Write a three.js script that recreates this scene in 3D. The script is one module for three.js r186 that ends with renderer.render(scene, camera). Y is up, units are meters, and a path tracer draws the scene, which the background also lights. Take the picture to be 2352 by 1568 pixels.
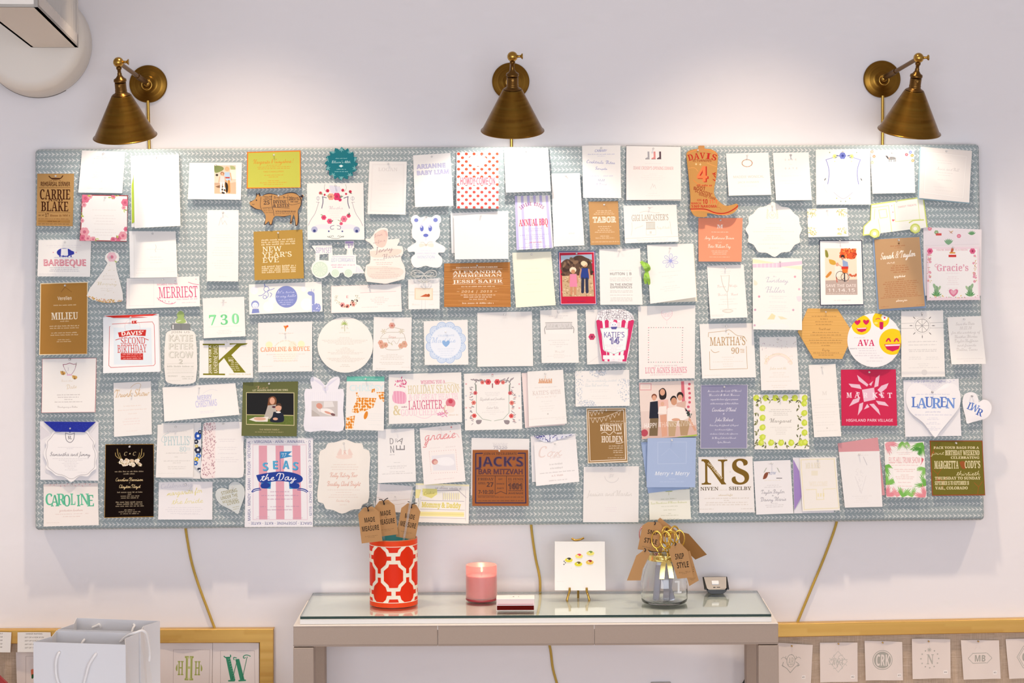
import * as THREE from 'three';
import { RoundedBoxGeometry } from 'three/addons/geometries/RoundedBoxGeometry.js';
import { mergeGeometries, toCreasedNormals } from 'three/addons/utils/BufferGeometryUtils.js';
import { RectAreaLightUniformsLib } from 'three/addons/lights/RectAreaLightUniformsLib.js';

// ---------- camera, sky, large lights, exposure ----------
RectAreaLightUniformsLib.init();
const scene = new THREE.Scene();
const FOCAL = 4930, HORIZON = 470;                       // pixels of the 2352 x 1568 frame
const camera = new THREE.PerspectiveCamera(2 * Math.atan(784 / FOCAL) * 180 / Math.PI, 1.5, 0.05, 80);
camera.position.set(0, 1.8, 5.8);
camera.rotation.set(0, -0.031, -0.0064, 'YXZ');
camera.setViewOffset(2352, 1568, 0, 784 - HORIZON, 2352, 1568);
camera.updateMatrixWorld(true);
const renderer = new THREE.WebGLRenderer({ antialias: true });
renderer.toneMapping = THREE.LinearToneMapping;
renderer.toneMappingExposure = 0.99;
renderer.shadowMap.enabled = true;
scene.background = new THREE.Color().setRGB(1.5, 1.6, 1.85);                 // overcast sky outside the shop window
const DAY = { color: new THREE.Color().setRGB(0.86, 0.90, 1.0), power: 4.5 };  // daylight at the shop window behind the camera
const CEILING = { color: new THREE.Color().setRGB(1.0, 0.78, 0.56), power: 9.5 };  // ceiling spots
const SCONCE = [0.11, 0.33, 0.11];                                       // the three brass lamps
const SCONCE_COLOR = new THREE.Color().setRGB(1.0, 0.93, 0.84);
const windowLight = new THREE.RectAreaLight(DAY.color, DAY.power, 5.4, 2.3);
windowLight.name = 'window_daylight'; windowLight.position.set(0.2, 1.55, 7.74); windowLight.lookAt(0.2, 1.55, 0);
scene.add(windowLight);

// ---------- helpers ----------
let seed = 7;
const rnd = () => { seed = (seed * 1664525 + 1013904223) >>> 0; return seed / 4294967296; };
const V = (x, y, z) => new THREE.Vector3(x, y, z);
const ray = (px, py) => V((px - 1176) / FOCAL, -(py - HORIZON) / FOCAL, -1).applyQuaternion(camera.quaternion);
const at = (px, py, z) => { const d = ray(px, py); return camera.position.clone().addScaledVector(d, (z - camera.position.z) / d.z); };   // a photo point on a plane parallel to the wall
const atY = (px, py, y) => { const d = ray(px, py); return camera.position.clone().addScaledVector(d, (y - camera.position.y) / d.y); };  // a photo point on a level plane
const taken = {};
const numbered = (n) => { taken[n] = (taken[n] ?? -1) + 1; return taken[n] ? n + '_' + String(taken[n]).padStart(3, '0') : n; };
const rgb = (r, g, b) => new THREE.Color().setRGB(r, g, b);
const mat = (color, roughness = 0.7, more = {}) => new THREE.MeshStandardMaterial({ color, roughness, ...more });
const phys = (color, roughness, more) => new THREE.MeshPhysicalMaterial({ color, roughness, ...more });
const shade = (o) => { o.castShadow = true; o.receiveShadow = true; return o; };
function tag(o, label, category, group, kind) { o.userData.label = label; o.userData.category = category; if (group) o.userData.group = group; if (kind) o.userData.kind = kind; return o; }
function thing(name, label, category, pos, group) { const o = new THREE.Group(); o.name = numbered(name); if (pos) o.position.copy(pos); scene.add(o); return tag(o, label, category, group); }
function part(name, geo, material, parent, label) { const o = shade(new THREE.Mesh(geo, material)); o.name = name; parent.add(o); if (label) o.userData.label = label; return o; }
function solo(name, geo, material, label, category, group) {         // a thing that is one mesh: its origin moves to its middle
  geo.computeBoundingBox(); const c = geo.boundingBox.getCenter(V()); geo.translate(-c.x, -c.y, -c.z);
  const o = shade(new THREE.Mesh(geo, material)); o.name = numbered(name); o.position.copy(c); scene.add(o); return tag(o, label, category, group);
}
function struct(name, geo, material, parent = scene) { const o = shade(new THREE.Mesh(geo, material)); o.name = name; o.userData.kind = 'structure'; parent.add(o); return o; }
const box = (w, h, d, x = 0, y = 0, z = 0, r = 0) => (r ? new RoundedBoxGeometry(w, h, d, 2, r) : new THREE.BoxGeometry(w, h, d)).translate(x, y, z);
const flat = (g) => { const n = g.index ? g.toNonIndexed() : g; for (const k of Object.keys(n.attributes)) if (!['position', 'normal', 'uv'].includes(k)) n.deleteAttribute(k); return n; };
const merge = (...gs) => mergeGeometries(gs.map(flat));
const lathe = (pts, seg = 48) => new THREE.LatheGeometry(pts.map(([r, y]) => new THREE.Vector2(r, y)), seg);
const tube = (pts, r, seg = 40, closed = false, rs = 10) => new THREE.TubeGeometry(new THREE.CatmullRomCurve3(pts, closed), seg, r, rs, closed);
const along = (g, a, dir) => g.applyQuaternion(new THREE.Quaternion().setFromUnitVectors(V(0, 1, 0), dir.clone().normalize())).translate(a.x, a.y, a.z);  // +y of a lathe laid along dir, starting at a
function rod(a, b, r, seg = 16) { const d = b.clone().sub(a), L = d.length(); return along(new THREE.CylinderGeometry(r, r, L, seg).translate(0, L / 2, 0), a, d); }
function noiseTexture(size, draw) { const c = document.createElement('canvas'); c.width = c.height = size; draw(c.getContext('2d'), size); const t = new THREE.CanvasTexture(c); t.wrapS = t.wrapT = THREE.RepeatWrapping; t.colorSpace = THREE.SRGBColorSpace; t.magFilter = THREE.LinearFilter; return t; }

// ---------- the printed sheets: pages of print, one patch for each sheet ----------
const PAGE = 2048, TEX = 2.7, pages = [];
let g = null;                                            // the 2D context a print is being drawn with
let turn = 0;                                            // the slant of the sheet being drawn
function patch(w, h) {
  let pg = pages[pages.length - 1];
  if (pg && pg.x + w + 6 > PAGE) { pg.x = 0; pg.y += pg.row; pg.row = 0; }
  if (!pg || pg.y + h + 6 > PAGE) {
    const c = document.createElement('canvas'); c.width = c.height = PAGE;
    const tx = new THREE.CanvasTexture(c); tx.colorSpace = THREE.SRGBColorSpace; tx.magFilter = THREE.LinearFilter;
    pg = { c, ctx: c.getContext('2d'), x: 0, y: 0, row: 0, tx, mats: {} }; pages.push(pg);
    pg.ctx.fillStyle = '#fff'; pg.ctx.fillRect(0, 0, PAGE, PAGE);
  }
  const out = { pg, x: pg.x + 3, y: pg.y + 3, w, h };
  pg.x += w + 6; pg.row = Math.max(pg.row, h + 6);
  return out;
}
const FINISH = { paper: { roughness: 0.75, specularIntensity: .5 }, satin: { roughness: 0.55, specularIntensity: .4 }, matte: { roughness: .9, specularIntensity: .15 }, cloth: { roughness: 0.95, specularIntensity: .2 } };
const finish = (pg, kind) => (pg.mats[kind] ??= new THREE.MeshPhysicalMaterial({ map: pg.tx, ...FINISH[kind] }));
// crops of the photograph the coordinates below were read from: left, top, photo pixels per unit
const CROP = { p: [0, 0, 1], A: [70, 325, .2137], B: [400, 325, .2137], C: [690, 325, .2137], D: [1010, 325, .2137], E: [1320, 325, .2137], F: [1560, 325, .2137], G: [1860, 325, .2137],
  a: [70, 620, .2168], b: [370, 620, .2168], c: [690, 620, .2168], d: [980, 580, .2168], e: [1270, 550, .2168], f: [1580, 560, .2168], g: [1860, 540, .2168],
  1: [70, 890, .2168], 2: [340, 880, .2232], 3: [690, 840, .2232], 4: [930, 830, .2488], 5: [1210, 830, .2488], 6: [1460, 850, .236], 7: [1700, 830, .2423], 8: [1900, 830, .2487],
  L: [0, 1380, .2721], N: [1760, 1380, .2517], J: [1430, 1180, .1404], M: [800, 1130, .1786], O: [1200, 1160, .2602] };
// --- drawing verbs, in the units of the crop ---
const fill = (c) => { g.fillStyle = c; };
const r = (x, y, w, h, c) => { fill(c); g.fillRect(x, y, w, h); };
const o = (x, y, w, h, c, lw = 3) => { g.strokeStyle = c; g.lineWidth = lw; g.strokeRect(x, y, w, h); };
const path = (pts) => { g.beginPath(); for (let i = 0; i < pts.length; i += 2) i ? g.lineTo(pts[i], pts[i + 1]) : g.moveTo(pts[i], pts[i + 1]); };
const p = (c, ...pts) => { fill(c); path(pts); g.closePath(); g.fill(); };
const l = (c, lw, ...pts) => { g.strokeStyle = c; g.lineWidth = lw; g.lineJoin = g.lineCap = 'round'; path(pts); g.stroke(); };
const curve = (pts) => { g.beginPath(); g.moveTo(pts[0], pts[1]); for (let i = 2; i < pts.length - 2; i += 2) g.quadraticCurveTo(pts[i], pts[i + 1], (pts[i] + pts[i + 2]) / 2, (pts[i + 1] + pts[i + 3]) / 2); g.lineTo(pts[pts.length - 2], pts[pts.length - 1]); };
const cv = (c, lw, ...pts) => { g.strokeStyle = c; g.lineWidth = lw; g.lineCap = 'round'; curve(pts); g.stroke(); };
const bl = (c, ...pts) => { fill(c); curve([...pts, pts[0], pts[1]]); g.closePath(); g.fill(); };
const ci = (x, y, R, c) => { fill(c); g.beginPath(); g.arc(x, y, R, 0, 7); g.fill(); };
const rg = (x, y, R, c, lw = 3) => { g.strokeStyle = c; g.lineWidth = lw; g.beginPath(); g.arc(x, y, R, 0, 7); g.stroke(); };
const el = (x, y, a, b, c, rot = 0) => { fill(c); g.beginPath(); g.ellipse(x, y, a, b, rot, 0, 7); g.fill(); };
const lf = (x, y, len, ang, c, w = 0.3) => { const dx = Math.cos(ang) * len, dy = Math.sin(ang) * len, nx = -dy * w, ny = dx * w; fill(c); g.beginPath(); g.moveTo(x, y); g.quadraticCurveTo(x + dx / 2 + nx, y + dy / 2 + ny, x + dx, y + dy); g.quadraticCurveTo(x + dx / 2 - nx, y + dy / 2 - ny, x, y); g.fill(); };
const fl = (x, y, R, c, c2 = '#fff6') => { for (let i = 0; i < 6; i++) ci(x + Math.cos(i * 1.05) * R * .55, y + Math.sin(i * 1.05) * R * .55, R * .5, c); ci(x, y, R * .35, c2); };
const ht = (x, y, w, h, c) => { fill(c); g.beginPath(); g.moveTo(x, y + h / 2); g.bezierCurveTo(x - w * .9, y - h * .1, x - w * .45, y - h * .75, x, y - h * .22); g.bezierCurveTo(x + w * .45, y - h * .75, x + w * .9, y - h * .1, x, y + h / 2); g.fill(); };
const FONT = { s: 'sans-serif', S: 'bold 100px sans-serif', r: 'serif', R: 'bold 100px serif', i: 'serif', I: 'bold 100px serif', m: 'monospace', k: 'sans-serif' };
// a joined handwriting: one stroke path for each small letter, x rightwards, y up from the base line (4 = small letter, 8 = tall)
const A0 = '4 3.6 3 4 1 3.5 .6 1.5 1.5 0 3 .5 4 3.8 ', H0 = '0 0 1.6 5 2.3 8 1.4 7 1 0 ', HAND = { a: A0 + '4 1 4.8 0 6 .8', b: '0 0 1.5 4 2.2 8 1.4 7 1.2 1 2.5 0 4 1.5 3.5 3.5 2.6 3.2 4.4 3 5.5 3.4', c: '0 0 2 2 3.8 3.4 2.6 4 .8 2.6 1 .6 2.4 0 4.4 1', d: '4 3.6 3 4 1 3.5 .6 1.5 1.5 0 3 .5 4.2 4 4.7 8 4.2 1 5 0 6 .8', e: '0 .5 2 1.6 3.4 3 2.6 4 1 3 1 .8 2.4 0 4.4 1', f: '0 0 2.4 5 3 7.8 2 7.6 1.6 3 1.2 -3 2 -3.6 2.2 0 3.8 1', g: A0 + '3.8 -2.5 2.2 -4 1 -3 3 -.8 6 1', h: H0 + '2.4 3.6 3.6 3.8 3.8 .6 4.6 0 5.6 .8', i: '0 0 1.2 3.8 1.1 .6 2 0 3 .8|1.6 5.4 1.8 5.6', j: '0 0 1.6 3.8 1.4 -2.6 0 -4 -.8 -3 1.5 -.6 3 .8|1.8 5.4 2 5.6', k: H0 + '|3.6 4 1.6 2 3 1.6 4 0 5.2 .8', l: '0 0 1.8 5 2.3 8 1.4 7.4 1.2 .8 2 0 3.2 .8', m: '0 0 1 3.8 .9 0 2 3.4 3 3.8 3 0 4.1 3.4 5.2 3.8 5.3 .6 6 0 7 .8', n: '0 0 1 3.8 .9 0 2.2 3.4 3.4 3.8 3.5 .6 4.3 0 5.3 .8', o: '2.6 4 .9 3 .8 .8 2.2 0 3.8 1.4 3.6 3.4 2.6 3.9 3.6 3.2 5 3.4', p: '0 0 1.4 4 .8 -4 1.4 2 2.6 4 4 2.6 3.4 .4 2 .2 4 .2 5.4 .8', q: A0 + '4 -4 5 -2 6 .8', r: '0 0 1.2 4 1.6 3.2 3 3.4 2.9 1 3.6 0 4.4 .8', s: '0 0 1.8 4 2.4 3 3.2 1.4 2.2 0 .8 .6 3 .2 4.2 .8', t: '0 0 1.6 4 1.9 6.4 1.5 .8 2.4 0 3.4 .8|.4 4.6 3 4.8', u: '0 0 1 3.8 .9 1 2 0 3.4 1 3.8 3.8 3.8 .8 4.6 0 5.6 .8', v: '0 0 1 3.8 1.4 1 2.2 0 3.6 2 3.6 3.8 5 3.4', w: '0 0 1 3.8 1.2 .6 2.2 0 3.2 3.4 3.5 .6 4.6 0 5.6 2 5.6 3.8 7 3.4', x: '0 0 1 3.8 2.4 2 3.4 0 4.6 .8|3.6 4 .6 0', y: '0 0 1 3.8 1 1.2 2 0 3.4 1 3.8 3.8 3.6 -2.6 2 -4 1 -3 3 -.6 5.6 .8', z: '0 3 1.4 4 3.2 3.6 1 .4 2.6 .2 2.8 -2 1.4 -3.6 1.4 -2.4 4.4 .8' };
const strokes = {}; for (const k in HAND) { const runs = HAND[k].split('|').map((q) => q.trim().split(/\s+/).map(Number)), last = runs[0]; strokes[k] = { runs, w: k === 'k' ? 5.2 : last[last.length - 2] }; }
function hand(s, w, h, c, bold) {                                      // script on the current origin, fitted to width w and capital height h
  g.font = '100px serif'; const cap = (ch) => (ch === ' ' ? 2.6 : g.measureText(ch).width * .085 + .5);
  const total = [...s].reduce((a, ch) => a + (strokes[ch]?.w ?? cap(ch)), 0), sx = w / total, sy = h / 8.4;
  g.save(); g.transform(1, 0, -.3, 1, 0, 0); g.strokeStyle = g.fillStyle = c; g.lineCap = g.lineJoin = 'round'; g.lineWidth = h * (bold ? .12 : .075);
  let q = -w / 2;
  for (const ch of s) { const k = strokes[ch];
    if (k) { for (const run of k.runs) { curve(run.map((v, i) => (i % 2 ? h / 2 - v * sy : q + v * sx))); g.stroke(); } q += k.w * sx; }
    else { const cw = cap(ch) * sx; if (ch !== ' ') { g.save(); g.translate(q, h / 2); g.scale(sx * .085, sy * .118); g.textAlign = 'left'; g.textBaseline = 'alphabetic'; g.fillText(ch, 2, 0); g.restore(); if (/[BDFHKLMNPRTW]/.test(ch)) { curve([q - sx * 1.6, h / 2 - sy * 5.5, q - sx * 1.2, h / 2 - sy * 8.2, q + sx * 1.2, h / 2 - sy * 8.6, q + sx * 2, h / 2 - sy * 7.4]); g.stroke(); } } q += cw; } }
  g.restore();
}
function t(s, x, y, w, h, c, f = 's', rot = null, stroke = 0) {     // text fitted to a width and a capital height, centred
  g.save(); g.translate(x, y); g.rotate(rot ?? turn);
  if (f === 'i' || f === 'I') { hand(s, w, h, c, f === 'I'); g.restore(); return; }
  g.font = FONT[f].includes('px') ? FONT[f] : '100px ' + FONT[f];
  const wide = g.measureText(s).width;
  if (f === 'k') g.transform(1, 0, -0.28, 1, 0, 0);
  g.scale(w / wide, h / 72); g.textAlign = 'center'; g.textBaseline = 'alphabetic';
  if (stroke) { g.strokeStyle = c; g.lineWidth = stroke * 72 / h; g.strokeText(s, 0, 36); } else { fill(c); g.fillText(s, 0, 36); }
  g.restore();
}
function ta(s, x, y, R, a0, a1, h, c, f = 'S') {                      // text on an arc
  const n = s.length; for (let i = 0; i < n; i++) if (s[i] !== ' ') { const a = a0 + (a1 - a0) * (n > 1 ? i / (n - 1) : .5); t(s[i], x + Math.cos(a) * R, y + Math.sin(a) * R, Math.abs(a1 - a0) * R / n * .82, h, c, f, a + Math.PI / 2); }
}
function m(x, y, w, c = '#b9b6b6', h = 8) {                           // a line of print too small to read
  g.save(); g.translate(x, y); g.rotate(turn); fill(c);
  for (let q = -w / 2; q < w / 2;) { const n = 3 + Math.floor(rnd() * 6); for (let i = 0; i < n && q < w / 2; i++, q += h * .62) { const k = h * (rnd() < .75 ? .72 : 1) ; g.fillRect(q, h / 2 - k, h * .38, k * .42); g.fillRect(q + h * .08 * (rnd() - .5), h / 2 - k * .45, h * .36, k * .45); } q += h * .7; }
  g.restore();
}
const ms = (x, y, ws, dy, c, h) => ws.forEach((w, i) => w && m(x, y + i * dy, w, c, h));
const bd = (q, ins, c, lw = 4) => { const [ax, ay, bx, by, cx, cy, dx, dy] = q, mx = (ax + bx + cx + dx) / 4, my = (ay + by + cy + dy) / 4, e = (x, y) => [x + Math.sign(mx - x) * ins, y + Math.sign(my - y) * ins]; const a = e(ax, ay); g.lineCap = 'butt'; g.strokeStyle = c; g.lineWidth = lw; path([...a, ...e(bx, by), ...e(cx, cy), ...e(dx, dy)]); g.closePath(); g.stroke(); };   // a border along the sheet's own edges
function per(x, y, h, hair, skin, top, legs, sit = 0) {               // a small figure in a printed snapshot
  ci(x, y + h * .1, h * .085, hair); el(x, y + h * .115, h * .055, h * .07, skin);
  p(top, x - h * .11, y + h * .22, x + h * .11, y + h * .22, x + h * .13, y + h * .55, x - h * .13, y + h * .55);
  l(skin, h * .05, x - h * .12, y + h * .26, x - h * .16, y + h * .5); l(skin, h * .05, x + h * .12, y + h * .26, x + h * .16, y + h * .5);
  if (sit) { l(legs, h * .1, x - h * .06, y + h * .55, x - h * .1, y + h * .9); l(legs, h * .1, x + h * .06, y + h * .55, x + h * .1, y + h * .9); } else { l(legs, h * .09, x - h * .06, y + h * .55, x - h * .07, y + h * .95); l(legs, h * .09, x + h * .06, y + h * .55, x + h * .07, y + h * .95); }
}
// --- a thin sheet of paper, card or cloth with print on its face ---
const FRONT = 0.052;                                     // the pin board's face
const bbox = (a) => { const xs = a.filter((_, i) => !(i % 2)), ys = a.filter((_, i) => i % 2), x0 = Math.min(...xs), x1 = Math.max(...xs), y0 = Math.min(...ys), y1 = Math.max(...ys); return [x0, y0, x1, y0, x1, y1, x0, y1]; };
const ring = (x, y, R, n = 48, f = () => 1) => Array.from({ length: n }, (_, i) => [x + Math.cos(i / n * 2 * Math.PI) * R * f(i), y + Math.sin(i / n * 2 * Math.PI) * R * f(i)]).flat();
const smooth = (a, k = 5) => { const c = new THREE.CatmullRomCurve3(Array.from({ length: a.length / 2 }, (_, i) => V(a[2 * i], a[2 * i + 1], 0)), true, 'centripetal'); return c.getPoints(a.length / 2 * k).slice(0, -1).map((v) => [v.x, v.y]).flat(); };
function sheetMesh(s) {
  const [ox, oy, sc] = CROP[s.K], q = s.q ?? bbox(s.o), z0 = s.zz ?? FRONT + 0.0012 + (s.z ?? 0), lift = s.lift ?? 0.009, th = s.th ?? 0.0007, bow = s.bow ?? 0.002, wave = s.wave ?? 0;
  const ux = q[2] - q[0], uy = q[3] - q[1], vx = q[6] - q[0], vy = q[7] - q[1], W = Math.max(4, Math.round(Math.hypot(ux, uy) * sc * TEX)), H = Math.max(4, Math.round(Math.hypot(vx, vy) * sc * TEX)), pt = patch(W, H);
  g = pt.pg.ctx; turn = s.o ? (s.turn ?? 0) : Math.atan2(uy, ux);
  g.setTransform(1, 0, 0, 1, 0, 0); g.save(); fill(s.c ?? '#efedea'); g.fillRect(pt.x - 3, pt.y - 3, W + 6, H + 6);
  g.beginPath(); g.rect(pt.x - 2, pt.y - 2, W + 4, H + 4); g.clip();
  const det = ux * vy - vx * uy, A = W * vy / det, C = -W * vx / det, B = -H * uy / det, D = H * ux / det;
  g.setTransform(A, B, C, D, pt.x - A * q[0] - C * q[1], pt.y - B * q[0] - D * q[1]);
  s.f?.(q); g.restore();
  const U = (u, v) => [(pt.x + u * W) / PAGE, 1 - (pt.y + v * H) / PAGE], pos = [], uv = [];
  const ph = rnd() * 6, bend = (u, v) => z0 + lift * Math.pow(v, 1.5) + bow * (u - .5) * (u - .5) * 4 * (1 - .4 * v) + wave * Math.sin(u * 9 + ph + v * 3);
  const C4 = [[0, 0], [1, 0], [1, 1], [0, 1]].map(([u, v], i) => at(ox + q[2 * i] * sc, oy + q[2 * i + 1] * sc, z0 + lift * v));   // the sheet's corners in the room; everything else follows from them
  const quad = (u, v, dz) => { const P = C4[0].clone().multiplyScalar((1 - u) * (1 - v)).addScaledVector(C4[1], u * (1 - v)).addScaledVector(C4[2], u * v).addScaledVector(C4[3], (1 - u) * v); P.z = bend(u, v) + dz; return P; };
  const put = (P, t2) => { pos.push(P.x, P.y, P.z); uv.push(...t2); };
  const side = (a, b) => { const [f1, f2, b1, b2] = [quad(...a, th), quad(...b, th), quad(...a, 0), quad(...b, 0)], c1 = U(...a), c2 = U(...b); put(f1, c1); put(b1, c1); put(f2, c2); put(f2, c2); put(b1, c1); put(b2, c2); };
  if (s.o) {
    const toUV = (x, y) => [(x - q[0]) / ux, (y - q[1]) / vy], con = [], holes = (s.hole ? [s.hole] : []).map((h) => Array.from({ length: h.length / 2 }, (_, i) => new THREE.Vector2(h[2 * i], h[2 * i + 1])));
    for (let i = 0; i < s.o.length; i += 2) con.push(new THREE.Vector2(s.o[i], s.o[i + 1]));
    if (THREE.ShapeUtils.area(con) > 0) con.reverse();                // y points down: counter-clockwise on the wall
    for (const h of holes) if (THREE.ShapeUtils.area(h) < 0) h.reverse();
    const all = [...con, ...holes.flat()].map((v) => toUV(v.x, v.y));
    for (const [a, b, c] of THREE.ShapeUtils.triangulateShape(con, holes)) {
      const A2 = all[a], B2 = all[b], C2 = all[c], cross = (B2[0] - A2[0]) * (C2[1] - A2[1]) - (B2[1] - A2[1]) * (C2[0] - A2[0]), tri = cross < 0 ? [A2, B2, C2] : [A2, C2, B2];
      for (const k of tri) put(quad(...k, th), U(...k)); for (const k of [tri[0], tri[2], tri[1]]) put(quad(...k, 0), U(...k));
    }
    for (const loop of [con, ...holes]) loop.forEach((a, i) => { const b = loop[(i + 1) % loop.length]; side(toUV(a.x, a.y), toUV(b.x, b.y)); });
  } else {
    const n = s.grid ?? 7;
    for (let i = 0; i < n; i++) for (let j = 0; j < n; j++) {
      const c = [[i, j], [i, j + 1], [i + 1, j], [i + 1, j], [i, j + 1], [i + 1, j + 1]].map(([a, b]) => [a / n, b / n]);
      for (const k of c) put(quad(...k, th), U(...k));
      for (const k of [c[0], c[2], c[1], c[3], c[5], c[4]]) put(quad(...k, 0), U(...k));
    }
    for (let i = 0; i < n; i++) { const a = i / n, b = (i + 1) / n; side([b, 0], [a, 0]); side([a, 1], [b, 1]); side([0, a], [0, b]); side([1, b], [1, a]); }
  }
  const geo = new THREE.BufferGeometry();
  geo.setAttribute('position', new THREE.Float32BufferAttribute(pos, 3)); geo.setAttribute('uv', new THREE.Float32BufferAttribute(uv, 2));
  geo.computeVertexNormals();
  const out = toCreasedNormals(geo, 0.5);
  const seat = s.pin === 0 ? null : { px: ox + sc * ((q[0] + q[2]) / 2 + (s.pin?.[0] ?? 0)), py: oy + sc * ((q[1] + q[3]) / 2 + (s.pin?.[1] ?? 26)), z: z0 + 0.0012 + (s.pin?.[2] ?? 0) };
  return { geo: out, material: finish(pt.pg, s.fin ?? 'paper'), seat };
}
const pinShape = lathe([[0, 0], [.0034, 0], [.0034, .0012], [.0018, .0026], [.0016, .006], [.003, .0072], [.003, .009], [.0022, .0096], [0, .0096]], 14).rotateX(Math.PI / 2);
const pinClear = phys(rgb(.93, .93, .93), 0.2, { transmission: 0.6, thickness: 0 }), pinSteel = mat(rgb(.42, .40, .40), 0.35, { metalness: 0.8 });
function pin(seat, what, dark) {
  const o = shade(new THREE.Mesh(pinShape, dark ? pinSteel : pinClear)); o.name = numbered('push_pin'); o.position.copy(at(seat.px, seat.py, seat.z)); o.scale.setScalar(.78); scene.add(o);
  tag(o, (dark ? 'steel' : 'clear') + ' push pin holding the ' + what, 'push pin', 'push pins in the board');
}
const SEEN = new Set();
function card(s) {                                        // n name, d label, K crop, q corners or o outline, c colour, f print
  if (SEEN.has(s.d)) console.warn('label twice: ' + s.d); SEEN.add(s.d);
  const { geo, material, seat } = sheetMesh(s);
  const label = s.d, cat = s.cat ?? (/envelope/.test(s.n) ? 'envelope' : 'card'), group = s.grp ?? 'stationery pinned to the board';
  let top;
  if (s.parts) {
    geo.computeBoundingBox(); const c = geo.boundingBox.getCenter(V());
    top = thing(s.n, label, cat, c, group); geo.translate(-c.x, -c.y, -c.z); part(s.body ?? 'sheet', geo, material, top);
    for (const k of s.parts) { const w = k.geo ? k : sheetMesh({ K: s.K, zz: FRONT + 0.0012 + (s.z ?? 0) + (k.z ?? 0.001), lift: s.lift, pin: 0, ...k }); part(k.n, w.geo.translate(-c.x, -c.y, -c.z), w.material, top, k.d); }
  } else top = solo(s.n, geo, material, label, cat, group);
  if (seat && !s.zz) pin(seat, label.split(' ').slice(0, 11).join(' '), s.dark);
  return top;
}
// ---------- the room ----------
const paint = noiseTexture(512, (c, n) => { c.fillStyle = '#eeebed'; c.fillRect(0, 0, n, n); for (let i = 0; i < 5000; i++) { c.fillStyle = rnd() < .5 ? 'rgba(255,255,255,.05)' : 'rgba(214,209,214,.05)'; const s = 1 + rnd() * 2; c.fillRect(rnd() * n, rnd() * n, s, s); } });
const wallMat = mat(0xffffff, .85, { map: paint }), whiteMat = mat(rgb(.80, .79, .78), .8), ceilMat = mat(rgb(.78, .77, .77), .9), floorMat = mat(rgb(.48, .33, .21), .45);
const RX = 4.2, RZ = 7.8, RH = 3.1;
struct('wall_back', box(2 * RX + .4, RH + .4, .2, 0, RH / 2, -.1), wallMat);
struct('wall_left', box(.2, RH + .4, RZ + .2, -RX - .1, RH / 2, RZ / 2), whiteMat);
struct('wall_right', box(.2, RH + .4, RZ + .2, RX + .1, RH / 2, RZ / 2), whiteMat);
struct('ceiling', box(2 * RX + .4, .2, RZ + .4, 0, RH + .1, RZ / 2), ceilMat);
struct('wall_front', merge(box(1.7, RH, .2, -RX + .75, RH / 2, RZ + .1), box(1.5, RH, .2, RX - .65, RH / 2, RZ + .1), box(5.5, .4, .2, .2, .2, RZ + .1), box(5.5, .4, .2, .2, RH - .2, RZ + .1)), whiteMat);
{ const fl0 = new THREE.Group(); fl0.name = 'floor'; fl0.userData.kind = 'structure'; scene.add(fl0);
  part('subfloor', box(2 * RX + .4, .2, RZ + .4, 0, -.105, RZ / 2), floorMat, fl0); }
{ const w = new THREE.Group(); w.name = 'window_1'; w.userData.kind = 'structure'; scene.add(w); const fm = mat(rgb(.06, .06, .06), .5);
  for (const x of [-2.52, -.7, 1.1, 2.92]) part('mullion', box(.06, 2.3, .1, x, 1.55, RZ + .06), fm, w);
  for (const y of [.42, 2.68]) part('rail', box(5.5, .06, .1, .2, y, RZ + .06), fm, w); }

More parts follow.
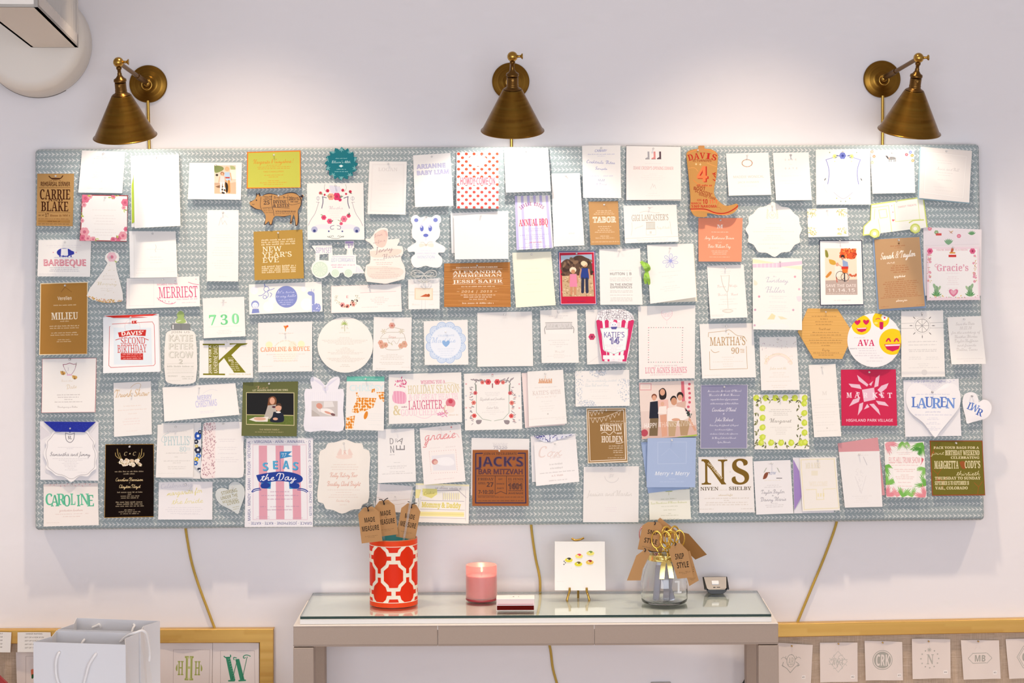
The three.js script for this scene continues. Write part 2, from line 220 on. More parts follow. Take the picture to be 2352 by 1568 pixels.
// ---------- the fabric pin board ----------
const bt = [at(80, 343, FRONT), at(2250, 331, FRONT), at(2262, 1195, FRONT), at(80, 1218, FRONT)];
{ const PITCH = 9.25 / 850, ROW = 13.75 / 850, nA = 24, nR = 16, k = 42;
  const c = document.createElement('canvas'); c.width = 1024; c.height = 1024; const q = c.getContext('2d'), sx = 1024 / nA, sy = 1024 / nR;
  q.fillStyle = '#9ba8ab'; q.fillRect(0, 0, 1024, 1024);
  for (let i = 0; i < 9000; i++) { q.fillStyle = ['rgba(170,182,182,.25)', 'rgba(122,136,140,.22)', 'rgba(150,160,170,.2)'][i % 3]; q.fillRect(rnd() * 1024, rnd() * 1024, 2 + rnd() * 14, 1.5); }
  q.strokeStyle = '#dcdfdc'; q.lineCap = 'round'; q.lineJoin = 'round';
  for (let j = 0; j < nR; j++) { const y0 = (j + .5) * sy, off = rnd() * sx; q.lineWidth = 3.2; q.beginPath(); q.moveTo(0, y0); q.lineTo(1024, y0); q.globalAlpha = .55; q.stroke(); q.globalAlpha = .95;
    for (let i = -1; i <= nA; i++) { const x = off + i * sx + (rnd() - .5) * 6, h = sy * (.25 + rnd() * .09), w = sx * .62; q.lineWidth = 5 + rnd() * 2.5; for (const d of [0, -1024, 1024]) { q.beginPath(); q.moveTo(x + d - w * .5, y0 - h); q.lineTo(x + d + w * .45, y0); q.lineTo(x + d - w * .45, y0 + h); q.stroke(); q.beginPath(); q.moveTo(x + d - w * .15, y0 - 2); q.lineTo(x + d + w * .7, y0); q.stroke(); } } }
  const tx = new THREE.CanvasTexture(c); tx.colorSpace = THREE.SRGBColorSpace; tx.wrapS = tx.wrapT = THREE.RepeatWrapping; tx.magFilter = THREE.LinearFilter; tx.anisotropy = 8;
  const W = bt[1].x - bt[0].x, H = (bt[0].y - bt[3].y + bt[1].y - bt[2].y) / 2, D0 = FRONT - .004;
  const geo = new RoundedBoxGeometry(W, H, D0, 4, .011), P = geo.attributes.position, uv = geo.attributes.uv, N = geo.attributes.normal, mid = bt.reduce((a, b) => a.add(b), V()).multiplyScalar(.25);
  for (let i = 0; i < P.count; i++) {
    const x = P.getX(i), y = P.getY(i), z = P.getZ(i), u = x / W + .5, v = .5 - y / H, dz = D0 / 2 - z;
    const ux = x + Math.abs(N.getX(i)) * Math.sign(x) * dz, uy = y + Math.abs(N.getY(i)) * Math.sign(y) * dz;
    uv.setXY(i, ux / (PITCH * nA), uy / (ROW * nR));
    const bx = (bt[0].x * (1 - u) + bt[1].x * u) * (1 - v) + (bt[3].x * (1 - u) + bt[2].x * u) * v, by = (bt[0].y * (1 - u) + bt[1].y * u) * (1 - v) + (bt[3].y * (1 - u) + bt[2].y * u) * v;
    P.setXYZ(i, bx - mid.x, by - mid.y, z);
  }
  const b = shade(new THREE.Mesh(geo, mat(0xffffff, .95, { map: tx }))); b.name = 'pin_board'; b.position.set(mid.x, mid.y, .004 + D0 / 2); scene.add(b);
  tag(b, 'long fabric pin board with white arrow print on grey blue, fixed to the wall', 'pin board'); }

// ---------- three brass wall lamps ----------
const brassTex = noiseTexture(512, (c, n) => { c.fillStyle = '#8a6a30'; c.fillRect(0, 0, n, n); for (let i = 0; i < 1500; i++) { c.fillStyle = ['rgba(122,88,34,.16)', 'rgba(165,132,66,.14)', 'rgba(95,64,24,.13)', 'rgba(135,115,60,.12)'][i % 4]; c.fillRect(rnd() * n - 60, rnd() * n, 60 + rnd() * 200, 1 + rnd() * 4); } });
const brass = mat(rgb(.85, .76, .62), .28, { map: brassTex, metalness: 1 }), brassDark = mat(rgb(.16, .082, .022), .32, { metalness: 1 }), brassBright = mat(rgb(.46, .27, .06), .24, { metalness: 1 }), brassPlain = mat(rgb(.50, .31, .07), .25, { metalness: 1 });
const innerWhite = mat(rgb(.85, .83, .78), .6);
function sconce(i, plate, ball, zb, label) {
  const P0 = at(plate[0], plate[1], 0), B = at(ball[0], ball[1], zb).sub(P0), T = thing('wall_lamp', label, 'lamp', P0, 'brass lamps over the pin board');
  const toFront = (g2) => g2.rotateX(Math.PI / 2);
  part('backplate', toFront(lathe([[0, 0], [.0505, 0], [.0505, .006], [.048, .0095], [.036, .011], [.035, .013], [.026, .0145], [.025, .0165], [.014, .0175], [.0135, .026], [0, .026]], 64)), brass, T);
  const H = V(0, .001, .026); part('hub', merge(toFront(lathe([[0, 0], [.011, 0], [.012, .006], [.009, .012], [.008, .018], [0, .018]], 24)).translate(0, 0, .022), new THREE.TorusGeometry(.013, .002, 10, 30).translate(0, -.004, .034)), brassBright, T);
  part('arm', rod(H, B, .0056), brassDark, T);
  part('sleeve', rod(H.clone().lerp(B, .06), H.clone().lerp(B, .36), .0074), brassDark, T);
  part('ball_joint', new THREE.SphereGeometry(.0134, 32, 24).translate(B.x, B.y, B.z), brassBright, T);
  const K = B.clone().add(V(.012, .0005, 0)); part('thumb_screw', along(lathe([[0, 0], [.004, 0], [.003, .006], [.0035, .009], [.0075, .0125], [.0075, .0145], [0, .0145]], 20), K, V(1, .02, 0)), brassBright, T);
  const h = V(B.x * [1, 1, 1.75][i], 0, B.z).normalize(), tilt = .285, ax = V(0, -Math.cos(tilt), 0).addScaledVector(h, -Math.sin(tilt)).normalize();
  const onAxis = (pts, seg) => along(lathe(pts, seg ?? 56), B, ax);
  part('neck', onAxis([[0, .010], [.0062, .011], [.0072, .0145], [.0068, .018], [.0048, .020], [.0046, .027], [.0056, .029], [.0058, .034], [.0105, .041], [.0160, .0445], [.0165, .050], [.0140, .0525], [0, .0525]]), brassDark, T);
  part('socket', onAxis([[0, .0525], [.0142, .0525], [.0148, .055], [.0148, .072], [.0155, .0735], [.0155, .0755], [.0148, .077], [.0165, .081], [.0228, .0845], [.0235, .087], [0, .087]]), brassDark, T);
  part('socket_key', rod(B.clone().addScaledVector(ax, .064).addScaledVector(V(0, 0, 1), .0135), B.clone().addScaledVector(ax, .064).addScaledVector(V(0, 0, 1), .021), .003), brassDark, T);
  part('shade', onAxis([[.0225, .088], [.0245, .0865], [.0255, .0875], [.0795, .194], [.0822, .1945], [.0828, .1962], [.0815, .1975], [.0792, .197], [.0778, .1945]], 72), brass, T);
  part('shade_lining', onAxis([[.0775, .1938], [.0225, .0885], [.006, .0880]], 56), innerWhite, T, 'white inside of the shade');
  const L = B.clone().addScaledVector(ax, .135);
  const bulb = part('bulb', new THREE.SphereGeometry(.024, 24, 18).translate(L.x, L.y, L.z), new THREE.MeshStandardMaterial({ color: 0xffffff, emissive: SCONCE_COLOR, emissiveIntensity: 6 }), T); bulb.castShadow = false;
  part('lamp_holder', rod(B.clone().addScaledVector(ax, .088), B.clone().addScaledVector(ax, .116), .012), innerWhite, T);
  const pl = new THREE.PointLight(SCONCE_COLOR, SCONCE[i]); pl.name = 'sconce_light'; pl.position.copy(L); pl.castShadow = true; pl.shadow.radius = 0.7; T.add(pl);
  const foot = at(plate[0] + 2, 345, .012).sub(P0); part('conduit', rod(V(0, -.045, .012), V(foot.x, foot.y, .012), .0043), brassPlain, T);
}
sconce(0, [341, 193], [272, 143], .270, 'brass lamp leaning left, nearest the air duct');
sconce(1, [1173, 187], [1177, 130], .290, 'brass lamp pointing straight out above the middle of the board');
sconce(2, [2025, 182], [2110, 133], .270, 'brass lamp leaning right above the board corner');

// ---------- cloth covered cords ----------
const cordMat = mat(rgb(.52, .34, .06), .75), cable = (pts, z) => pts.map(([x, y, d = 0]) => at(x, y, z + d));
solo('lamp_cord', tube(cable([[425, 1200], [428, 1225], [440, 1290], [455, 1340], [478, 1402], [496, 1450]], .008), .0034, 60), cordMat, 'gold cord hanging from the board to the left frame', 'cord', 'gold lamp cords');
solo('lamp_cord', tube(cable([[1219, 1195], [1222, 1225], [1230, 1280], [1240, 1330], [1241, 1390], [1252, 1440], [1264, 1490], [1270, 1535], [1282, 1580], [1296, 1650]], .007), .0034, 80), cordMat, 'gold cord running down behind the glass topped table', 'cord', 'gold lamp cords');
solo('lamp_cord', tube(cable([[1924, 1185], [1920, 1205], [1895, 1275], [1862, 1355], [1832, 1428], [1815, 1470]], .008), .0034, 60), cordMat, 'gold cord slanting left to the right frame', 'cord', 'gold lamp cords');

// ---------- air duct in the corner ----------
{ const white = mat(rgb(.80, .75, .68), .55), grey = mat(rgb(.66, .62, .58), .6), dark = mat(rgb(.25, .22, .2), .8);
  const c0 = at(88, 102, 0), dir = V(.096, .0, 1).normalize(), T = thing('air_duct', 'white round air duct with a louvred box in the upper left corner', 'duct', c0);
  const q = new THREE.Quaternion().setFromUnitVectors(V(0, 1, 0), dir), turnTo = (g2) => g2.applyQuaternion(q);
  part('gap_shadow_disc', turnTo(new THREE.CylinderGeometry(.1445, .1445, .006, 72).translate(0, .004, 0)), dark, T);  // dark disc: painted shadow line where the duct meets the wall
  part('round_duct', turnTo(lathe([[0, .012], [.143, .012], [.143, .03], [.139, .04], [.139, .20], [.132, .225], [.112, .238], [0, .245]], 72)), white, T);
  // the louvred box: a narrow case whose right face carries upright slats
  const yb = 2.185, back = at(180, 109, .28), f = V(dir.x, 0, dir.z), rt = V(f.z, 0, -f.x), o0 = V(back.x - c0.x, back.y - c0.y, back.z - c0.z), L = 1.12, Hh = .30, Wd = .118;
  const place = (g2, s, w, u) => { const m4 = new THREE.Matrix4().makeBasis(rt, V(0, 1, 0), f); g2.applyMatrix4(m4); const d = o0.clone().addScaledVector(rt, -w).addScaledVector(f, s); return g2.translate(d.x, d.y + u, d.z); };
  part('box_case', merge(place(box(Wd, .006, L), L / 2, Wd / 2, .003), place(box(.006, Hh, L), L / 2, Wd - .003, Hh / 2), place(box(Wd, Hh, .006), .003, Wd / 2, Hh / 2), place(box(Wd, Hh, .006), L - .003, Wd / 2, Hh / 2), place(box(Wd, .006, L), L / 2, Wd / 2, Hh)), white, T);
  part('louvre_frame', merge(place(box(.008, .032, L), L / 2, .004, .016), place(box(.008, .03, L), L / 2, .004, Hh - .015), place(box(.008, Hh, .035), .0175, .004, Hh / 2), place(box(.008, Hh, .035), L - .0175, .004, Hh / 2)), grey, T);
  part('louvre_gap_shade', place(box(.002, Hh - .05, L - .06), L / 2, .016, Hh / 2), dark, T);  // dark sheet painting in the shade seen between the slats
  for (let i = 0; i < 14; i++) part('louvre_slat', place(box(.008, Hh - .05, .052).rotateY(.12), .075 + i * .0765, .0065, Hh / 2), grey, T);
}

// ---------- ceiling spots that wash the wall ----------
{ const can = mat(rgb(.75, .74, .72), .5);
  for (const [i, [x, z, tx, tz, k]] of [[-2.12, .62, -1.75, .22, .9], [-.55, .68, -.5, .22, 1], [.85, .68, .8, .22, 1], [2.2, .66, 2.0, .22, 1]].entries()) {
    const p0 = V(x, RH - .13, z), d = V(tx, .4, tz).sub(p0).normalize(), T = thing('ceiling_spotlight', ['first', 'second', 'third', 'fourth'][i] + ' white ceiling spotlight from the left, above the frame of view', 'spotlight', V(x, RH, z), 'ceiling spots');
    part('stem', rod(V(0, 0, 0), V(0, -.1, 0), .008), can, T);
    part('can', along(lathe([[0, -.06], [.04, -.06], [.045, -.04], [.045, .05], [.041, .05], [.041, -.03], [0, -.03]], 32), V(0, -.13, 0), d), can, T);
    part('lamp_glass', along(new THREE.CylinderGeometry(.039, .039, .004, 24), V(0, -.13, 0).addScaledVector(d, .03), d), new THREE.MeshStandardMaterial({ color: 0xffffff, emissive: CEILING.color, emissiveIntensity: 3 }), T);
    const s = new THREE.SpotLight(CEILING.color, CEILING.power * k, 0, .62, .9); s.name = 'ceiling_spot'; s.position.copy(V(0, -.13, 0).addScaledVector(d, .045)); s.target.position.copy(V(0, -.13, 0).addScaledVector(d, 1)); s.castShadow = true; s.shadow.radius = 2.2; T.add(s); T.add(s.target); } }
// ---------- the stationery on the board ----------
const INK = '#4a4446', GR = '#b4b0b0', LG = '#d2cecd', W0 = '#f5f2ef', KR = '#c2935a';
const inv = 'invitation_card';
// top rows, from the left
card({ n: 'kraft_card', d: 'tan rehearsal dinner card with tall dark western lettering', K: 'A', q: [75, 345, 470, 345, 455, 910, 65, 905], c: '#b08a57', fin: 'matte', f: () => {
  const k = '#3c1d12'; cv(k, 9, 200, 372, 222, 400, 268, 402, 325, 400, 348, 368); r(230, 392, 85, 14, k); ta('COME AND JOIN US FOR A', 268, 620, 205, -2.2, -.95, 9, k); t('REHEARSAL DINNER', 268, 455, 318, 46, k, 'S'); l(k, 3, 95, 496, 430, 494); t('CARRIE', 265, 566, 335, 108, k, 'R'); t('AND', 270, 629, 162, 22, k, 'R'); t('BLAKE', 262, 695, 300, 104, k, 'R');
  l(k, 2, 85, 762, 430, 760); m(118, 790, 60, k, 14); t('17', 178, 790, 44, 40, k, 'R'); m(275, 793, 120, '#6b4224', 20); m(390, 790, 78, '#6b4224', 18); m(250, 828, 330, '#6b4224', 9); r(84, 840, 345, 30, '#a17743'); m(250, 855, 130, '#5d3a20', 12); m(250, 882, 330, '#4a2a18', 9); } });
card({ n: inv, d: 'white invitation with faint grey text above the rose bordered card', K: 'A', q: [555, 95, 1018, 110, 988, 555, 515, 548], f: () => { ms(785, 165, [150, 210], 20, '#a9a6a6'); t('Kathleen Marie', 770, 235, 210, 26, '#cfcccb', 'i'); ms(770, 280, [90, 180, 150, 200], 26, '#d0cdcb'); ms(750, 375, [140, 180], 16, '#c6c3c2', 7); t('&', 762, 428, 26, 26, '#c9c5c5', 'i'); m(690, 505, 160, '#d6d3d1', 6); } });
card({ n: 'envelope', d: 'tall white envelope with a lime green lining showing at its left', K: 'A', q: [1078, 152, 1595, 140, 1612, 900, 1086, 920], c: '#f6f4f1', z: 0, lift: .012, body: 'envelope_body', pin: 0, parts: [{ n: 'liner', d: 'lime green liner', q: [1083, 180, 1125, 190, 1130, 860, 1090, 880], c: '#b5c944', z: .0016, bow: 0 }] });
card({ n: inv, d: 'large blank white invitation over the lime lined envelope', K: 'A', q: [1104, 152, 1594, 138, 1613, 905, 1120, 930], z: .005, lift: .016, f: () => { ms(1345, 300, [220, 180, 260, 140, 0, 240, 200, 0, 220, 160, 0, 250, 180, 0, 160], 34, '#eae6e3', 8); } });
card({ n: inv, d: 'square card bordered with pink roses and a red edge', K: 'A', q: [557, 570, 1050, 578, 1035, 1075, 530, 1065], z: .006, c: '#f7f3ee', f: (q) => { bd(q, 4, '#9c2f33', 10);
  for (const [x, y, s] of [[590, 610, 48], [575, 680, 26], [640, 590, 26], [890, 595, 24], [1015, 655, 40], [1000, 710, 22], [580, 970, 48], [560, 1035, 34], [615, 1040, 34], [985, 1010, 46], [935, 1040, 30], [555, 850, 22], [1020, 940, 26], [670, 1050, 30], [880, 1050, 26]]) fl(x, y, s, rnd() < .6 ? '#d9738c' : '#e9a4ad', '#b83a5c88');
  for (const [x, y] of [[645, 590], [930, 590], [575, 810], [1000, 730], [930, 1040], [700, 1040], [560, 780], [870, 600]]) { lf(x, y, 40, rnd() * 6, '#9fb04c'); lf(x, y, 36, rnd() * 6, '#c6cf6a'); }
  ms(790, 735, [250, 0, 200, 240, 180, 220, 0, 200, 240, 160], 30, '#e0d6d0', 7); } });
card({ n: inv, d: 'white card with a navy pig and pink outlined barbeque lettering', K: 'A', q: [88, 1058, 655, 1050, 640, 1453, 75, 1448], f: () => { m(360, 1115, 370, '#ddd9dc', 10); m(360, 1135, 330, '#e2dee0', 8); el(365, 1190, 82, 46, '#2f37a0'); p('#f3f0f0', 330, 1150, 400, 1148, 405, 1225, 325, 1225); p('#2f37a0', 430, 1165, 468, 1180, 470, 1205, 430, 1220); for (const x of [310, 345, 395, 430]) r(x, 1220, 12, 18, '#2f37a0'); ci(245, 1190, 5, '#d9788c'); ci(490, 1188, 5, '#d9788c'); m(360, 1243, 210, '#b3b0c8', 10); t('BARBEQUE', 372, 1300, 470, 66, '#d98a98', 's'); t('BARBEQUE', 366, 1295, 462, 62, '#f6f0ef', 's'); t('BARBEQUE', 366, 1295, 462, 62, '#c9586e', 's', null, 4); ms(365, 1350, [320, 300, 320], 18, '#a39fae', 8); ms(185, 1418, [180, 190], 12, '#c5c2c6', 6); } });
card({ n: inv, d: 'white invitation below the large blank one, with a small centred crest', K: 'A', q: [1062, 962, 1562, 965, 1580, 1455, 1070, 1465], f: () => { r(1062, 960, 46, 510, '#f8f6f3'); l('#e0dcd8', 2, 1112, 965, 1118, 1465); cv('#c2beba', 4, 1340, 1110, 1355, 1140, 1335, 1165, 1345, 1190); m(1345, 1160, 190, '#d9d5d2', 7); ms(1345, 1245, [120, 160, 120], 30, '#cfcbc8', 7); ms(1345, 1365, [410, 390], 20, '#dad6d3', 6); m(1180, 1415, 90, '#d0ccca', 7); m(1500, 1408, 90, '#d0ccca', 7); } });
card({ n: inv, d: 'party hat shaped card with a flower at its tip and gold confetti hem', K: 'p', o: smooth([244, 583, 258, 577, 272, 583, 273, 598, 266, 604, 275, 645, 283, 690, 272, 693, 250, 695.5, 225, 692, 199, 679, 221, 643, 247, 604, 241, 596], 2), c: '#f6f2ec', pin: [12, 14], f: () => { fl(257, 590, 11, '#ecc3cb', '#d77f96'); lf(262, 598, 11, .6, '#b6c57e'); ms(250, 633, [26, 30], 8, '#d9d2c6', 1.6); t('Hooray', 247, 651, 46, 7, '#d8cda8', 'i'); ms(245, 662, [30, 26], 5, '#e0dacf', 1.4); for (let i = 0; i < 90; i++) { const x = 202 + rnd() * 78; ci(x, 682 + (x - 200) * .12 + rnd() * 9 - Math.abs(x - 240) * .06, .8 + rnd(), ['#dcb46e', '#cfa053', '#e4b9a0'][i % 3]); } for (let i = 0; i < 16; i++) ci(235 + rnd() * 35, 608 + rnd() * 70, .7, '#d8c9a0'); } });
card({ n: 'photo_card', d: 'white folded card with a snapshot of two people at its right', K: 'B', q: [165, 228, 730, 225, 718, 625, 148, 618], lift: .013, f: () => { r(430, 255, 232, 300, '#d8c6b4'); bl('#7d8b56', 430, 255, 520, 260, 540, 300, 480, 330, 430, 340); bl('#a9b37e', 600, 258, 660, 258, 655, 320, 610, 310); r(430, 440, 232, 115, '#b89b84'); p('#e9e0d4', 600, 300, 662, 300, 662, 400, 600, 395); p('#cfae93', 430, 470, 662, 430, 662, 555, 430, 555); bl('#7a5c46', 440, 480, 520, 450, 560, 470, 480, 500); el(458, 358, 14, 12, '#3b3228'); per(568, 265, 285, '#d9b07d', '#e2ab8a', '#aac4dc', '#c08b4b'); r(540, 378, 55, 14, '#b23a2e'); per(515, 320, 225, '#7a5236', '#dba486', '#eec8c8', '#efe0e0'); for (let i = 0; i < 12; i++) ci(505 + rnd() * 45, 480 + rnd() * 70, 9, i % 2 ? '#2a2422' : '#efe9e2'); bl('#2c2420', 545, 430, 580, 440, 575, 545, 552, 545); } });
card({ n: inv, d: 'chartreuse invitation with an orange border and orange script', K: 'B', q: [785, 112, 1360, 95, 1360, 495, 780, 505], c: '#b9bd4f', fin: 'satin', f: (q) => { bd(q, 5, '#dd7a1f', 12); const c = '#d07f24'; t('Margarita & Guayabera !', 1070, 210, 430, 44, c, 'i'); ms(1070, 252, [150, 350, 340], 18, c, 9); t('TWO CABALLEROS', 1066, 322, 220, 15, c, 's'); ms(1066, 358, [200, 100, 0, 120, 290, 210], 20, c, 9); }, pin: [0, 40] });
card({ n: inv, d: 'tall narrow white menu card with a faint monogram at its head', K: 'B', q: [355, 735, 695, 735, 690, 1503, 352, 1500], f: () => { ci(525, 765, 12, '#cfcccb'); l('#c4c1bf', 4, 480, 900, 505, 815, 520, 890, 545, 850, 568, 895); l('#d2cfcd', 3, 540, 790, 580, 815); ms(525, 1005, [150, 260, 130, 150, 0, 180, 210, 240, 220], 27, '#cfccca', 6); ms(525, 1280, [130, 240, 190, 160], 26, '#d3d0ce', 6); m(525, 1448, 90, '#d5d2d0', 6); } });
card({ n: 'kraft_card', d: 'brown die-cut pig outlined in black with butcher cut lines', K: 'B', o: smooth([812, 650, 868, 622, 880, 590, 885, 552, 900, 572, 916, 550, 935, 590, 965, 570, 1020, 555, 1080, 565, 1140, 580, 1200, 555, 1260, 545, 1310, 555, 1350, 585, 1385, 570, 1392, 590, 1375, 608, 1372, 650, 1360, 700, 1330, 745, 1338, 800, 1328, 900, 1305, 908, 1300, 850, 1283, 780, 1270, 860, 1258, 885, 1243, 880, 1256, 790, 1215, 800, 1180, 812, 1090, 800, 1065, 830, 1050, 898, 1025, 895, 1018, 855, 990, 890, 968, 895, 985, 805, 950, 750, 935, 735, 880, 730, 850, 715, 825, 690], 3), c: '#b58a58', th: .0015, f: () => { const k = '#2c2530';
  g.strokeStyle = k; g.lineWidth = 9; curve([812, 650, 868, 622, 880, 590, 885, 552, 900, 572, 916, 550, 935, 590, 965, 570, 1020, 555, 1080, 565, 1140, 580, 1200, 555, 1260, 545, 1310, 555, 1350, 585, 1372, 650, 1360, 700, 1330, 745, 1338, 800, 1328, 900, 1305, 908, 1300, 850, 1283, 780, 1270, 860, 1243, 880, 1256, 790, 1180, 812, 1090, 800, 1065, 830, 1050, 898, 1025, 895, 1018, 855, 990, 890, 968, 895, 985, 805, 950, 750, 935, 735, 880, 730, 825, 690]); g.stroke(); bl(k, 1350, 570, 1390, 572, 1385, 605, 1360, 600); lf(880, 600, 46, -1.4, k, .25); lf(925, 595, 40, -1.9, k, .25);
  cv(k, 4, 935, 600, 920, 680, 940, 730); cv(k, 4, 1050, 570, 1040, 640, 1060, 720, 1075, 795); cv(k, 3, 1225, 570, 1215, 630, 1240, 690, 1360, 660); l(k, 3, 950, 712, 1060, 705, 1240, 715); t('25', 995, 655, 68, 42, k, 'R'); ms(1005, 590, [90, 60, 90], 15, k, 10); t('5', 1082, 600, 18, 24, k, 'R'); m(1125, 602, 60, k, 7); t('9', 1180, 598, 20, 24, k, 'R'); m(1205, 602, 30, k, 7); t('20', 1252, 610, 42, 38, k, 'R'); ms(1310, 605, [70, 80], 18, k, 13); m(1300, 645, 90, k, 16); t('DIVINE', 1135, 648, 145, 34, k, 'R'); t('& ESTES', 1150, 688, 175, 34, k, 'R'); ms(1005, 722, [100, 90, 110], 20, '#5a4638', 9); t('1478 GLENWOOD ROAD', 1198, 752, 220, 17, k, 'R'); m(1195, 774, 210, '#5a4638', 9); ci(885, 630, 7, k); cv(k, 4, 840, 672, 852, 680, 862, 672); }, pin: [20, 38] });
card({ n: 'kraft_card', d: 'shiny gold square card for a new year party with white capitals', K: 'B', q: [855, 968, 1380, 945, 1395, 1470, 865, 1490], c: '#b08d42', fin: 'satin', bow: .004, f: () => { const w = '#f3ead6'; ms(1118, 1052, [360, 360, 360], 24, w, 16); t('NEW', 1050, 1153, 208, 54, w, 'r'); t('YEAR’S', 1105, 1212, 320, 54, w, 'r'); t('EVE', 1036, 1273, 180, 52, w, 'r'); ms(1124, 1335, [362, 362, 362, 362], 21, w, 17); }, pin: [0, 24] });
card({ n: inv, d: 'teal heart cut out with a snowflake lace border', K: 'C', o: ring(440, 238, 178, 48, (i) => (i % 3 === 0 ? 1.02 : i % 3 === 1 ? .94 : .84)), c: '#12707c', fin: 'satin', lift: .006, f: () => { const w = '#8fc3c4'; for (let i = 0; i < 10; i++) { const a = i * .628 - 1.57, x = 440 + Math.cos(a) * 152, y = 238 + Math.sin(a) * 152; for (let k = 0; k < 6; k++) l(w, 4, x, y, x + Math.cos(k * 1.05 + a) * 26, y + Math.sin(k * 1.05 + a) * 26); rg(x, y, 14, w, 3); } ht(440, 240, 270, 270, '#0d6f7d'); m(443, 180, 130, '#cfe5e4', 9); t('Ellison’s 40th', 440, 218, 205, 26, '#eef6f4', 'i'); p('#dceeed', 412, 262, 437, 248, 462, 262, 437, 278); m(440, 298, 100, '#cfe5e4', 9); m(440, 322, 140, '#cfe5e4', 9); }, pin: 0 });
card({ n: inv, d: 'square white card with a painted crest of pink flowers and scrolls', K: 'C', q: [72, 450, 678, 445, 688, 1055, 75, 1055], f: () => { const b = '#5b5a78'; cv('#7d8a84', 3, 265, 460, 250, 500, 275, 540); cv('#7d8a84', 3, 485, 460, 500, 500, 470, 540); l('#8d8fae', 4, 373, 460, 375, 540); lf(330, 480, 40, 1.1, '#6f7396'); lf(420, 480, 40, 2, '#6f7396'); bl('#d9dae8', 310, 470, 440, 470, 430, 560, 320, 560); l(b, 7, 280, 605, 235, 592); cv(b, 8, 238, 594, 246, 640, 228, 715); l(b, 7, 465, 608, 512, 590); cv(b, 8, 510, 592, 502, 640, 524, 715);
  for (const [x, y, s, c] of [[390, 590, 40, '#d23a6a'], [328, 592, 36, '#eba58f'], [215, 553, 16, '#c8334f'], [292, 528, 18, '#c8334f'], [455, 523, 16, '#c8334f'], [535, 538, 16, '#c8334f'], [250, 815, 26, '#d74a72'], [312, 855, 28, '#dd5a80'], [465, 830, 34, '#e07a96'], [515, 795, 22, '#d74a72'], [425, 625, 18, '#d23a6a'], [260, 572, 11, '#c8334f'], [490, 562, 11, '#c8334f'], [435, 880, 18, '#dd5a80']]) fl(x, y, s, c, '#7d1f3a66');
  for (let i = 0; i < 26; i++) { const [x, y] = [[300, 590], [440, 600], [240, 790], [330, 860], [420, 850], [530, 780], [220, 565], [530, 555]][i % 8]; lf(x, y, 26, rnd() * 6, i % 2 ? '#4f6a58' : '#8ba07a'); }
  t('Martha', 385, 710, 150, 34, '#c6b6c0', 'i'); ms(370, 745, [150, 120, 90, 110, 100], 22, '#cfc8cd', 6);
  for (const s of [-1, 1]) { const X = (x) => 375 + s * x; cv('#a9a0ac', 5, X(180), 650, X(205), 760, X(265), 840, X(290), 900); l('#a9a0ac', 4, X(170), 655, X(205), 650); l('#8c86a0', 4, X(185), 590, X(185), 635); rg(X(185), 610, 18, '#9d98ae', 3); bl('#e4e2ea', X(40), 900, X(120), 880, X(230), 900, X(250), 960, X(150), 930, X(60), 950); ci(X(225), 945, 34, '#aab0cf'); ci(X(225), 958, 15, '#3c4680'); cv(b, 5, X(15), 900, X(60), 905, X(50), 945, X(18), 935); ci(X(72), 962, 9, '#4b5590'); for (let i = 0; i < 4; i++) lf(X(20 + i * 18), 1020 + i * 3, 22, s > 0 ? -.8 : -2.3, '#6b7a74'); } cv('#6b7a74', 4, 290, 1020, 375, 1052, 460, 1012); } });
card({ n: inv, d: 'pale white card with a thin ruled frame beside the painted crest', K: 'C', q: [742, 212, 1145, 215, 1130, 785, 720, 778], f: (q) => { bd(q, 32, '#e1dcda', 3); bd(q, 42, '#e7e2e0', 2); t('LOGAN', 940, 300, 210, 36, '#dcd7d5', 'r'); ms(940, 420, [240, 180, 0, 210, 160, 0, 0, 260, 200], 34, '#e7e3e1', 7); }, lift: .008 });
card({ n: inv, d: 'white baby announcement with grey blue outlined capitals near its top', K: 'C', q: [1210, 148, 1612, 122, 1645, 690, 1232, 705], lift: .015, f: () => { t('ARIANNE', 1405, 262, 310, 46, '#cfcde0', 'S'); t('BABY LIAM', 1422, 328, 350, 46, '#cfcde0', 'S'); t('ARIANNE', 1405, 262, 310, 46, '#9d9cc4', 'S', null, 3); t('BABY LIAM', 1422, 328, 350, 46, '#9d9cc4', 'S', null, 3); m(1430, 472, 210, '#d8d6d6', 8); ms(1320, 675, [150], 10, '#c9c7ca', 6); m(1520, 662, 150, '#c9c7ca', 6); } });
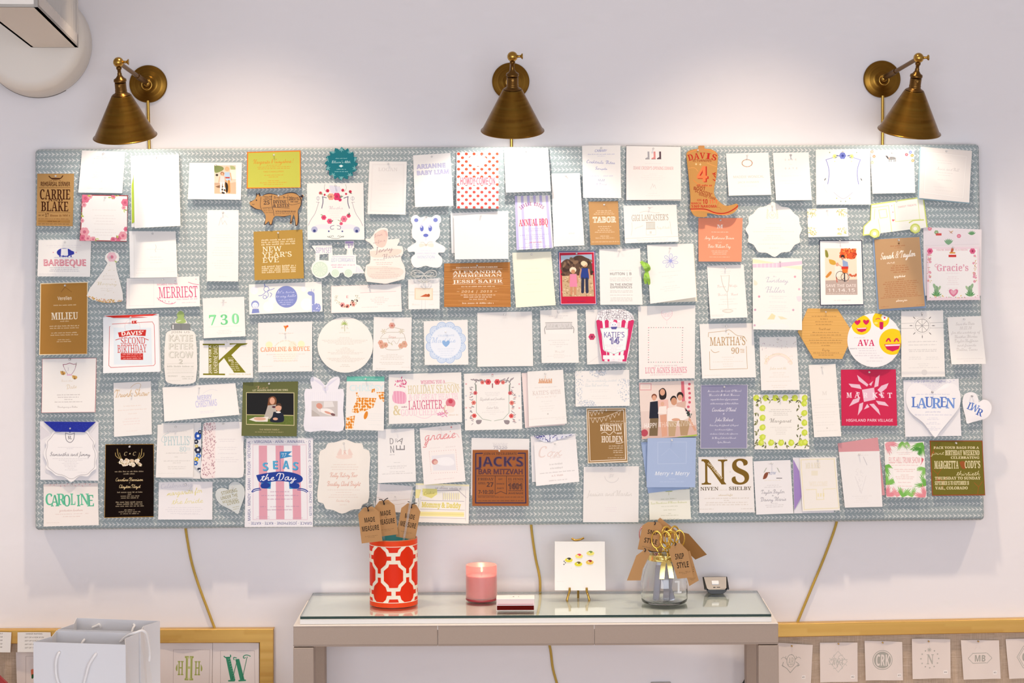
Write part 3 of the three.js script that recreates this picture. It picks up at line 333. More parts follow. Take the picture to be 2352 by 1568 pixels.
card({ n: inv, d: 'die-cut toy train card with pale green wheels', K: 'C', o: [120, 1118, 340, 1105, 348, 1220, 495, 1215, 500, 1157, 475, 1145, 475, 1070, 575, 1065, 578, 1140, 560, 1157, 566, 1215, 596, 1220, 602, 1320, 640, 1332, 692, 1412, 568, 1418, 552, 1448, 515, 1462, 478, 1446, 458, 1408, 428, 1412, 412, 1450, 375, 1465, 338, 1446, 312, 1404, 290, 1440, 250, 1464, 210, 1470, 165, 1455, 130, 1418, 115, 1370, 125, 1320, 158, 1288, 162, 1180], hole: [205, 1215, 300, 1205, 302, 1280, 205, 1272], c: '#efeeeb', f: () => { const v = '#a9a3cc', pk = '#cf8fb4'; m(230, 1120, 190, '#c9c6cc', 8); t('SIP’N’SET', 250, 1168, 175, 56, v, 's'); r(482, 1072, 88, 24, '#b6a2d2'); t('17', 535, 1122, 60, 40, '#9a7fc0', 'R'); r(340, 1232, 240, 6, '#c8c4dc'); t('LEO F CORRIGAN V I', 455, 1272, 250, 40, '#9ea9cf', 's'); ms(400, 1325, [140, 110], 24, pk, 14); m(525, 1325, 120, pk, 12); for (const [x, y, R] of [[212, 1372, 92], [375, 1414, 46], [515, 1412, 46]]) { ci(x, y, R, '#d7e6d8'); rg(x, y, R - 5, '#eef3ee', 6); rg(x, y, R * .8, '#bcd6c2', 4); for (let k = 0; k < 12; k++) l('#bcd6c2', 3, x, y, x + Math.cos(k * .524) * R * .8, y + Math.sin(k * .524) * R * .8); ci(x, y, R * .2, '#cfe2d2'); } for (let k = 0; k < 5; k++) l('#c3bedd', 5, 606 + k * 14, 1345 + k * 10, 600 + k * 18, 1405); ms(180, 1230, [30, 30, 30], 20, '#b9b5cc', 8); l('#c8d8cc', 5, 505, 1165, 510, 1212); l('#c8d8cc', 5, 545, 1165, 548, 1212); } });
card({ n: inv, d: 'die-cut stack of blush teacups with flowing grey script', K: 'C', o: smooth([700, 1040, 745, 1045, 790, 990, 830, 940, 900, 925, 940, 940, 945, 1052, 1055, 1040, 1066, 1070, 1040, 1118, 1095, 1125, 1105, 1200, 1082, 1240, 1098, 1300, 1115, 1328, 1118, 1475, 715, 1505, 705, 1330, 745, 1310, 752, 1230, 745, 1165, 788, 1148, 740, 1085, 700, 1062], 2), c: '#f3e9e2', f: () => { bl('#efcabf', 790, 1000, 850, 945, 935, 945, 940, 1050, 900, 1150, 800, 1120); bl('#f2d8cc', 745, 1180, 1090, 1130, 1090, 1220, 760, 1260); bl('#f1dcd2', 715, 1340, 1110, 1330, 1110, 1460, 720, 1490); const k = '#9d8f92'; t('Join', 840, 1000, 90, 30, k, 'i', -.2); t('us for a', 850, 1068, 130, 30, k, 'i', -.2); t('Jenny', 905, 1150, 190, 60, k, 'i', -.18); t('Harris', 985, 1225, 190, 46, k, 'i', -.12); m(850, 1270, 130, k, 8); ms(900, 1300, [180, 160], 20, '#c4a9a4', 9); ms(910, 1345, [60, 330, 110, 200, 300, 330, 280], 20, '#b5a6a4', 7); } });
card({ n: inv, d: 'die-cut white teddy bear card with blue eyes and ears', K: 'C', o: smooth([1245, 785, 1290, 815, 1345, 800, 1405, 815, 1455, 785, 1505, 805, 1512, 860, 1490, 890, 1502, 960, 1490, 1030, 1450, 1075, 1520, 1110, 1557, 1140, 1545, 1190, 1482, 1195, 1487, 1215, 1522, 1250, 1522, 1310, 1490, 1350, 1420, 1352, 1345, 1335, 1270, 1355, 1220, 1345, 1190, 1290, 1195, 1240, 1230, 1210, 1225, 1185, 1165, 1185, 1148, 1150, 1200, 1110, 1245, 1075, 1205, 1030, 1195, 960, 1205, 895, 1188, 860, 1195, 810], 3), c: '#f7f5f3', f: () => { const b = '#6b78c8'; el(1245, 845, 22, 20, '#7f8ad2'); el(1452, 843, 24, 22, '#7f8ad2'); for (const x of [1305, 1395]) { el(x, 925, 22, 42, '#dfe2f4'); el(x, 935, 19, 30, b); ci(x - 4, 918, 8, '#f4f4fb'); } el(1348, 1008, 27, 18, b); l('#b9bfe4', 4, 1348, 1028, 1348, 1062); bl('#ece6da', 1340, 1105, 1275, 1080, 1275, 1145, 1340, 1120); bl('#ece6da', 1360, 1105, 1430, 1075, 1435, 1145, 1360, 1120); cv('#cfc6b2', 4, 1340, 1105, 1330, 1080, 1290, 1085); cv('#cfc6b2', 4, 1360, 1105, 1375, 1075, 1420, 1080); ci(1350, 1112, 12, '#d8d0c0'); m(1345, 1172, 110, '#d0d3e8', 9); t('JAMES PRESTON', 1350, 1203, 210, 18, '#c9cde6', 's'); t('WINSTON', 1350, 1240, 190, 32, '#c6cae4', 's'); m(1355, 1272, 140, '#d5d8ea', 7); } });
card({ n: inv, d: 'red and white gingham card with scalloped lettering across its middle', K: 'D', q: [180, 118, 630, 118, 632, 720, 180, 718], lift: .015, c: '#fbefe9', f: () => { for (let j = 0; j < 15; j++) for (let i = 0; i < 11; i++) if ((i + j) % 2 === 0) el(203 + i * 41.5, 133 + j * 41, 17, 15, j < 9 ? '#d94a2e' : '#d64a42'); el(405, 205, 105, 58, '#fdf6f2'); ht(450, 140, 30, 26, '#e8604c'); r(205, 385, 395, 82, '#fbf1ec'); t('HOWDY·COME·ON', 408, 425, 380, 70, '#d9546a', 's', null, 7); m(408, 260, 40, '#d98b7a', 10); m(400, 635, 90, '#e9a79a', 10); }, pin: [0, 20] });
card({ n: inv, d: 'blank white square card glaring under the middle lamp', K: 'D', q: [690, 80, 1165, 68, 1195, 535, 710, 548], lift: .02, z: .004, f: () => { t('Katy', 900, 210, 90, 30, '#e6e2de', 'i'); ms(960, 260, [160, 120, 0, 140], 30, '#ebe7e4', 8); } });
card({ n: inv, d: 'lavender striped card for an annual cookout with red capitals', K: 'D', q: [805, 585, 1185, 575, 1222, 1140, 825, 1165], lift: .014, f: () => { for (let i = 0; i < 6; i++) p('#c3bce6', 805 + i * 66, 580, 832 + i * 66, 580, 852 + i * 68, 1165, 825 + i * 68, 1165); el(1030, 735, 105, 62, '#f8f5f6'); r(930, 735, 200, 90, '#f8f5f6'); ta('DIVINE ESTES', 990, 860, 190, -2.27, -.9, 36, '#c4384a', 'R'); ta('DIVINE ESTES', 988, 858, 190, -2.27, -.9, 34, '#6a4b8c', 'r'); t('ANNUAL BBQ', 1003, 872, 305, 72, '#d0314a', 'R'); ms(1010, 940, [180, 140, 0, 300, 180, 210, 0, 180, 120, 320], 22, '#a48fd0', 9); m(1020, 1087, 120, '#d06a86', 10); } });
card({ n: inv, d: 'tall blank white card overlapping the lavender striped one', K: 'D', q: [1200, 345, 1505, 338, 1555, 1115, 1225, 1128], z: .004, lift: .016, f: () => { bl('#f6e6e4', 1300, 420, 1420, 425, 1425, 540, 1305, 540); t('M', 1362, 475, 80, 70, '#f2d9d8', 'r'); ms(1370, 660, [120, 150, 0, 140, 110, 0, 0, 130], 34, '#f1e4e2', 7); t('RSVP', 1405, 990, 60, 14, '#eed2d2', 'r'); } });
card({ n: 'envelope', d: 'blank white envelope behind the sheet under the gingham card', K: 'D', q: [115, 770, 735, 745, 720, 1200, 128, 1198], c: '#f7f6f4', pin: 0, lift: .006, f: () => l('#dedbd8', 4, 118, 775, 160, 855, 430, 790) });
card({ n: inv, d: 'blank white sheet leaning in front of the envelope under the gingham', K: 'D', q: [150, 800, 737, 748, 740, 1260, 162, 1266], z: .004, lift: .014, f: () => ms(450, 940, [260, 0, 320, 220, 0, 300, 180], 36, '#efece9', 7) });
card({ n: 'photo_card', d: 'small white card with a baby photo printed within thin ribbon lines', K: 'c', q: [1140, 100, 1475, 84, 1475, 410, 1145, 415], f: () => { r(1210, 190, 195, 122, '#e9d3b8'); r(1222, 198, 172, 106, '#f3e4d0'); p('#c4623c', 1268, 280, 1330, 250, 1372, 262, 1366, 280); el(1360, 264, 14, 16, '#a4552e'); for (const s of [1288, 1326]) { l('#cfd4d4', 4, s, 96, s, 188); l('#cfd4d4', 4, s, 314, s, 408); } for (const s of [232, 262]) { l('#cfd4d4', 4, 1145, s, 1208, s); l('#cfd4d4', 4, 1406, s - 4, 1472, s - 6); } m(1225, 135, 50, '#dcd7d0', 8); t('Welcome', 1225, 362, 80, 16, '#d8d2c6', 'i'); m(1390, 358, 50, '#dcd7d0', 8); } });
card({ n: 'wooden_card', d: 'wide wood veneer card with white slab lettering', K: 'd', q: [185, 115, 882, 100, 890, 575, 185, 575], c: '#b5783a', th: .0016, fin: 'satin', f: () => { for (let i = 0; i < 130; i++) { const y = 95 + rnd() * 490; cv(['#9d6229', '#c4854a', '#a96b31', '#cf9250'][i % 4] + '88', 1 + rnd() * 4, 180, y, 340 + rnd() * 80, y + rnd() * 16 - 8, 620, y + rnd() * 20 - 10, 895, y + rnd() * 12 - 6); } const w = '#f4ece0'; t('TOGETHER WITH THEIR FAMILIES', 530, 155, 440, 15, w, 'R'); l(w, 3, 275, 178, 800, 170); t('ALEXANDRA', 535, 203, 520, 30, w, 'R'); t('ZIMMERMAN', 535, 241, 520, 27, w, 'R'); t('AND', 535, 272, 54, 12, w, 'R'); l(w, 3, 275, 272, 500, 270); l(w, 3, 570, 270, 800, 266); t('JESSE SAFIR', 540, 301, 520, 33, w, 'R'); l(w, 3, 275, 332, 805, 324); ms(540, 354, [350, 0, 0, 0, 360, 300, 180], 22, w, 12); ms(540, 376, [440], 20, '#e6cfae', 4); t('~ 2014 | 2015 ~', 530, 406, 430, 22, '#efdcc0', 'i'); ms(545, 504, [420], 20, '#e6cfae', 4); m(540, 527, 330, w, 15); }, pin: [0, 28] });
card({ n: inv, d: 'pale lemon blank card left of the red bordered children photo', K: 'd', q: [905, 0, 1318, -12, 1367, 555, 945, 582], c: '#f6f4df', lift: .012, f: () => ms(1120, 170, [140, 200, 0, 180, 120, 0, 200], 42, '#ecead0', 7) });
card({ n: 'photo_card', d: 'photo card of two children on beach rocks with red border', K: 'e', q: [55, 128, 445, 122, 465, 688, 75, 692], c: '#c21a3c', fin: 'satin', f: (q) => { bd(q, 2, '#3b3f86', 10); bd(q, 10, '#f0d9dc', 6); p('#b7cbdd', 82, 168, 412, 155, 416, 250, 86, 250); bl('#5a4234', 86, 250, 130, 200, 190, 215, 240, 170, 300, 165, 345, 190, 410, 215, 425, 400, 95, 400); for (let i = 0; i < 46; i++) el(95 + rnd() * 320, 205 + rnd() * 185, 10 + rnd() * 22, 8 + rnd() * 14, ['#6d5140', '#3f2c23', '#86684f', '#4f382b'][i % 4], rnd() * 3); p('#c9ab85', 95, 385, 425, 375, 436, 600, 102, 604); for (let i = 0; i < 90; i++) el(100 + rnd() * 330, 395 + rnd() * 200, 5 + rnd() * 12, 3 + rnd() * 6, ['#b3926c', '#d9c09c', '#a3805c', '#e2cba8'][i % 4], rnd()); per(215, 302, 288, '#ecd9b8', '#c98f6a', '#df7fa0', '#c98f6a'); p('#e38aa8', 182, 365, 250, 365, 258, 500, 176, 500); per(338, 228, 342, '#e2cda4', '#c98f6a', '#243a86', '#2c3048'); l('#8b8478', 4, 292, 320, 300, 540); el(325, 252, 30, 26, '#e8d6b2'); el(212, 322, 36, 32, '#ecdcc0'); el(214, 340, 22, 22, '#c48c68'); m(250, 652, 190, '#8c1858', 12); }, pin: [0, 22] });
card({ n: inv, d: 'white card with blue handwriting listing cocktails and bites', K: 'E', q: [78, 45, 490, 40, 500, 608, 90, 605], f: () => { const b = '#7f84b8'; t('CANARY', 280, 98, 130, 26, b, 'k'); m(285, 135, 290, '#9fa2c8', 9); m(285, 155, 80, '#b9bbd6', 7); t('Cocktails  Bites', 282, 218, 310, 34, b, 'i', .03); t('Scripts', 288, 285, 130, 32, b, 'i', .02); m(215, 368, 90, '#c2c4dc', 12); m(358, 366, 100, '#c2c4dc', 12); t('10.22', 285, 412, 80, 20, b, 'k'); t('& Tonic', 290, 453, 120, 22, '#b3b6d4', 'i'); ms(295, 518, [150, 100, 80, 170], 15, '#b9bbd6', 7); } });
card({ n: inv, d: 'white card edged in black with three tiny boots near its top', K: 'E', q: [550, 42, 1142, 52, 1145, 635, 550, 632], f: (q) => { bd(q, 1, '#4f4c50', 5); for (const [x, c] of [[790, '#a9a8ae'], [855, '#dd8f8d'], [915, '#5d4a52']]) { p(c, x - 8, 108, x + 12, 108, x + 14, 188, x - 30, 188, x - 30, 180, x - 6, 168); l('#3d363a', 3, x - 30, 189, x + 14, 189); } m(845, 238, 180, '#d8d5d4', 7); t('DIANE CROSBY’S OPENING DINNER', 845, 286, 430, 34, '#d7a6a6', 's'); ms(845, 350, [90, 200, 260, 200], 20, '#dddad8', 6); l('#d6d2d0', 4, 815, 510, 838, 455, 845, 495, 858, 465, 872, 510); ms(840, 560, [90, 160], 24, '#e0dddb', 6); }, lift: .006 });
card({ n: 'kraft_card', d: 'small tan card with white outlined capitals below the handwritten list', K: 'E', q: [148, 645, 465, 640, 488, 1108, 170, 1112], c: '#c09461', f: () => { const w = '#f2e8d8'; ms(315, 742, [150, 180, 220], 18, w, 9); t('TABOR', 318, 838, 245, 58, w, 'R', null, 6); ms(322, 912, [140, 100, 150, 210], 20, w, 9); ms(325, 1015, [100, 200], 20, w, 8); m(328, 1075, 290, w, 8); }, pin: [10, 36] });
card({ n: inv, d: 'wide ivory card with ornate taupe lettering over a drawn tent', K: 'E', q: [522, 690, 1092, 678, 1117, 1075, 540, 1092], f: () => { const k = '#a39684'; m(815, 705, 60, '#e0b9bd', 8); cv('#c7bcae', 3, 700, 765, 760, 740, 860, 770, 910, 765); t('GIGI LANCASTER’S', 808, 818, 395, 66, k, 'r'); for (let i = 0; i < 7; i++) l(k, 5, 772 + i * 14, 872, 772 + i * 14, 935); l(k, 4, 765, 868, 860, 866); l(k, 4, 765, 940, 862, 938); cv('#cfc6ba', 3, 615, 870, 620, 950, 605, 1010); cv('#cfc6ba', 3, 1020, 860, 1030, 950, 1040, 1000); t('you’re invited', 690, 915, 90, 18, '#cfc6ba', 'i', -.3); t('Party & Soirée', 950, 925, 140, 26, '#d6cec2', 'i'); o(768, 945, 100, 60, '#d6cec2', 3); t('H', 815, 978, 20, 24, k, 'r'); l('#c9c0b4', 3, 545, 1042, 1112, 1022); ms(830, 1052, [330, 300], 14, '#d0c8be', 7); } });
card({ n: 'wooden_card', d: 'die-cut tan cowboy boot with red birthday lettering', K: 'F', o: smooth([78, 125, 110, 95, 165, 82, 203, 76, 205, 48, 238, 44, 270, 47, 272, 74, 340, 82, 410, 130, 412, 210, 400, 370, 372, 540, 385, 590, 440, 655, 500, 690, 570, 680, 620, 668, 632, 700, 605, 745, 550, 782, 430, 790, 300, 772, 297, 804, 190, 808, 155, 790, 115, 715, 120, 640, 112, 500, 95, 330, 80, 200], 3), c: '#bd8c4e', th: .004, lift: .014, z: .002, f: () => { const d = '#b3231d', k = '#8f3a1e'; cv('#e08a4a', 8, 84, 128, 160, 92, 260, 84, 340, 92, 404, 135); r(207, 44, 62, 60, '#c28a52'); const top = 'DAVIS'; [...top].forEach((ch, i) => t(ch, 120 + i * 64, 180 - Math.sin((i + .6) / 5 * 3) * 28, 60, 66, d, 'R', -.28 + i * .14)); t('IS TURNING', 245, 205, 205, 22, k, 'S'); cv('#d99a58', 6, 95, 290, 160, 270, 200, 320); cv('#d99a58', 6, 402, 270, 340, 250, 300, 230); t('4', 258, 352, 120, 170, d, 'S'); t('4', 246, 345, 118, 168, '#e07a48', 'S'); for (const [y, a] of [[330, -.5], [360, .4], [395, .9], [430, .6]]) lf(398, y, 52, Math.PI + a, d, .2); cv('#e0803f', 5, 150, 410, 180, 450, 260, 470, 340, 490); m(265, 470, 160, d, 18); m(235, 482, 80, k, 12); t('BOOT', 215, 505, 130, 36, k, 'S', .06); t('SCOOTIN’', 260, 548, 190, 36, k, 'S', .26); t('GOOD TIME', 300, 590, 190, 26, k, 'S', .3); t('ON', 215, 630, 50, 22, d, 'R'); t('10', 276, 645, 58, 52, d, 'S'); t('11-1', 365, 645, 92, 46, '#d9643e', 'S'); t('MARCH', 180, 663, 110, 20, d, 'S'); t('5369 NAKOMA', 265, 695, 275, 30, d, 'S'); cv(d, 11, 120, 725, 230, 722, 300, 728, 380, 770, 500, 775, 600, 720, 628, 690); cv('#e58a4c', 9, 130, 742, 230, 738, 300, 745, 400, 786, 540, 782); cv('#a0642c', 3, 420, 660, 400, 720, 430, 700, 450, 735); for (const [x, y] of [[180, 242], [225, 245]]) p('#e9c79a', x, y - 14, x + 6, y - 2, x + 15, y, x + 5, y + 6, x, y + 16, x - 5, y + 6, x - 15, y, x - 5, y - 3); }, pin: [-155, 50] });
card({ n: inv, d: 'coral square card with white script under the boot', K: 'F', q: [205, 820, 680, 822, 668, 1290, 208, 1288], c: '#ee9474', f: () => { const w = '#fbe9e0'; t('M', 440, 912, 70, 40, w, 'R'); m(440, 972, 180, w, 8); t('Amy Katherine Brown', 440, 1032, 320, 34, w, 'i'); t('and', 440, 1080, 40, 14, w, 'i'); t('Peter William Fay', 440, 1122, 250, 36, w, 'i'); ms(440, 1175, [180, 160, 150], 17, w, 7); m(440, 1240, 220, '#f8d8c8', 7); }, pin: [0, 24] });
card({ n: inv, d: 'square white card with a small berry wreath at its top', K: 'F', q: [502, 128, 958, 118, 992, 572, 532, 582], lift: .014, f: () => { for (let i = 0; i < 34; i++) { const a = i * .185, x = 730 + Math.cos(a) * 55, y = 232 + Math.sin(a) * 38; ci(x, y, 4.5, ['#c26a5c', '#8e9a72', '#b9977a'][i % 3]); } t('MADDIE WONICAL', 745, 378, 330, 26, '#e6c6c0', 's'); t('JACK KOMAN', 745, 436, 225, 20, '#ebd2cc', 's'); m(745, 478, 170, '#eee2de', 7); } });
card({ n: inv, d: 'white save the date card with scattered letters below a steel pin', K: 'F', q: [1005, 122, 1390, 115, 1425, 628, 1040, 632], dark: 1, lift: .014, f: () => { t('S A V E', 1198, 195, 130, 18, '#c2b4b4', 'm'); m(1200, 245, 30, '#d9d2d2', 8); t('D A T E', 1205, 288, 140, 18, '#c9b6ba', 'm'); ms(1205, 368, [210, 0, 250, 150], 26, '#ded6d6', 7); m(1300, 480, 60, '#e2dcdc', 6); } });
card({ n: inv, d: 'scalloped oval white plaque with a pale crest', K: 'F', o: smooth([1000, 648, 1100, 698, 1180, 712, 1238, 775, 1285, 812, 1292, 880, 1318, 945, 1292, 1010, 1298, 1080, 1240, 1112, 1188, 1180, 1100, 1192, 1025, 1240, 940, 1196, 850, 1185, 800, 1110, 738, 1075, 745, 1010, 712, 945, 745, 880, 745, 812, 800, 770, 850, 712, 930, 695], 3), c: '#f6f3ec', lift: .007, f: () => { rg(1000, 790, 34, '#d9d1bb', 4); t('M', 1000, 790, 34, 30, '#d9d1bb', 'r'); for (const s of [-1, 1]) for (let i = 0; i < 6; i++) lf(1000 + s * 40, 830 - i * 16, 34, s > 0 ? -.5 - i * .1 : -2.6 + i * .1, '#e2dcc8'); ms(1015, 880, [150, 0, 170, 200, 440, 0, 150, 200, 240, 0, 330, 0, 100], 22, '#d3cec4', 7); }, pin: [-15, 46] });
card({ n: inv, d: 'small landscape card bordered by olive leaf wreaths', K: 'G', q: [-30, 720, 400, 712, 415, 1018, -18, 1028], f: () => { for (const [cx, cy, a0] of [[10, 760, .3], [340, 760, 1.6], [20, 970, -1], [350, 965, 3]]) for (let i = 0; i < 34; i++) lf(cx + (rnd() - .5) * 90, cy + (rnd() - .5) * 80, 22, a0 + (rnd() - .5) * 3, ['#c3c77a', '#a9b266', '#d8d79a', '#c9b26a'][i % 4]); el(185, 865, 150, 105, '#fbf8f4'); ms(185, 820, [160, 210, 190, 0, 140, 100], 24, '#f0dcd8', 7); } });
card({ n: inv, d: 'white card with a blue shield crest and yellow blossoms', K: 'G', q: [62, 85, 648, 80, 655, 678, 68, 678], lift: .006, f: () => { const b = '#8289c2'; for (const s of [-1, 1]) { const X = (x) => 358 + s * x; cv(b, 7, X(100), 170, X(185), 195); cv(b, 8, X(185), 195, X(140), 300, X(165), 455); fl(X(90), 160, 24, '#dfe394', '#b9c050'); lf(X(40), 155, 40, s > 0 ? -.2 : 3.3, '#4d568f'); lf(X(60), 165, 34, s > 0 ? .3 : 2.8, '#6a74ac'); ci(X(145), 118, 6, '#8c9a7a'); ci(X(90), 212, 5, '#cfd08a'); lf(X(185), 390, 36, s > 0 ? 1 : 2.1, '#5c6068'); cv('#d8cfd6', 4, X(210), 460, X(200), 510, X(170), 550); cv('#a7a9c0', 4, X(100), 545, X(40), 600, X(0), 612); ci(X(70), 608, 6, '#b9bf78'); ci(X(25), 640, 6, '#9aa890'); } fl(352, 152, 36, '#6f7ac0', '#3b4592'); ms(358, 340, [160, 0, 120], 26, '#dedbe4', 8); } });
card({ n: inv, d: 'white card with a tiny zebra and flowers in its top corners', K: 'G', q: [650, 95, 1118, 90, 1132, 552, 672, 560], lift: .013, f: () => { for (const [x, y, c] of [[668, 110, '#e8a08c'], [690, 160, '#d98a6c'], [670, 225, '#eac0a0'], [1040, 140, '#e2596a'], [1080, 115, '#7d86c4'], [1100, 150, '#c9a050'], [1108, 205, '#e0a06c']]) { fl(x, y, 17, c, '#fff8'); lf(x, y, 24, rnd() * 6, '#8fae8c'); } el(880, 180, 46, 17, '#4a4648'); p('#4a4648', 830, 178, 812, 152, 832, 152, 850, 175); for (const x of [855, 872, 905, 922]) l('#4a4648', 6, x, 185, x + 2, 216); for (let i = 0; i < 6; i++) l('#f2efec', 4, 848 + i * 13, 165, 852 + i * 13, 195); l('#cf8a6c', 5, 856, 168, 852, 190); ms(760, 310, [70], 20, '#ebe7e6', 7); m(950, 330, 90, '#ebe7e6', 7); t('RSVP', 898, 438, 28, 12, '#9c9896', 's'); } });
card({ n: inv, d: 'pale blue backing sheet behind the embossed vellum card', K: 'G', q: [1180, 60, 1738, 104, 1716, 668, 1158, 618], c: '#a9c6d0', pin: 0, lift: .008 });
card({ n: inv, d: 'tilted vellum card with an embossed border in the right corner', K: 'G', q: [1192, 55, 1742, 100, 1712, 656, 1172, 606], c: '#e7e0da', z: .003, lift: .012, f: (q) => { bd(q, 55, '#f0ebe5', 10); bd(q, 52, '#d8d0ca', 3); ms(1450, 205, [170, 150, 0, 0, 0, 180, 140, 0, 150], 26, '#cdc5c0', 7); t('Anna and Bill', 1490, 295, 240, 32, '#c8bfbb', 'i'); ms(1440, 490, [220, 180], 34, '#d6cec8', 6); } });
card({ n: inv, d: 'die-cut food truck card with lime outlines and wheels', K: 'G', o: [655, 672, 1150, 598, 1160, 612, 1225, 620, 1267, 920, 1192, 932, 1180, 968, 1133, 990, 1088, 966, 1075, 945, 760, 985, 745, 1020, 695, 1038, 652, 1015, 640, 1003, 568, 1012, 576, 910, 652, 840], c: '#f5f4ea', turn: -.14, f: () => { const c = '#d0d976'; l(c, 13, 660, 678, 1152, 606); l(c, 15, 1222, 622, 1260, 918); l(c, 14, 658, 680, 652, 842, 580, 912, 574, 1006, 640, 998); l('#e0e5a4', 8, 665, 712, 845, 688, 880, 965); l('#e0e5a4', 7, 700, 725, 690, 835); l('#e0e5a4', 8, 740, 735, 820, 725, 832, 812, 755, 824, 740, 735); l('#e3ea94', 5, 760, 985, 735, 830); l('#e0e5a4', 7, 905, 670, 920, 860, 1190, 835); l('#e0e5a4', 6, 1158, 612, 1182, 840); l('#d0d976', 13, 1070, 870, 1110, 848, 1220, 842); ht(896, 846, 26, 26, '#dc6a72'); ci(892, 758, 6, '#d98a8a'); ci(880, 690, 5, '#d98a8a'); t('SWEET TREATS', 1045, 692, 200, 18, '#e3b0a8', 's'); for (const [x, y] of [[695, 990], [1132, 935]]) { ci(x, y, 54, '#c9d365'); ci(x, y, 40, '#dde39a'); ci(x, y, 20, '#fbfaf2'); } }, pin: [12, 46] });
// middle rows
card({ n: 'kraft_card', d: 'ochre showroom card with a cream edge and condensed white capitals', K: 'a', q: [105, 140, 610, 125, 602, 890, 92, 900], c: '#a97a37', f: (q) => { bd(q, 3, '#f2e4c4', 12); const w = '#f4ead6'; l('#8a5f28', 6, 325, 232, 365, 180); l('#8a5f28', 6, 435, 230, 362, 178); t('Verellen', 362, 298, 150, 38, w, 's'); m(362, 370, 235, w, 10); t('MILIEU', 360, 485, 285, 74, w, 'R'); m(358, 540, 90, w, 10); ms(356, 590, [310, 300], 22, w, 11); ms(355, 662, [270, 285], 23, w, 11); ms(352, 735, [130, 150], 20, w, 9); }, pin: [10, 30] });
card({ n: inv, d: 'wide white holiday card with pink lettering and an empty photo frame', K: 'p', q: [291, 639, 458, 634, 459.5, 703, 290, 709], f: () => { o(297, 644, 56, 58, '#d9d6da', .6); l('#e6b8c6', .5, 291, 649, 291, 700); t('WISHING YOU THE', 384, 653, 48, 4.2, '#dc8aa4', 's'); t('MERRIEST', 408, 671, 90, 26, '#cf4f7c', 'r'); m(428, 687, 46, '#dfa7bb', 3.4); m(432, 695, 32, '#dfa7bb', 2); cv('#cf4f7c', 1, 360, 684, 375, 697, 395, 699, 402, 694); for (let i = 0; i < 6; i++) lf(362 + i * 6, 687 + i * 2, 4, 1 + i, '#cf4f7c'); cv('#cf4f7c', 1, 432, 648, 442, 652, 456, 654); ci(402, 645, .8, '#cf4f7c'); ci(450, 641, .8, '#cf4f7c'); }, pin: [0, 6] });
card({ n: 'envelope', d: 'white square birthday envelope with a red lined flap', K: 'a', q: [785, 478, 1362, 462, 1385, 1070, 800, 1086], c: '#e9eaec', pin: 0, body: 'envelope_body', lift: .006, parts: [{ n: 'liner', d: 'red liner', o: [780, 486, 1345, 464, 1250, 500, 880, 506], c: '#c22a22', z: .0016 }] });
card({ n: inv, d: 'square second birthday card with a red banner and label', K: 'a', q: [770, 500, 1352, 482, 1372, 1076, 770, 1092], z: .006, c: '#eef1f4', lift: .012, f: () => { const d = '#c22d28'; r(880, 610, 395, 390, '#dfeaf2'); l('#c9605c', 5, 865, 572, 1290, 548, 1308, 580, 1306, 990, 1290, 1010, 850, 1032, 828, 1010, 838, 600, 865, 572); ci(850, 580, 16, '#eef1f4'); el(1075, 600, 85, 28, '#dfeaf2'); rg(1078, 600, 80, '#d9b2b2', 2); p(d, 1072, 538, 1128, 536, 1116, 550, 1128, 566, 1074, 568); t('D', 1092, 551, 16, 16, '#f6ecea', 'S'); p(d, 925, 662, 1075, 634, 1222, 632, 1212, 698, 1075, 690, 938, 712); t('DAVIS’', 1075, 668, 240, 40, '#f7f0ee', 'S', -.06); t('SECOND', 1080, 748, 260, 72, d, 'r', -.02); t('BIRTHDAY', 1068, 832, 305, 82, d, 'r', -.02); l(d, 6, 900, 740, 945, 728); l(d, 6, 1200, 725, 1242, 740); g.save(); r(952, 880, 230, 70, d); g.restore(); ms(1066, 890, [190, 0, 180], 22, '#f3d3d0', 11); m(1066, 912, 210, '#f3d3d0', 10); ms(1070, 968, [150, 130], 16, '#eacfd0', 7); }, pin: [0, 10] });
card({ n: inv, d: 'die-cut baby bottle card with a green nipple and grey collar', K: 'b', o: smooth([165, 470, 185, 435, 225, 435, 247, 475, 240, 500, 272, 545, 278, 565, 305, 572, 308, 600, 300, 635, 345, 652, 366, 700, 370, 1168, 340, 1195, 210, 1212, 80, 1195, 48, 1165, 48, 700, 66, 655, 110, 635, 106, 600, 114, 570, 145, 560, 150, 540, 175, 505], 3), c: '#efece6', f: () => { bl('#a3bd76', 165, 470, 185, 430, 228, 432, 250, 475, 240, 505, 280, 565, 140, 565, 175, 505); lf(160, 548, 60, -.3, '#d5e2bd', .25); r(100, 565, 215, 72, '#85888a'); l('#6f7274', 4, 210, 568, 212, 636); r(120, 580, 14, 46, '#d8dadb'); const k = '#c6c4b8', e = '#f4f2ec'; t('JOIN US', 208, 657, 195, 20, '#a5a49c', 's'); for (const [s, y, w, h] of [['KATIE', 720, 265, 66], ['PETER', 806, 265, 62], ['CROW', 895, 262, 66], ['2', 968, 46, 46]]) { t(s, 213, y + 4, w, h, '#b3b2a6', 's'); t(s, 208, y, w, h, e, 's'); t(s, 208, y, w, h, k, 's', null, 3); } l('#cfcdc4', 3, 62, 995, 350, 985); m(205, 1020, 280, '#b6b5ab', 16); l('#cfcdc4', 3, 62, 1050, 350, 1045); ms(205, 1065, [270, 260], 16, '#d6d4cc', 7); l('#cfcdc4', 3, 62, 1092, 350, 1088); t('MONKEY', 125, 1122, 105, 16, '#bdbcb2', 's'); ms(282, 1128, [130, 110], 22, '#bdbcb2', 11); ms(140, 1172, [140], 12, '#d0cec6', 6); }, pin: 0, lift: .007 });
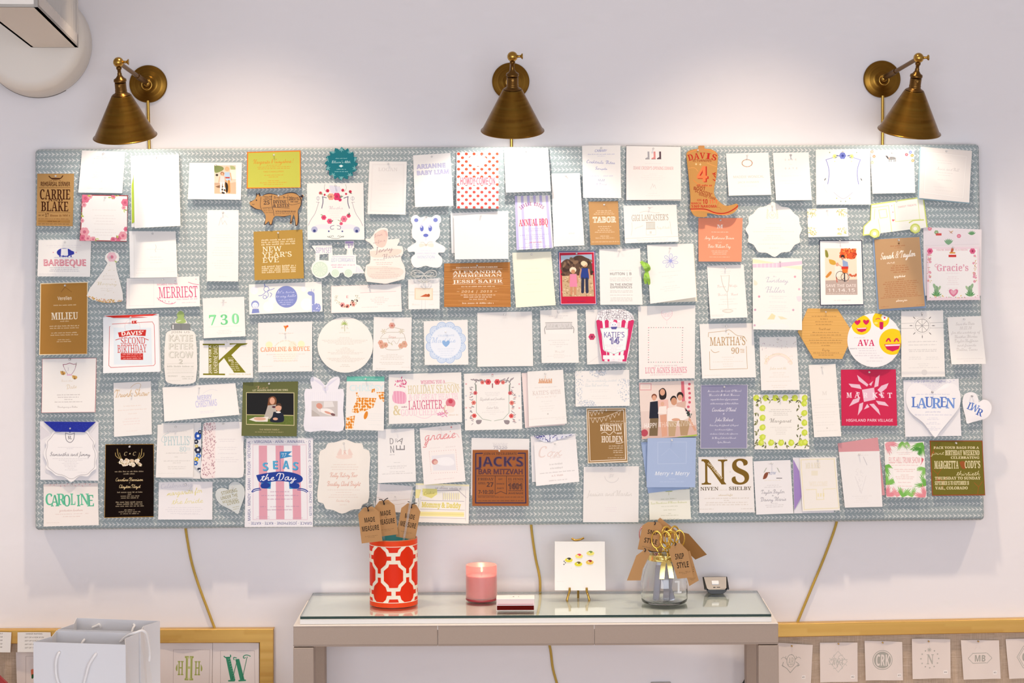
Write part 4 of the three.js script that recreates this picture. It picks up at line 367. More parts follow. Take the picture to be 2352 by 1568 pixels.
card({ n: inv, d: 'white card with large green old style numerals', K: 'b', q: [440, 300, 880, 282, 895, 700, 452, 722], lift: .012, f: () => { r(440, 285, 445, 112, '#efecea'); m(665, 342, 60, '#c5c1be', 14); m(660, 445, 90, '#dcd8d4', 8); t('7', 545, 530, 88, 108, '#6fcf8d', 'R'); t('3', 668, 526, 88, 108, '#6fcf8d', 'R'); t('0', 786, 518, 86, 108, '#6fcf8d', 'R'); t('7', 541, 527, 84, 108, '#8adfa2', 'r'); t('0', 783, 515, 82, 108, '#8adfa2', 'r'); l('#c9d6cc', 2, 500, 604, 830, 594); ms(670, 640, [120, 160, 140], 17, '#cfccc9', 7); m(820, 655, 70, '#d2cfcc', 6); } });
card({ n: inv, d: 'white card filled by one huge olive capital letter', K: 'b', q: [410, 745, 970, 738, 975, 1140, 405, 1140], f: () => { const k = '#7d7a1c', w = '#f2efe6'; for (let i = 0; i < 12; i++) for (let j = 0; j < 8; j++) ci(720 + i * 19, 800 + j * 38, 2.5, '#e3e0dc'); r(442, 780, 232, 15, k); r(445, 1094, 228, 16, k); r(503, 780, 106, 325, k); p(k, 606, 958, 800, 782, 726, 790, 726, 776, 918, 774, 905, 786, 845, 800, 742, 898, 890, 1080, 768, 1083, 664, 930, 606, 990); t('JOIN US FOR A', 519, 945, 295, 22, w, 'S', -Math.PI / 2); l(w, 2, 540, 800, 540, 1090); t('KATHERYNE DAVIS', 576, 945, 295, 44, w, 's', -Math.PI / 2); ms(740, 928, [70], 20, w, 10); t('NYC', 738, 955, 56, 24, w, 'S', .05); ms(775, 975, [70, 80, 90, 96, 100], 20, w, 12); m(828, 1098, 225, '#c8c4a0', 14); } });
card({ n: inv, d: 'wide card with blue nursery animals around a blue ball', K: 'p', q: [571.6, 653, 739, 646.4, 741, 715, 572.7, 722], f: () => { const b = '#7f8cc8'; for (const [x, y, R] of [[584, 667, 9], [704, 699, 14], [616, 704, 12], [697, 664, 6], [624, 690, 8]]) ci(x, y, R, '#e9ebf4'); ci(657.5, 681.5, 25, b); t('It’s time', 657, 670, 40, 5.5, '#e6e9f6', 'i'); t('to say hello', 657, 679, 46, 6, '#e6e9f6', 'i'); ms(657, 689, [36, 30, 22], 5, '#cdd3ee', 2.4); rg(612, 664, 6, b, 1.3); cv(b, 1.3, 610, 670, 604, 678, 594, 679); cv(b, 1.3, 614, 670, 618, 678, 611, 685); cv(b, 1.3, 614, 667, 622, 666, 630, 662); cv(b, 1.3, 620, 682, 626, 676, 620, 672); rg(608, 682, 4, b, 1.2); l(b, 2, 607, 650, 609, 658); ci(586, 699, 9, '#8d99d0'); ci(586, 701, 6.6, '#f2f3f8'); ci(583.5, 700, .8, b); ci(588.5, 700, .8, b); cv(b, .8, 583, 704, 586, 706, 589, 704); p(b, 580, 709, 594, 709, 596, 718, 578, 719.5); l('#8d99d0', 6.5, 719, 677, 719, 716); el(714, 674, 8, 5, '#8d99d0', .2); l('#8d99d0', 1, 716, 669, 715, 664); l('#8d99d0', 1, 720, 669, 721, 664); el(728, 707, 8, 11, '#8d99d0'); for (let i = 0; i < 16; i++) ci(717 + rnd() * 16, 680 + rnd() * 36, 1.1, '#dfe3f4'); ms(660, 711, [42, 30], 3.5, '#ccd0e4', 1.4); }, pin: 0 });
card({ n: inv, d: 'square card with orange slab names and a tiny cocktail glass', K: 'p', q: [593, 741, 717, 738, 717, 852.4, 593, 854.6], lift: .011, f: () => { r(592, 737, 126, 28, '#f0ecea'); p('#e08436', 651, 748, 662, 748, 657, 755, 656, 761, 655, 761, 655, 755); ci(660, 749, 2.4, '#e05a2e'); m(657, 765, 32, '#e8bfae', 1.8); for (const [x, y, R, c] of [[618, 792, 8, '#e9edc6'], [692, 790, 8, '#ecefca'], [656, 806, 26, '#f6efe6'], [672, 792, 9, '#f7e9d8']]) ci(x, y, R, c); ta('PLEASE JOIN US FOR A PARTY', 656, 812, 30, -2.5, -.64, 2, '#e9bfa4', 's'); t('CAROLINE & ROYCE', 655, 801, 114, 10, '#e8875a', 'R'); t('CAROLINE & ROYCE', 655, 801, 114, 9, '#f0b08c', 'r'); ms(656, 813, [88, 58, 56, 54], 4.6, '#ecc8b8', 1.8); ms(656, 829, [54], 4, '#ecc8b8', 1.8); m(614, 841, 24, '#f0d2c6', 1.4); m(700, 841, 22, '#f0d2c6', 1.4); } });
card({ n: inv, d: 'wide pink edged card with a half wreath and one red letter', K: 'c', q: [325, 170, 1065, 145, 1075, 440, 325, 455], dark: 1, lift: .007, f: (q) => { bd(q, 1, '#dcc3c0', 4); t('E', 495, 282, 28, 26, '#d97c86', 's'); for (let i = 0; i < 70; i++) { const a = -.35 + i / 70 * 3.8, R = 88 + rnd() * 26, x = 490 + Math.cos(a) * R * 1.08, y = 292 + Math.sin(a) * R * .9; lf(x, y, 16, rnd() * 6, ['#b9b58c', '#7f8a6c', '#d6cdb0'][i % 3]); } for (const [x, y, R, c] of [[445, 368, 26, '#e0a0a0'], [498, 380, 20, '#d88c80'], [552, 345, 24, '#eabfae'], [560, 365, 18, '#d99a8c'], [470, 385, 14, '#e8c6b0']]) fl(x, y, R, c, '#7a2f38'); for (const [x, y] of [[437, 378], [490, 388], [530, 366], [545, 322], [600, 325]]) ci(x, y, 8, '#4c3538'); for (let i = 0; i < 6; i++) lf(545 + i * 9, 322, 20, i, '#5c6a58'); l('#d8a8ac', 3, 635, 240, 1010, 222); ms(835, 285, [90, 190, 170, 110, 50], 18, '#e0b6b4', 7); m(730, 388, 170, '#dcb6b4', 6); m(985, 370, 120, '#dcb6b4', 6); }, pin: [30, 14] });
card({ n: inv, d: 'round white menu with a small green palm at its top', K: 'c', o: ring(475, 792, 295, 64), c: '#f3f0ea', lift: .007, f: () => { l('#a9a878', 5, 468, 580, 470, 648); for (let i = 0; i < 7; i++) lf(466, 575, 42, -3.3 + i * .58, '#a5bf62', .2); t('H', 445, 610, 26, 22, '#c2bba0', 'r'); t('L', 500, 610, 22, 22, '#c2bba0', 'r'); m(468, 662, 110, '#c9c2ae', 7); ms(470, 715, [110, 150, 480, 440, 360, 190], 14, '#ccc5bb', 7); ms(475, 822, [60, 100, 200, 180, 370, 300], 13, '#ccc5bb', 7); ms(480, 910, [70, 90, 400, 360, 300, 200], 12, '#ccc5bb', 7); ms(475, 1002, [70, 110], 18, '#bdb6a8', 7); }, pin: [-10, 34] });
card({ n: inv, d: 'white card with a sketched garland carriage in brown and coral', K: 'c', q: [778, 495, 1180, 502, 1168, 1065, 765, 1062], f: () => { const k = '#b9b0a0'; fl(970, 588, 32, '#dba79a', '#c46e62'); cv(k, 4, 905, 635, 950, 600, 1000, 610, 1100, 635); cv(k, 4, 850, 720, 880, 660, 1000, 660, 1095, 660, 1112, 740); for (const x of [880, 1070]) for (let i = 0; i < 6; i++) lf(x, 650, 34, i * 1.05, '#d3ccb8'); t('Georgia', 975, 705, 80, 26, '#c99c92', 'i'); l(k, 3, 845, 726, 1110, 720); cv(k, 4, 860, 740, 880, 840, 990, 850, 1090, 840, 1110, 740); for (const [x, y] of [[865, 805], [900, 795], [1065, 805], [1105, 795], [850, 770], [1100, 780]]) fl(x, y, 28, '#dba894', '#c98a72'); for (let i = 0; i < 14; i++) lf(840 + rnd() * 270, 755 + rnd() * 60, 24, rnd() * 6, '#c2bf9e'); cv(k, 3, 920, 730, 950, 800, 985, 735, 1020, 800, 1050, 730); ms(970, 895, [120, 240, 200, 240, 0, 260, 220], 17, '#c4bcb0', 7); m(850, 1042, 100, '#d0cac0', 6); m(1115, 1032, 90, '#d0cac0', 6); } });
card({ n: inv, d: 'square card with a light blue lace doily and heart', K: 'p', q: [973, 737.5, 1074, 734, 1076, 837, 975.7, 838], f: () => { for (let i = 0; i < 12; i++) { const a = i * .524 + .26, x = 1024 + Math.cos(a) * 35, y = 786 + Math.sin(a) * 36; ci(x, y, 12.5, '#d3e0f2'); rg(x, y, 11.5, '#a9c2e4', 1.3); rg(x, y, 8, '#c2d4ec', 1.2); } ci(1024, 786, 35, '#e6edf7'); for (let i = 0; i < 40; i++) { const a = i * .157; ci(1024 + Math.cos(a) * 37, 786 + Math.sin(a) * 38, 1.1, '#a9c2e4'); } t('CELEBRATE', 1025, 770, 38, 3.6, '#b9cbe6', 'r'); t('Maddie', 1020, 780, 56, 12, '#b5cae8', 'i'); ht(1024.5, 788, 17, 16, '#8db4e2'); ms(1025, 800, [40, 34, 26, 30], 5, '#c9d6ea', 1.8); } });
card({ n: inv, d: 'blank white square card right of the blue doily', K: 'd', q: [535, 635, 1115, 622, 1128, 1200, 538, 1208], f: () => { m(830, 690, 50, '#d6d2d0', 8); ms(830, 800, [220, 180, 0, 260, 200, 0, 160, 230], 38, '#efebe8', 7); } });
card({ n: inv, d: 'white card with a grey sketch of a sofa', K: 'd', q: [1200, 610, 1592, 595, 1612, 1165, 1218, 1168], f: () => { ms(1395, 670, [200, 90], 20, '#b9b6b6', 7); p('#d6d4d3', 1258, 742, 1540, 736, 1545, 808, 1262, 815); l('#9d9a99', 5, 1258, 742, 1400, 738, 1540, 736); for (let i = 0; i < 30; i++) { const x = 1268 + rnd() * 268; l('#b4b1b0', 3, x, 745 + rnd() * 50, x + rnd() * 14 - 7, 760 + rnd() * 45); } cv('#8e8b8a', 6, 1262, 780, 1245, 800, 1255, 860); cv('#8e8b8a', 6, 1540, 775, 1562, 790, 1555, 845); l('#a5a2a1', 5, 1265, 812, 1548, 800); r(1262, 818, 285, 40, '#f1efec'); ms(1400, 925, [220, 130, 190, 60], 22, '#c9c6c4', 7); t('Mary Jill', 1410, 1042, 100, 20, '#cfcac6', 'i'); ms(1400, 1075, [110, 250, 110], 16, '#d2cecb', 6); } });
card({ n: 'envelope', d: 'white envelope with a small pink stamp behind the popcorn box', K: 'e', q: [345, 742, 760, 735, 785, 1310, 362, 1322], f: () => { fl(412, 1030, 34, '#c9466e', '#8f2a50'); l('#c9c5cc', 4, 455, 960, 458, 1105); l('#dedad8', 4, 375, 1310, 480, 1235); }, pin: 0, lift: .007 });
card({ n: inv, d: 'die-cut popcorn box card with raspberry stripes', K: 'e', o: smooth([458, 850, 466, 810, 480, 778, 520, 752, 580, 741, 640, 736, 700, 736, 760, 746, 810, 766, 846, 800, 860, 850, 820, 1070, 776, 1290, 650, 1288, 522, 1285, 490, 1070], 2), c: '#f2eef1', z: .004, lift: .011, f: () => { const c = '#cf2f68', v = '#5a579c'; for (let i = 0; i < 80; i++) { const x = 475 + rnd() * 375, y = 750 + rnd() * 105; rg(x, y, 8 + rnd() * 10, i % 4 ? '#8d8a98' : '#55525e', 2.5); ci(x + 3, y + 3, 7, '#f6f3f5'); } for (let i = 0; i < 9; i++) if (i % 2 === 0) p(c, 458 + i * 45, 868, 500 + i * 45, 868, 548 + i * 25.5, 1290, 522 + i * 28, 1290); for (let i = 0; i < 9; i++) { ci(480 + i * 45, 872, 22, i % 2 ? '#f6eff2' : c); if (i % 2) o(470 + i * 44, 880, 14, 60, '#e4a0b8', 4); } p(c, 458, 860, 520, 860, 575, 1285, 522, 1285); p(c, 858, 860, 800, 860, 735, 1290, 776, 1290); p('#f7f4f6', 500, 940, 560, 935, 600, 930, 740, 930, 798, 945, 795, 1010, 770, 1170, 745, 1180, 650, 1215, 545, 1180, 530, 1160, 515, 1000); l('#8fb5ae', 4, 506, 945, 600, 935, 740, 935, 795, 950, 770, 1165, 650, 1210, 548, 1175, 508, 945); ci(646, 905, 36, '#ece8f2'); ci(630, 900, 12, '#fff'); ci(662, 900, 12, '#fff'); ci(632, 902, 5, v); ci(660, 902, 5, v); p(v, 612, 925, 682, 922, 670, 950, 622, 950); t('KATIE’S', 648, 1008, 225, 58, v, 's'); t('14', 650, 1072, 105, 64, v, 'S', null, 8); t('TH', 725, 1062, 34, 18, v, 's'); ms(645, 1118, [190, 150, 60, 170, 60], 16, '#c9c4d6', 7); r(530, 1225, 225, 42, '#f7f2f4'); for (const x of [545, 620, 690]) r(x, 1268, 34, 22, '#f3e6ec'); }, pin: 0 });
card({ n: inv, d: 'white card with three lines of dark sans capitals beside a green ribbon', K: 'e', q: [490, 98, 922, 92, 950, 690, 500, 690], f: () => { const k = '#55524f'; m(712, 325, 225, '#cfccc9', 7); t('HUTTON | B', 713, 362, 228, 27, k, 's'); ms(715, 405, [230, 230, 220], 15, '#bdbab7', 9); t('IN THE KNOW', 717, 473, 230, 24, k, 's'); t('EXPERIENCES', 717, 503, 228, 24, k, 's'); ms(718, 540, [230, 230, 0, 230, 0, 220, 220, 230], 15, '#aeaba8', 8); } });
card({ n: inv, d: 'cream backing sheet showing behind the blue flower card', K: 'e', q: [1005, 70, 1490, 55, 1527, 655, 1040, 672], c: '#efe9d8', pin: 0, lift: .006 });
card({ n: inv, d: 'white card with a blue line drawn flower', K: 'e', q: [995, 55, 1485, 42, 1520, 610, 1030, 680], z: .003, lift: .011, f: () => { const b = '#8f98d4'; for (let i = 0; i < 7; i++) { const a = i * .9 + .3; cv(b, 4, 1245, 235, 1245 + Math.cos(a - .35) * 62, 235 + Math.sin(a - .35) * 62, 1245 + Math.cos(a) * 92, 235 + Math.sin(a) * 88, 1245 + Math.cos(a + .35) * 62, 235 + Math.sin(a + .35) * 62, 1245, 235); cv(b, 2, 1245, 235, 1245 + Math.cos(a) * 60, 235 + Math.sin(a) * 60); } ci(1248, 235, 15, '#9aa2da'); ms(1240, 352, [240, 0, 170, 40, 0, 100, 0, 150, 210, 120], 23, '#d8d5d3', 7); }, pin: [0, 40] });
card({ n: inv, d: 'tall white party card with a pink dotted square frame', K: 'e', q: [902, 705, 1508, 695, 1502, 1468, 912, 1478], lift: .007, f: () => { ht(1208, 800, 118, 118, '#e6c3ca'); ht(1208, 798, 110, 110, '#f2eeee'); ms(1210, 780, [110, 90, 60], 15, '#dba9b5', 8); l('#e6c3ca', 3, 1208, 868, 1208, 900); for (let i = 0; i <= 14; i++) for (const [x, y] of [[1020 + i * 25.8, 932], [1020 + i * 25.8, 1298], [1016, 935 + i * 26], [1380, 935 + i * 26]]) p(i % 3 ? '#7d7678' : '#d9788c', x - 7, y - 4, x + 7, y, x - 7, y + 5); m(1200, 1335, 250, '#d2b2b8', 11); t('LUCY AGNES BARNES', 1205, 1382, 455, 62, '#d9788e', 'r'); m(1210, 1430, 350, '#e0b6be', 10); }, pin: 0 });
card({ n: inv, d: 'white card with a sketched champagne flute', K: 'f', q: [200, 232, 590, 218, 632, 778, 238, 792], lift: .012, f: () => { const k = '#c2bab0'; cv(k, 5, 350, 335, 362, 420, 400, 500, 416, 510); cv(k, 5, 437, 332, 434, 420, 425, 500, 414, 510); l('#d8d1c6', 4, 355, 340, 434, 336); l(k, 4, 415, 510, 424, 680); el(420, 710, 56, 22, '#e9e5df'); cv(k, 4, 365, 708, 420, 685, 476, 705); cv(k, 4, 365, 712, 420, 735, 476, 712); t('Ferris    Wolfe', 420, 445, 210, 24, '#cdb7b2', 'i'); t('Brooks    Reed', 425, 535, 210, 24, '#cdb7b2', 'i'); ms(400, 290, [110, 90], 20, '#d9d4cf', 7); ms(425, 585, [160, 110, 200, 0, 170], 26, '#d4cec9', 7); ms(315, 752, [130, 120], 12, '#d0cbc6', 6); } });
card({ n: inv, d: 'tall white card with pink and yellow watercolour bunting and grey script', K: 'f', q: [685, 145, 1208, 152, 1208, 912, 688, 905], z: .007, lift: .014, f: () => { p('#f6e9c6', 686, 158, 950, 205, 686, 205); p('#eccadd', 686, 215, 960, 200, 1208, 180, 1208, 215, 960, 250, 686, 250); for (let i = 0; i < 6; i++) r(730 + i * 42, 205, 6, 45, '#f6eef2'); p('#f7ead0', 980, 240, 1208, 232, 1208, 275); l('#dedbd9', 2, 860, 300, 1070, 298); t('Mrs.', 925, 345, 40, 12, '#b9b7c4', 'i'); t('Lindsey', 955, 380, 235, 54, '#b9b9ca', 'i'); t('Hiller', 935, 485, 200, 60, '#bdbdcc', 'i'); for (const [x, y, c] of [[1135, 348, '#e3a9b8'], [755, 558, '#d9a0b4'], [1180, 480, '#e6bccb'], [712, 698, '#c9a6bc'], [1118, 700, '#d2b0c2'], [706, 862, '#cdb2c2']]) fl(x, y, 12, c, '#a8688855'); bl('#f4dde4', 1150, 560, 1205, 540, 1205, 610, 1165, 615); bl('#f5e2d0', 700, 380, 740, 400, 735, 440, 695, 440); p('#f0dcb4', 840, 800, 890, 735, 930, 760, 915, 800); p('#f2dcc0', 955, 765, 985, 800, 1060, 795, 1000, 770); bl('#e8ecec', 760, 870, 900, 830, 1050, 850, 1100, 900, 780, 905); ms(955, 555, [190, 120, 0, 180, 0, 170, 200, 150, 250], 20, '#d3d2d6', 7); }, pin: [30, 40] });
card({ n: inv, d: 'square card with gold outlined ninetieth party lettering', K: 'f', q: [122, 848, 692, 838, 722, 1412, 150, 1425], f: () => { const k = '#b28f5e'; l(k, 4, 215, 985, 218, 940, 395, 922); cv(k, 4, 400, 925, 430, 900, 480, 940, 520, 975, 590, 975, 605, 1000, 622, 1030); l(k, 4, 228, 1140, 232, 1332, 628, 1322, 618, 1085); t('MARTHA’S', 420, 1030, 380, 90, k, 'r'); cv(k, 4, 245, 1120, 270, 1160, 330, 1140); t('90', 500, 1130, 88, 64, k, 'r'); t('TH', 575, 1135, 44, 40, '#c3a67c', 'r'); ci(430, 955, 8, '#d8c5a6'); ms(425, 1200, [130, 90, 320, 110, 100], 24, '#d9cfc2', 7); ms(265, 1392, [180], 12, '#d6cfc6', 6); } });
card({ n: inv, d: 'white card with confetti and a pale rainbow arch', K: 'f', q: [755, 988, 1148, 982, 1183, 1545, 775, 1550], f: () => { for (let i = 0; i < 26; i++) ci(775 + rnd() * 370, 1015 + rnd() * 110, 4, ['#b7a8b4', '#d6c2c8', '#c9c4b8'][i % 3]); for (const [R, c] of [[150, '#f0dcc8'], [138, '#eee3cc'], [126, '#f2d9d4']]) { g.beginPath(); g.arc(955, 1310, R, Math.PI * 1.08, Math.PI * 1.92); g.strokeStyle = c; g.lineWidth = 7; g.stroke(); } for (let i = 0; i < 18; i++) lf(815 + rnd() * 45, 1190 + rnd() * 60, 16, rnd() * 6, '#e2d3b4'); for (let i = 0; i < 14; i++) lf(1060 + rnd() * 45, 1190 + rnd() * 80, 16, rnd() * 6, '#e6d2bc'); t('Join us for', 940, 1168, 90, 14, '#cdbfa6', 'i'); t('Julia and Ali', 955, 1315, 170, 26, '#d8cbb2', 'i'); ms(960, 1365, [130, 110, 200, 0, 260, 0, 160, 120], 22, '#ddd3c8', 7); } });
card({ n: 'wooden_card', d: 'hexagonal light wood card with brown script', K: 'p', o: [1855, 708, 1923, 709, 1960, 766, 1934, 824, 1868, 823, 1832, 762], c: '#dfae62', th: .0018, fin: 'satin', lift: .006, f: () => { for (let i = 0; i < 60; i++) { const y = 706 + i * 2 + rnd(); l(['#d6a355', '#e8bd76', '#cf9a4d'][i % 3] + '77', .5 + rnd(), 1830, y, 1962, y + rnd() * 3 - 1.5); } const k = '#8f6130'; ms(1892, 726, [56, 16, 40, 36], 6.2, k, 1.8); t('First & next', 1894, 755, 26, 4.5, k, 'i'); ms(1896, 763, [60, 70, 24, 76, 70, 20], 6, k, 1.8); t('Enjoy', 1897, 803, 18, 5, k, 'i'); ms(1897, 810, [60, 34], 5, k, 1.8); }, pin: [0, 8] });
card({ n: inv, d: 'round white card with three yellow smiling faces', K: 'g', o: ring(682, 1112, 285, 64), c: '#f3f0f2', z: .003, lift: .008, f: () => { const y = '#f2cf1a', k = '#cf1f5c'; ci(545, 950, 104, y); ht(503, 922, 64, 62, k); ht(596, 920, 62, 60, k); p(k, 492, 984, 606, 976, 590, 1012, 550, 1028, 510, 1016); p('#f6e6ec', 500, 984, 600, 978, 596, 990, 506, 994); ci(752, 893, 88, y); ci(790, 872, 34, '#fbf8f2'); ci(792, 874, 9, k); cv(k, 7, 700, 890, 722, 876, 742, 888); r(738, 918, 40, 60, k); ci(758, 978, 20, k); r(755, 918, 5, 55, '#a31648'); el(700, 930, 20, 12, '#f6e27a'); ci(872, 1128, 138, y); cv(k, 16, 812, 1122, 832, 1084, 852, 1122); cv(k, 16, 896, 1122, 918, 1084, 938, 1120); p(k, 786, 1155, 962, 1148, 940, 1205, 875, 1232, 815, 1208); p('#f8ecef', 796, 1160, 956, 1154, 950, 1170, 802, 1176); m(525, 1085, 110, '#b9b4c0', 9); t('AVA', 595, 1140, 180, 64, k, 'R'); m(458, 1200, 70, '#8d8894', 11); m(590, 1197, 170, '#b9b4c0', 9); ms(610, 1222, [180, 190, 260], 26, '#c4bfca', 9); m(710, 1298, 150, '#c4bfca', 10); m(680, 1332, 160, '#c9c4ce', 9); }, pin: 0 });
card({ n: inv, d: 'white card with a grey ship wheel across two lines', K: 'g', q: [965, 805, 1410, 795, 1432, 1498, 970, 1503], f: () => { const k = '#8d8b8c'; l('#b9b7b8', 4, 966, 935, 1110, 930); l('#b9b7b8', 4, 966, 988, 1110, 985); l('#b9b7b8', 4, 1262, 928, 1414, 922); l('#b9b7b8', 4, 1262, 982, 1414, 980); rg(1188, 957, 88, '#d4d2d2', 4); rg(1188, 957, 70, '#9c9a9b', 5); ci(1188, 957, 11, '#a9a7a8'); for (let i = 0; i < 8; i++) { const a = i * Math.PI / 4, c = Math.cos(a), s = Math.sin(a); l(k, 4, 1188 + c * 12, 957 + s * 12, 1188 + c * 72, 957 + s * 72); lf(1188 + c * 98, 957 + s * 98, 38, a, '#5d5b5e', .2); } ms(1190, 1125, [300, 0, 290, 0, 0, 290, 280], 17, '#bdbbbc', 10); ms(1110, 1290, [120, 130], 20, '#cac8c8', 8); ms(1290, 1288, [120, 140], 20, '#cac8c8', 8); ms(1200, 1360, [120, 90, 310], 20, '#cecccc', 8); p('#e3e1e0', 972, 1445, 1430, 1438, 1431, 1468, 972, 1475); ci(1205, 1450, 30, '#d9d7d6'); }, lift: .006 });
card({ n: inv, d: 'small white card filled with slanted grey brush script', K: 'g', q: [1455, 868, 1812, 855, 1865, 1362, 1500, 1368], lift: .013, f: () => { const k = '#c4bfbd'; ['Save the Date', '10.22.16', 'for the wedding of', 'Heather Rhodes', 'Taylor Huffman', 'and friends', 'Dallas, Texas'].forEach((s, i) => t(s, 1648 + i * 3, 935 + i * 45, [200, 130, 300, 240, 250, 200, 220][i], 30, k, 'i')); ms(1690, 1305, [270, 120], 22, '#cfcac8', 6); } });
// lower rows
card({ n: inv, d: 'square white card with a rust edge and a painted shield', K: 'a', q: [125, 938, 700, 930, 690, 1505, 118, 1512], dark: 1, f: (q) => { bd(q, 1, '#b8646a', 5); l('#96576c', 6, 352, 1022, 345, 1000, 380, 998, 415, 985, 455, 998, 485, 995, 478, 1022); cv('#a9899a', 5, 352, 1025, 372, 1070, 412, 1130, 460, 1075, 480, 1025); t('J', 400, 1048, 20, 26, '#c9c2ca', 'r'); for (const [x, y] of [[345, 1090], [470, 1135]]) { bl('#d0a860', x - 30, y - 20, x + 25, y - 20, x + 28, y + 18, x - 22, y + 22); for (let i = 0; i < 5; i++) lf(x, y, 26, rnd() * 6, i % 2 ? '#6c5f40' : '#b8793a'); } lf(480, 1020, 46, -1.4, '#8c7f78', .15); r(385, 1102, 55, 16, '#e3bcd0'); t('Save the', 388, 1170, 120, 24, '#ddd2c0', 'i'); t('Date', 440, 1232, 110, 46, '#d8cab2', 'i', -.12); ms(402, 1320, [240, 220, 80, 290], 25, '#9d9496', 9); t('Thanksgiving in Dallas', 395, 1448, 215, 18, '#9d9496', 'i'); }, pin: [5, 12] });
card({ n: inv, d: 'narrow white trunk sale card with gold brush script at its top', K: 'p', q: [261, 879, 347, 875, 349, 997, 262, 1003], lift: .008, f: () => { r(260, 874, 90, 36, '#efece9'); t('Trunk Show', 304, 902, 78, 17, '#d2b58e', 'i'); cv('#d6bd9a', 1, 300, 890, 312, 878, 326, 882, 318, 896); ms(304, 932, [40, 66, 20], 9, '#e3cfc4', 2); ms(302, 962, [32, 40, 36], 6, '#e8d2cf', 1.8); m(303, 990, 26, '#ecd9d5', 1.6); } });
card({ n: 'envelope', d: 'wide white envelope behind the tilted lilac christmas card', K: '2', q: [160, 40, 900, -6, 935, 300, 172, 372], c: '#ebe8e9', pin: 0, lift: .006 });
card({ n: inv, d: 'wide tilted white card with lilac outlined christmas capitals', K: '2', q: [150, 42, 900, 0, 940, 322, 168, 392], z: .003, lift: .012, f: () => { cv('#d6d6e2', 3, 560, 110, 640, 55, 710, 80); t('MERRY', 575, 150, 150, 46, '#bfc0e0', 's', -.08, 4); t('CHRISTMAS', 590, 215, 220, 66, '#bcbde0', 's', -.08, 5); ms(600, 300, [150, 130], 16, '#d3d3e2', 8); } });
card({ n: 'photo_card', d: 'olive green card with a photo of a girl and boy on grass', K: '2', q: [978, -10, 1545, -20, 1530, 545, 962, 540], c: '#63683a', fin: 'satin', f: () => { const w = '#e9dfc2'; t('Let', 1180, 42, 120, 26, '#cfa98a', 'i'); t('LET HEAVEN AND NATURE SING', 1258, 70, 365, 17, w, 's'); r(1010, 92, 495, 332, '#d8cda0'); r(1016, 99, 482, 318, '#11100f'); r(1016, 325, 480, 92, '#5f6f2c'); r(1016, 318, 480, 8, '#c9bd8a'); for (let i = 0; i < 70; i++) lf(1020 + rnd() * 470, 345 + rnd() * 68, 14, -1.6 + rnd() * .4, ['#4e5f22', '#74833a'][i % 2]); bl('#7a4a2c', 1240, 150, 1280, 122, 1325, 150, 1320, 220, 1290, 250, 1235, 300, 1220, 280, 1232, 200); el(1278, 178, 27, 35, '#d9a58a'); p('#b7afa6', 1232, 225, 1320, 215, 1320, 300, 1250, 365, 1195, 340, 1215, 280); el(1295, 240, 20, 10, '#4a2030'); p('#e6e0d6', 1035, 372, 1100, 345, 1240, 340, 1230, 390, 1110, 392); el(1150, 362, 62, 17, '#d9ab92'); bl('#141a2c', 1290, 290, 1345, 285, 1390, 300, 1405, 370, 1380, 396, 1260, 396, 1250, 370, 1280, 340); el(1342, 245, 32, 38, '#dba78c'); bl('#4f3424', 1310, 235, 1325, 200, 1365, 200, 1378, 238, 1345, 220); el(1340, 292, 26, 9, '#f0ece4'); el(1310, 360, 26, 14, '#dba78c'); t('THE WEBER FAMILY', 1248, 470, 205, 14, '#cdbb92', 's'); m(1245, 494, 285, '#c2ae86', 9); }, pin: [-15, 18] });
card({ n: 'envelope', d: 'white square envelope with a royal blue lined flap', K: '1', q: [102, 355, 722, 362, 722, 985, 105, 975], c: '#eae8ea', pin: 0, body: 'envelope_body', lift: .006, f: () => { l('#d3d0d6', 4, 105, 400, 205, 490); l('#d3d0d6', 4, 718, 380, 640, 480); p('#e0dde2', 105, 400, 205, 500, 105, 560); }, parts: [{ n: 'liner', d: 'royal blue liner', o: [140, 358, 695, 362, 575, 470, 265, 466], c: '#1c2a96', z: .0016, f: () => { for (let i = 0; i < 90; i++) ci(150 + rnd() * 540, 360 + rnd() * 105, 4, '#2a3cae'); } }] });
card({ n: inv, d: 'scalloped white plaque with a grey outline over the blue lined envelope', K: '1', o: smooth([420, 400, 520, 455, 602, 455, 640, 520, 692, 575, 672, 620, 710, 700, 690, 800, 702, 850, 650, 890, 610, 940, 520, 935, 435, 1000, 350, 940, 270, 930, 225, 890, 163, 850, 175, 800, 138, 700, 170, 610, 155, 570, 210, 520, 245, 460, 330, 455], 3), c: '#f2f0f0', z: .004, lift: .007, f: () => { g.strokeStyle = '#b4b1b6'; g.lineWidth = 5; curve([420, 418, 520, 470, 595, 470, 630, 530, 675, 580, 655, 622, 694, 700, 675, 800, 684, 845, 640, 880, 600, 925, 515, 922, 435, 980, 352, 925, 278, 916, 235, 880, 180, 840, 190, 800, 156, 700, 186, 612, 175, 575, 222, 528, 255, 475, 330, 470, 420, 418]); g.stroke(); cv('#8c8a94', 7, 372, 480, 368, 550, 420, 590, 462, 550, 466, 480); cv('#8c8a94', 6, 372, 480, 420, 500, 466, 480); t('SL', 418, 528, 44, 34, '#55535e', 'R'); ci(418, 470, 9, '#8c8a94'); m(420, 632, 255, '#c6c4ca', 6); m(420, 646, 70, '#c6c4ca', 6); t('Samantha and Jimmy', 425, 702, 430, 42, '#6d6b74', 'i'); ms(425, 750, [380, 250, 130, 180, 140, 120], 17, '#c2c0c6', 7); ms(430, 853, [70, 130], 18, '#c6c4ca', 6); m(555, 898, 100, '#d0ced4', 5); }, pin: [0, 30] });
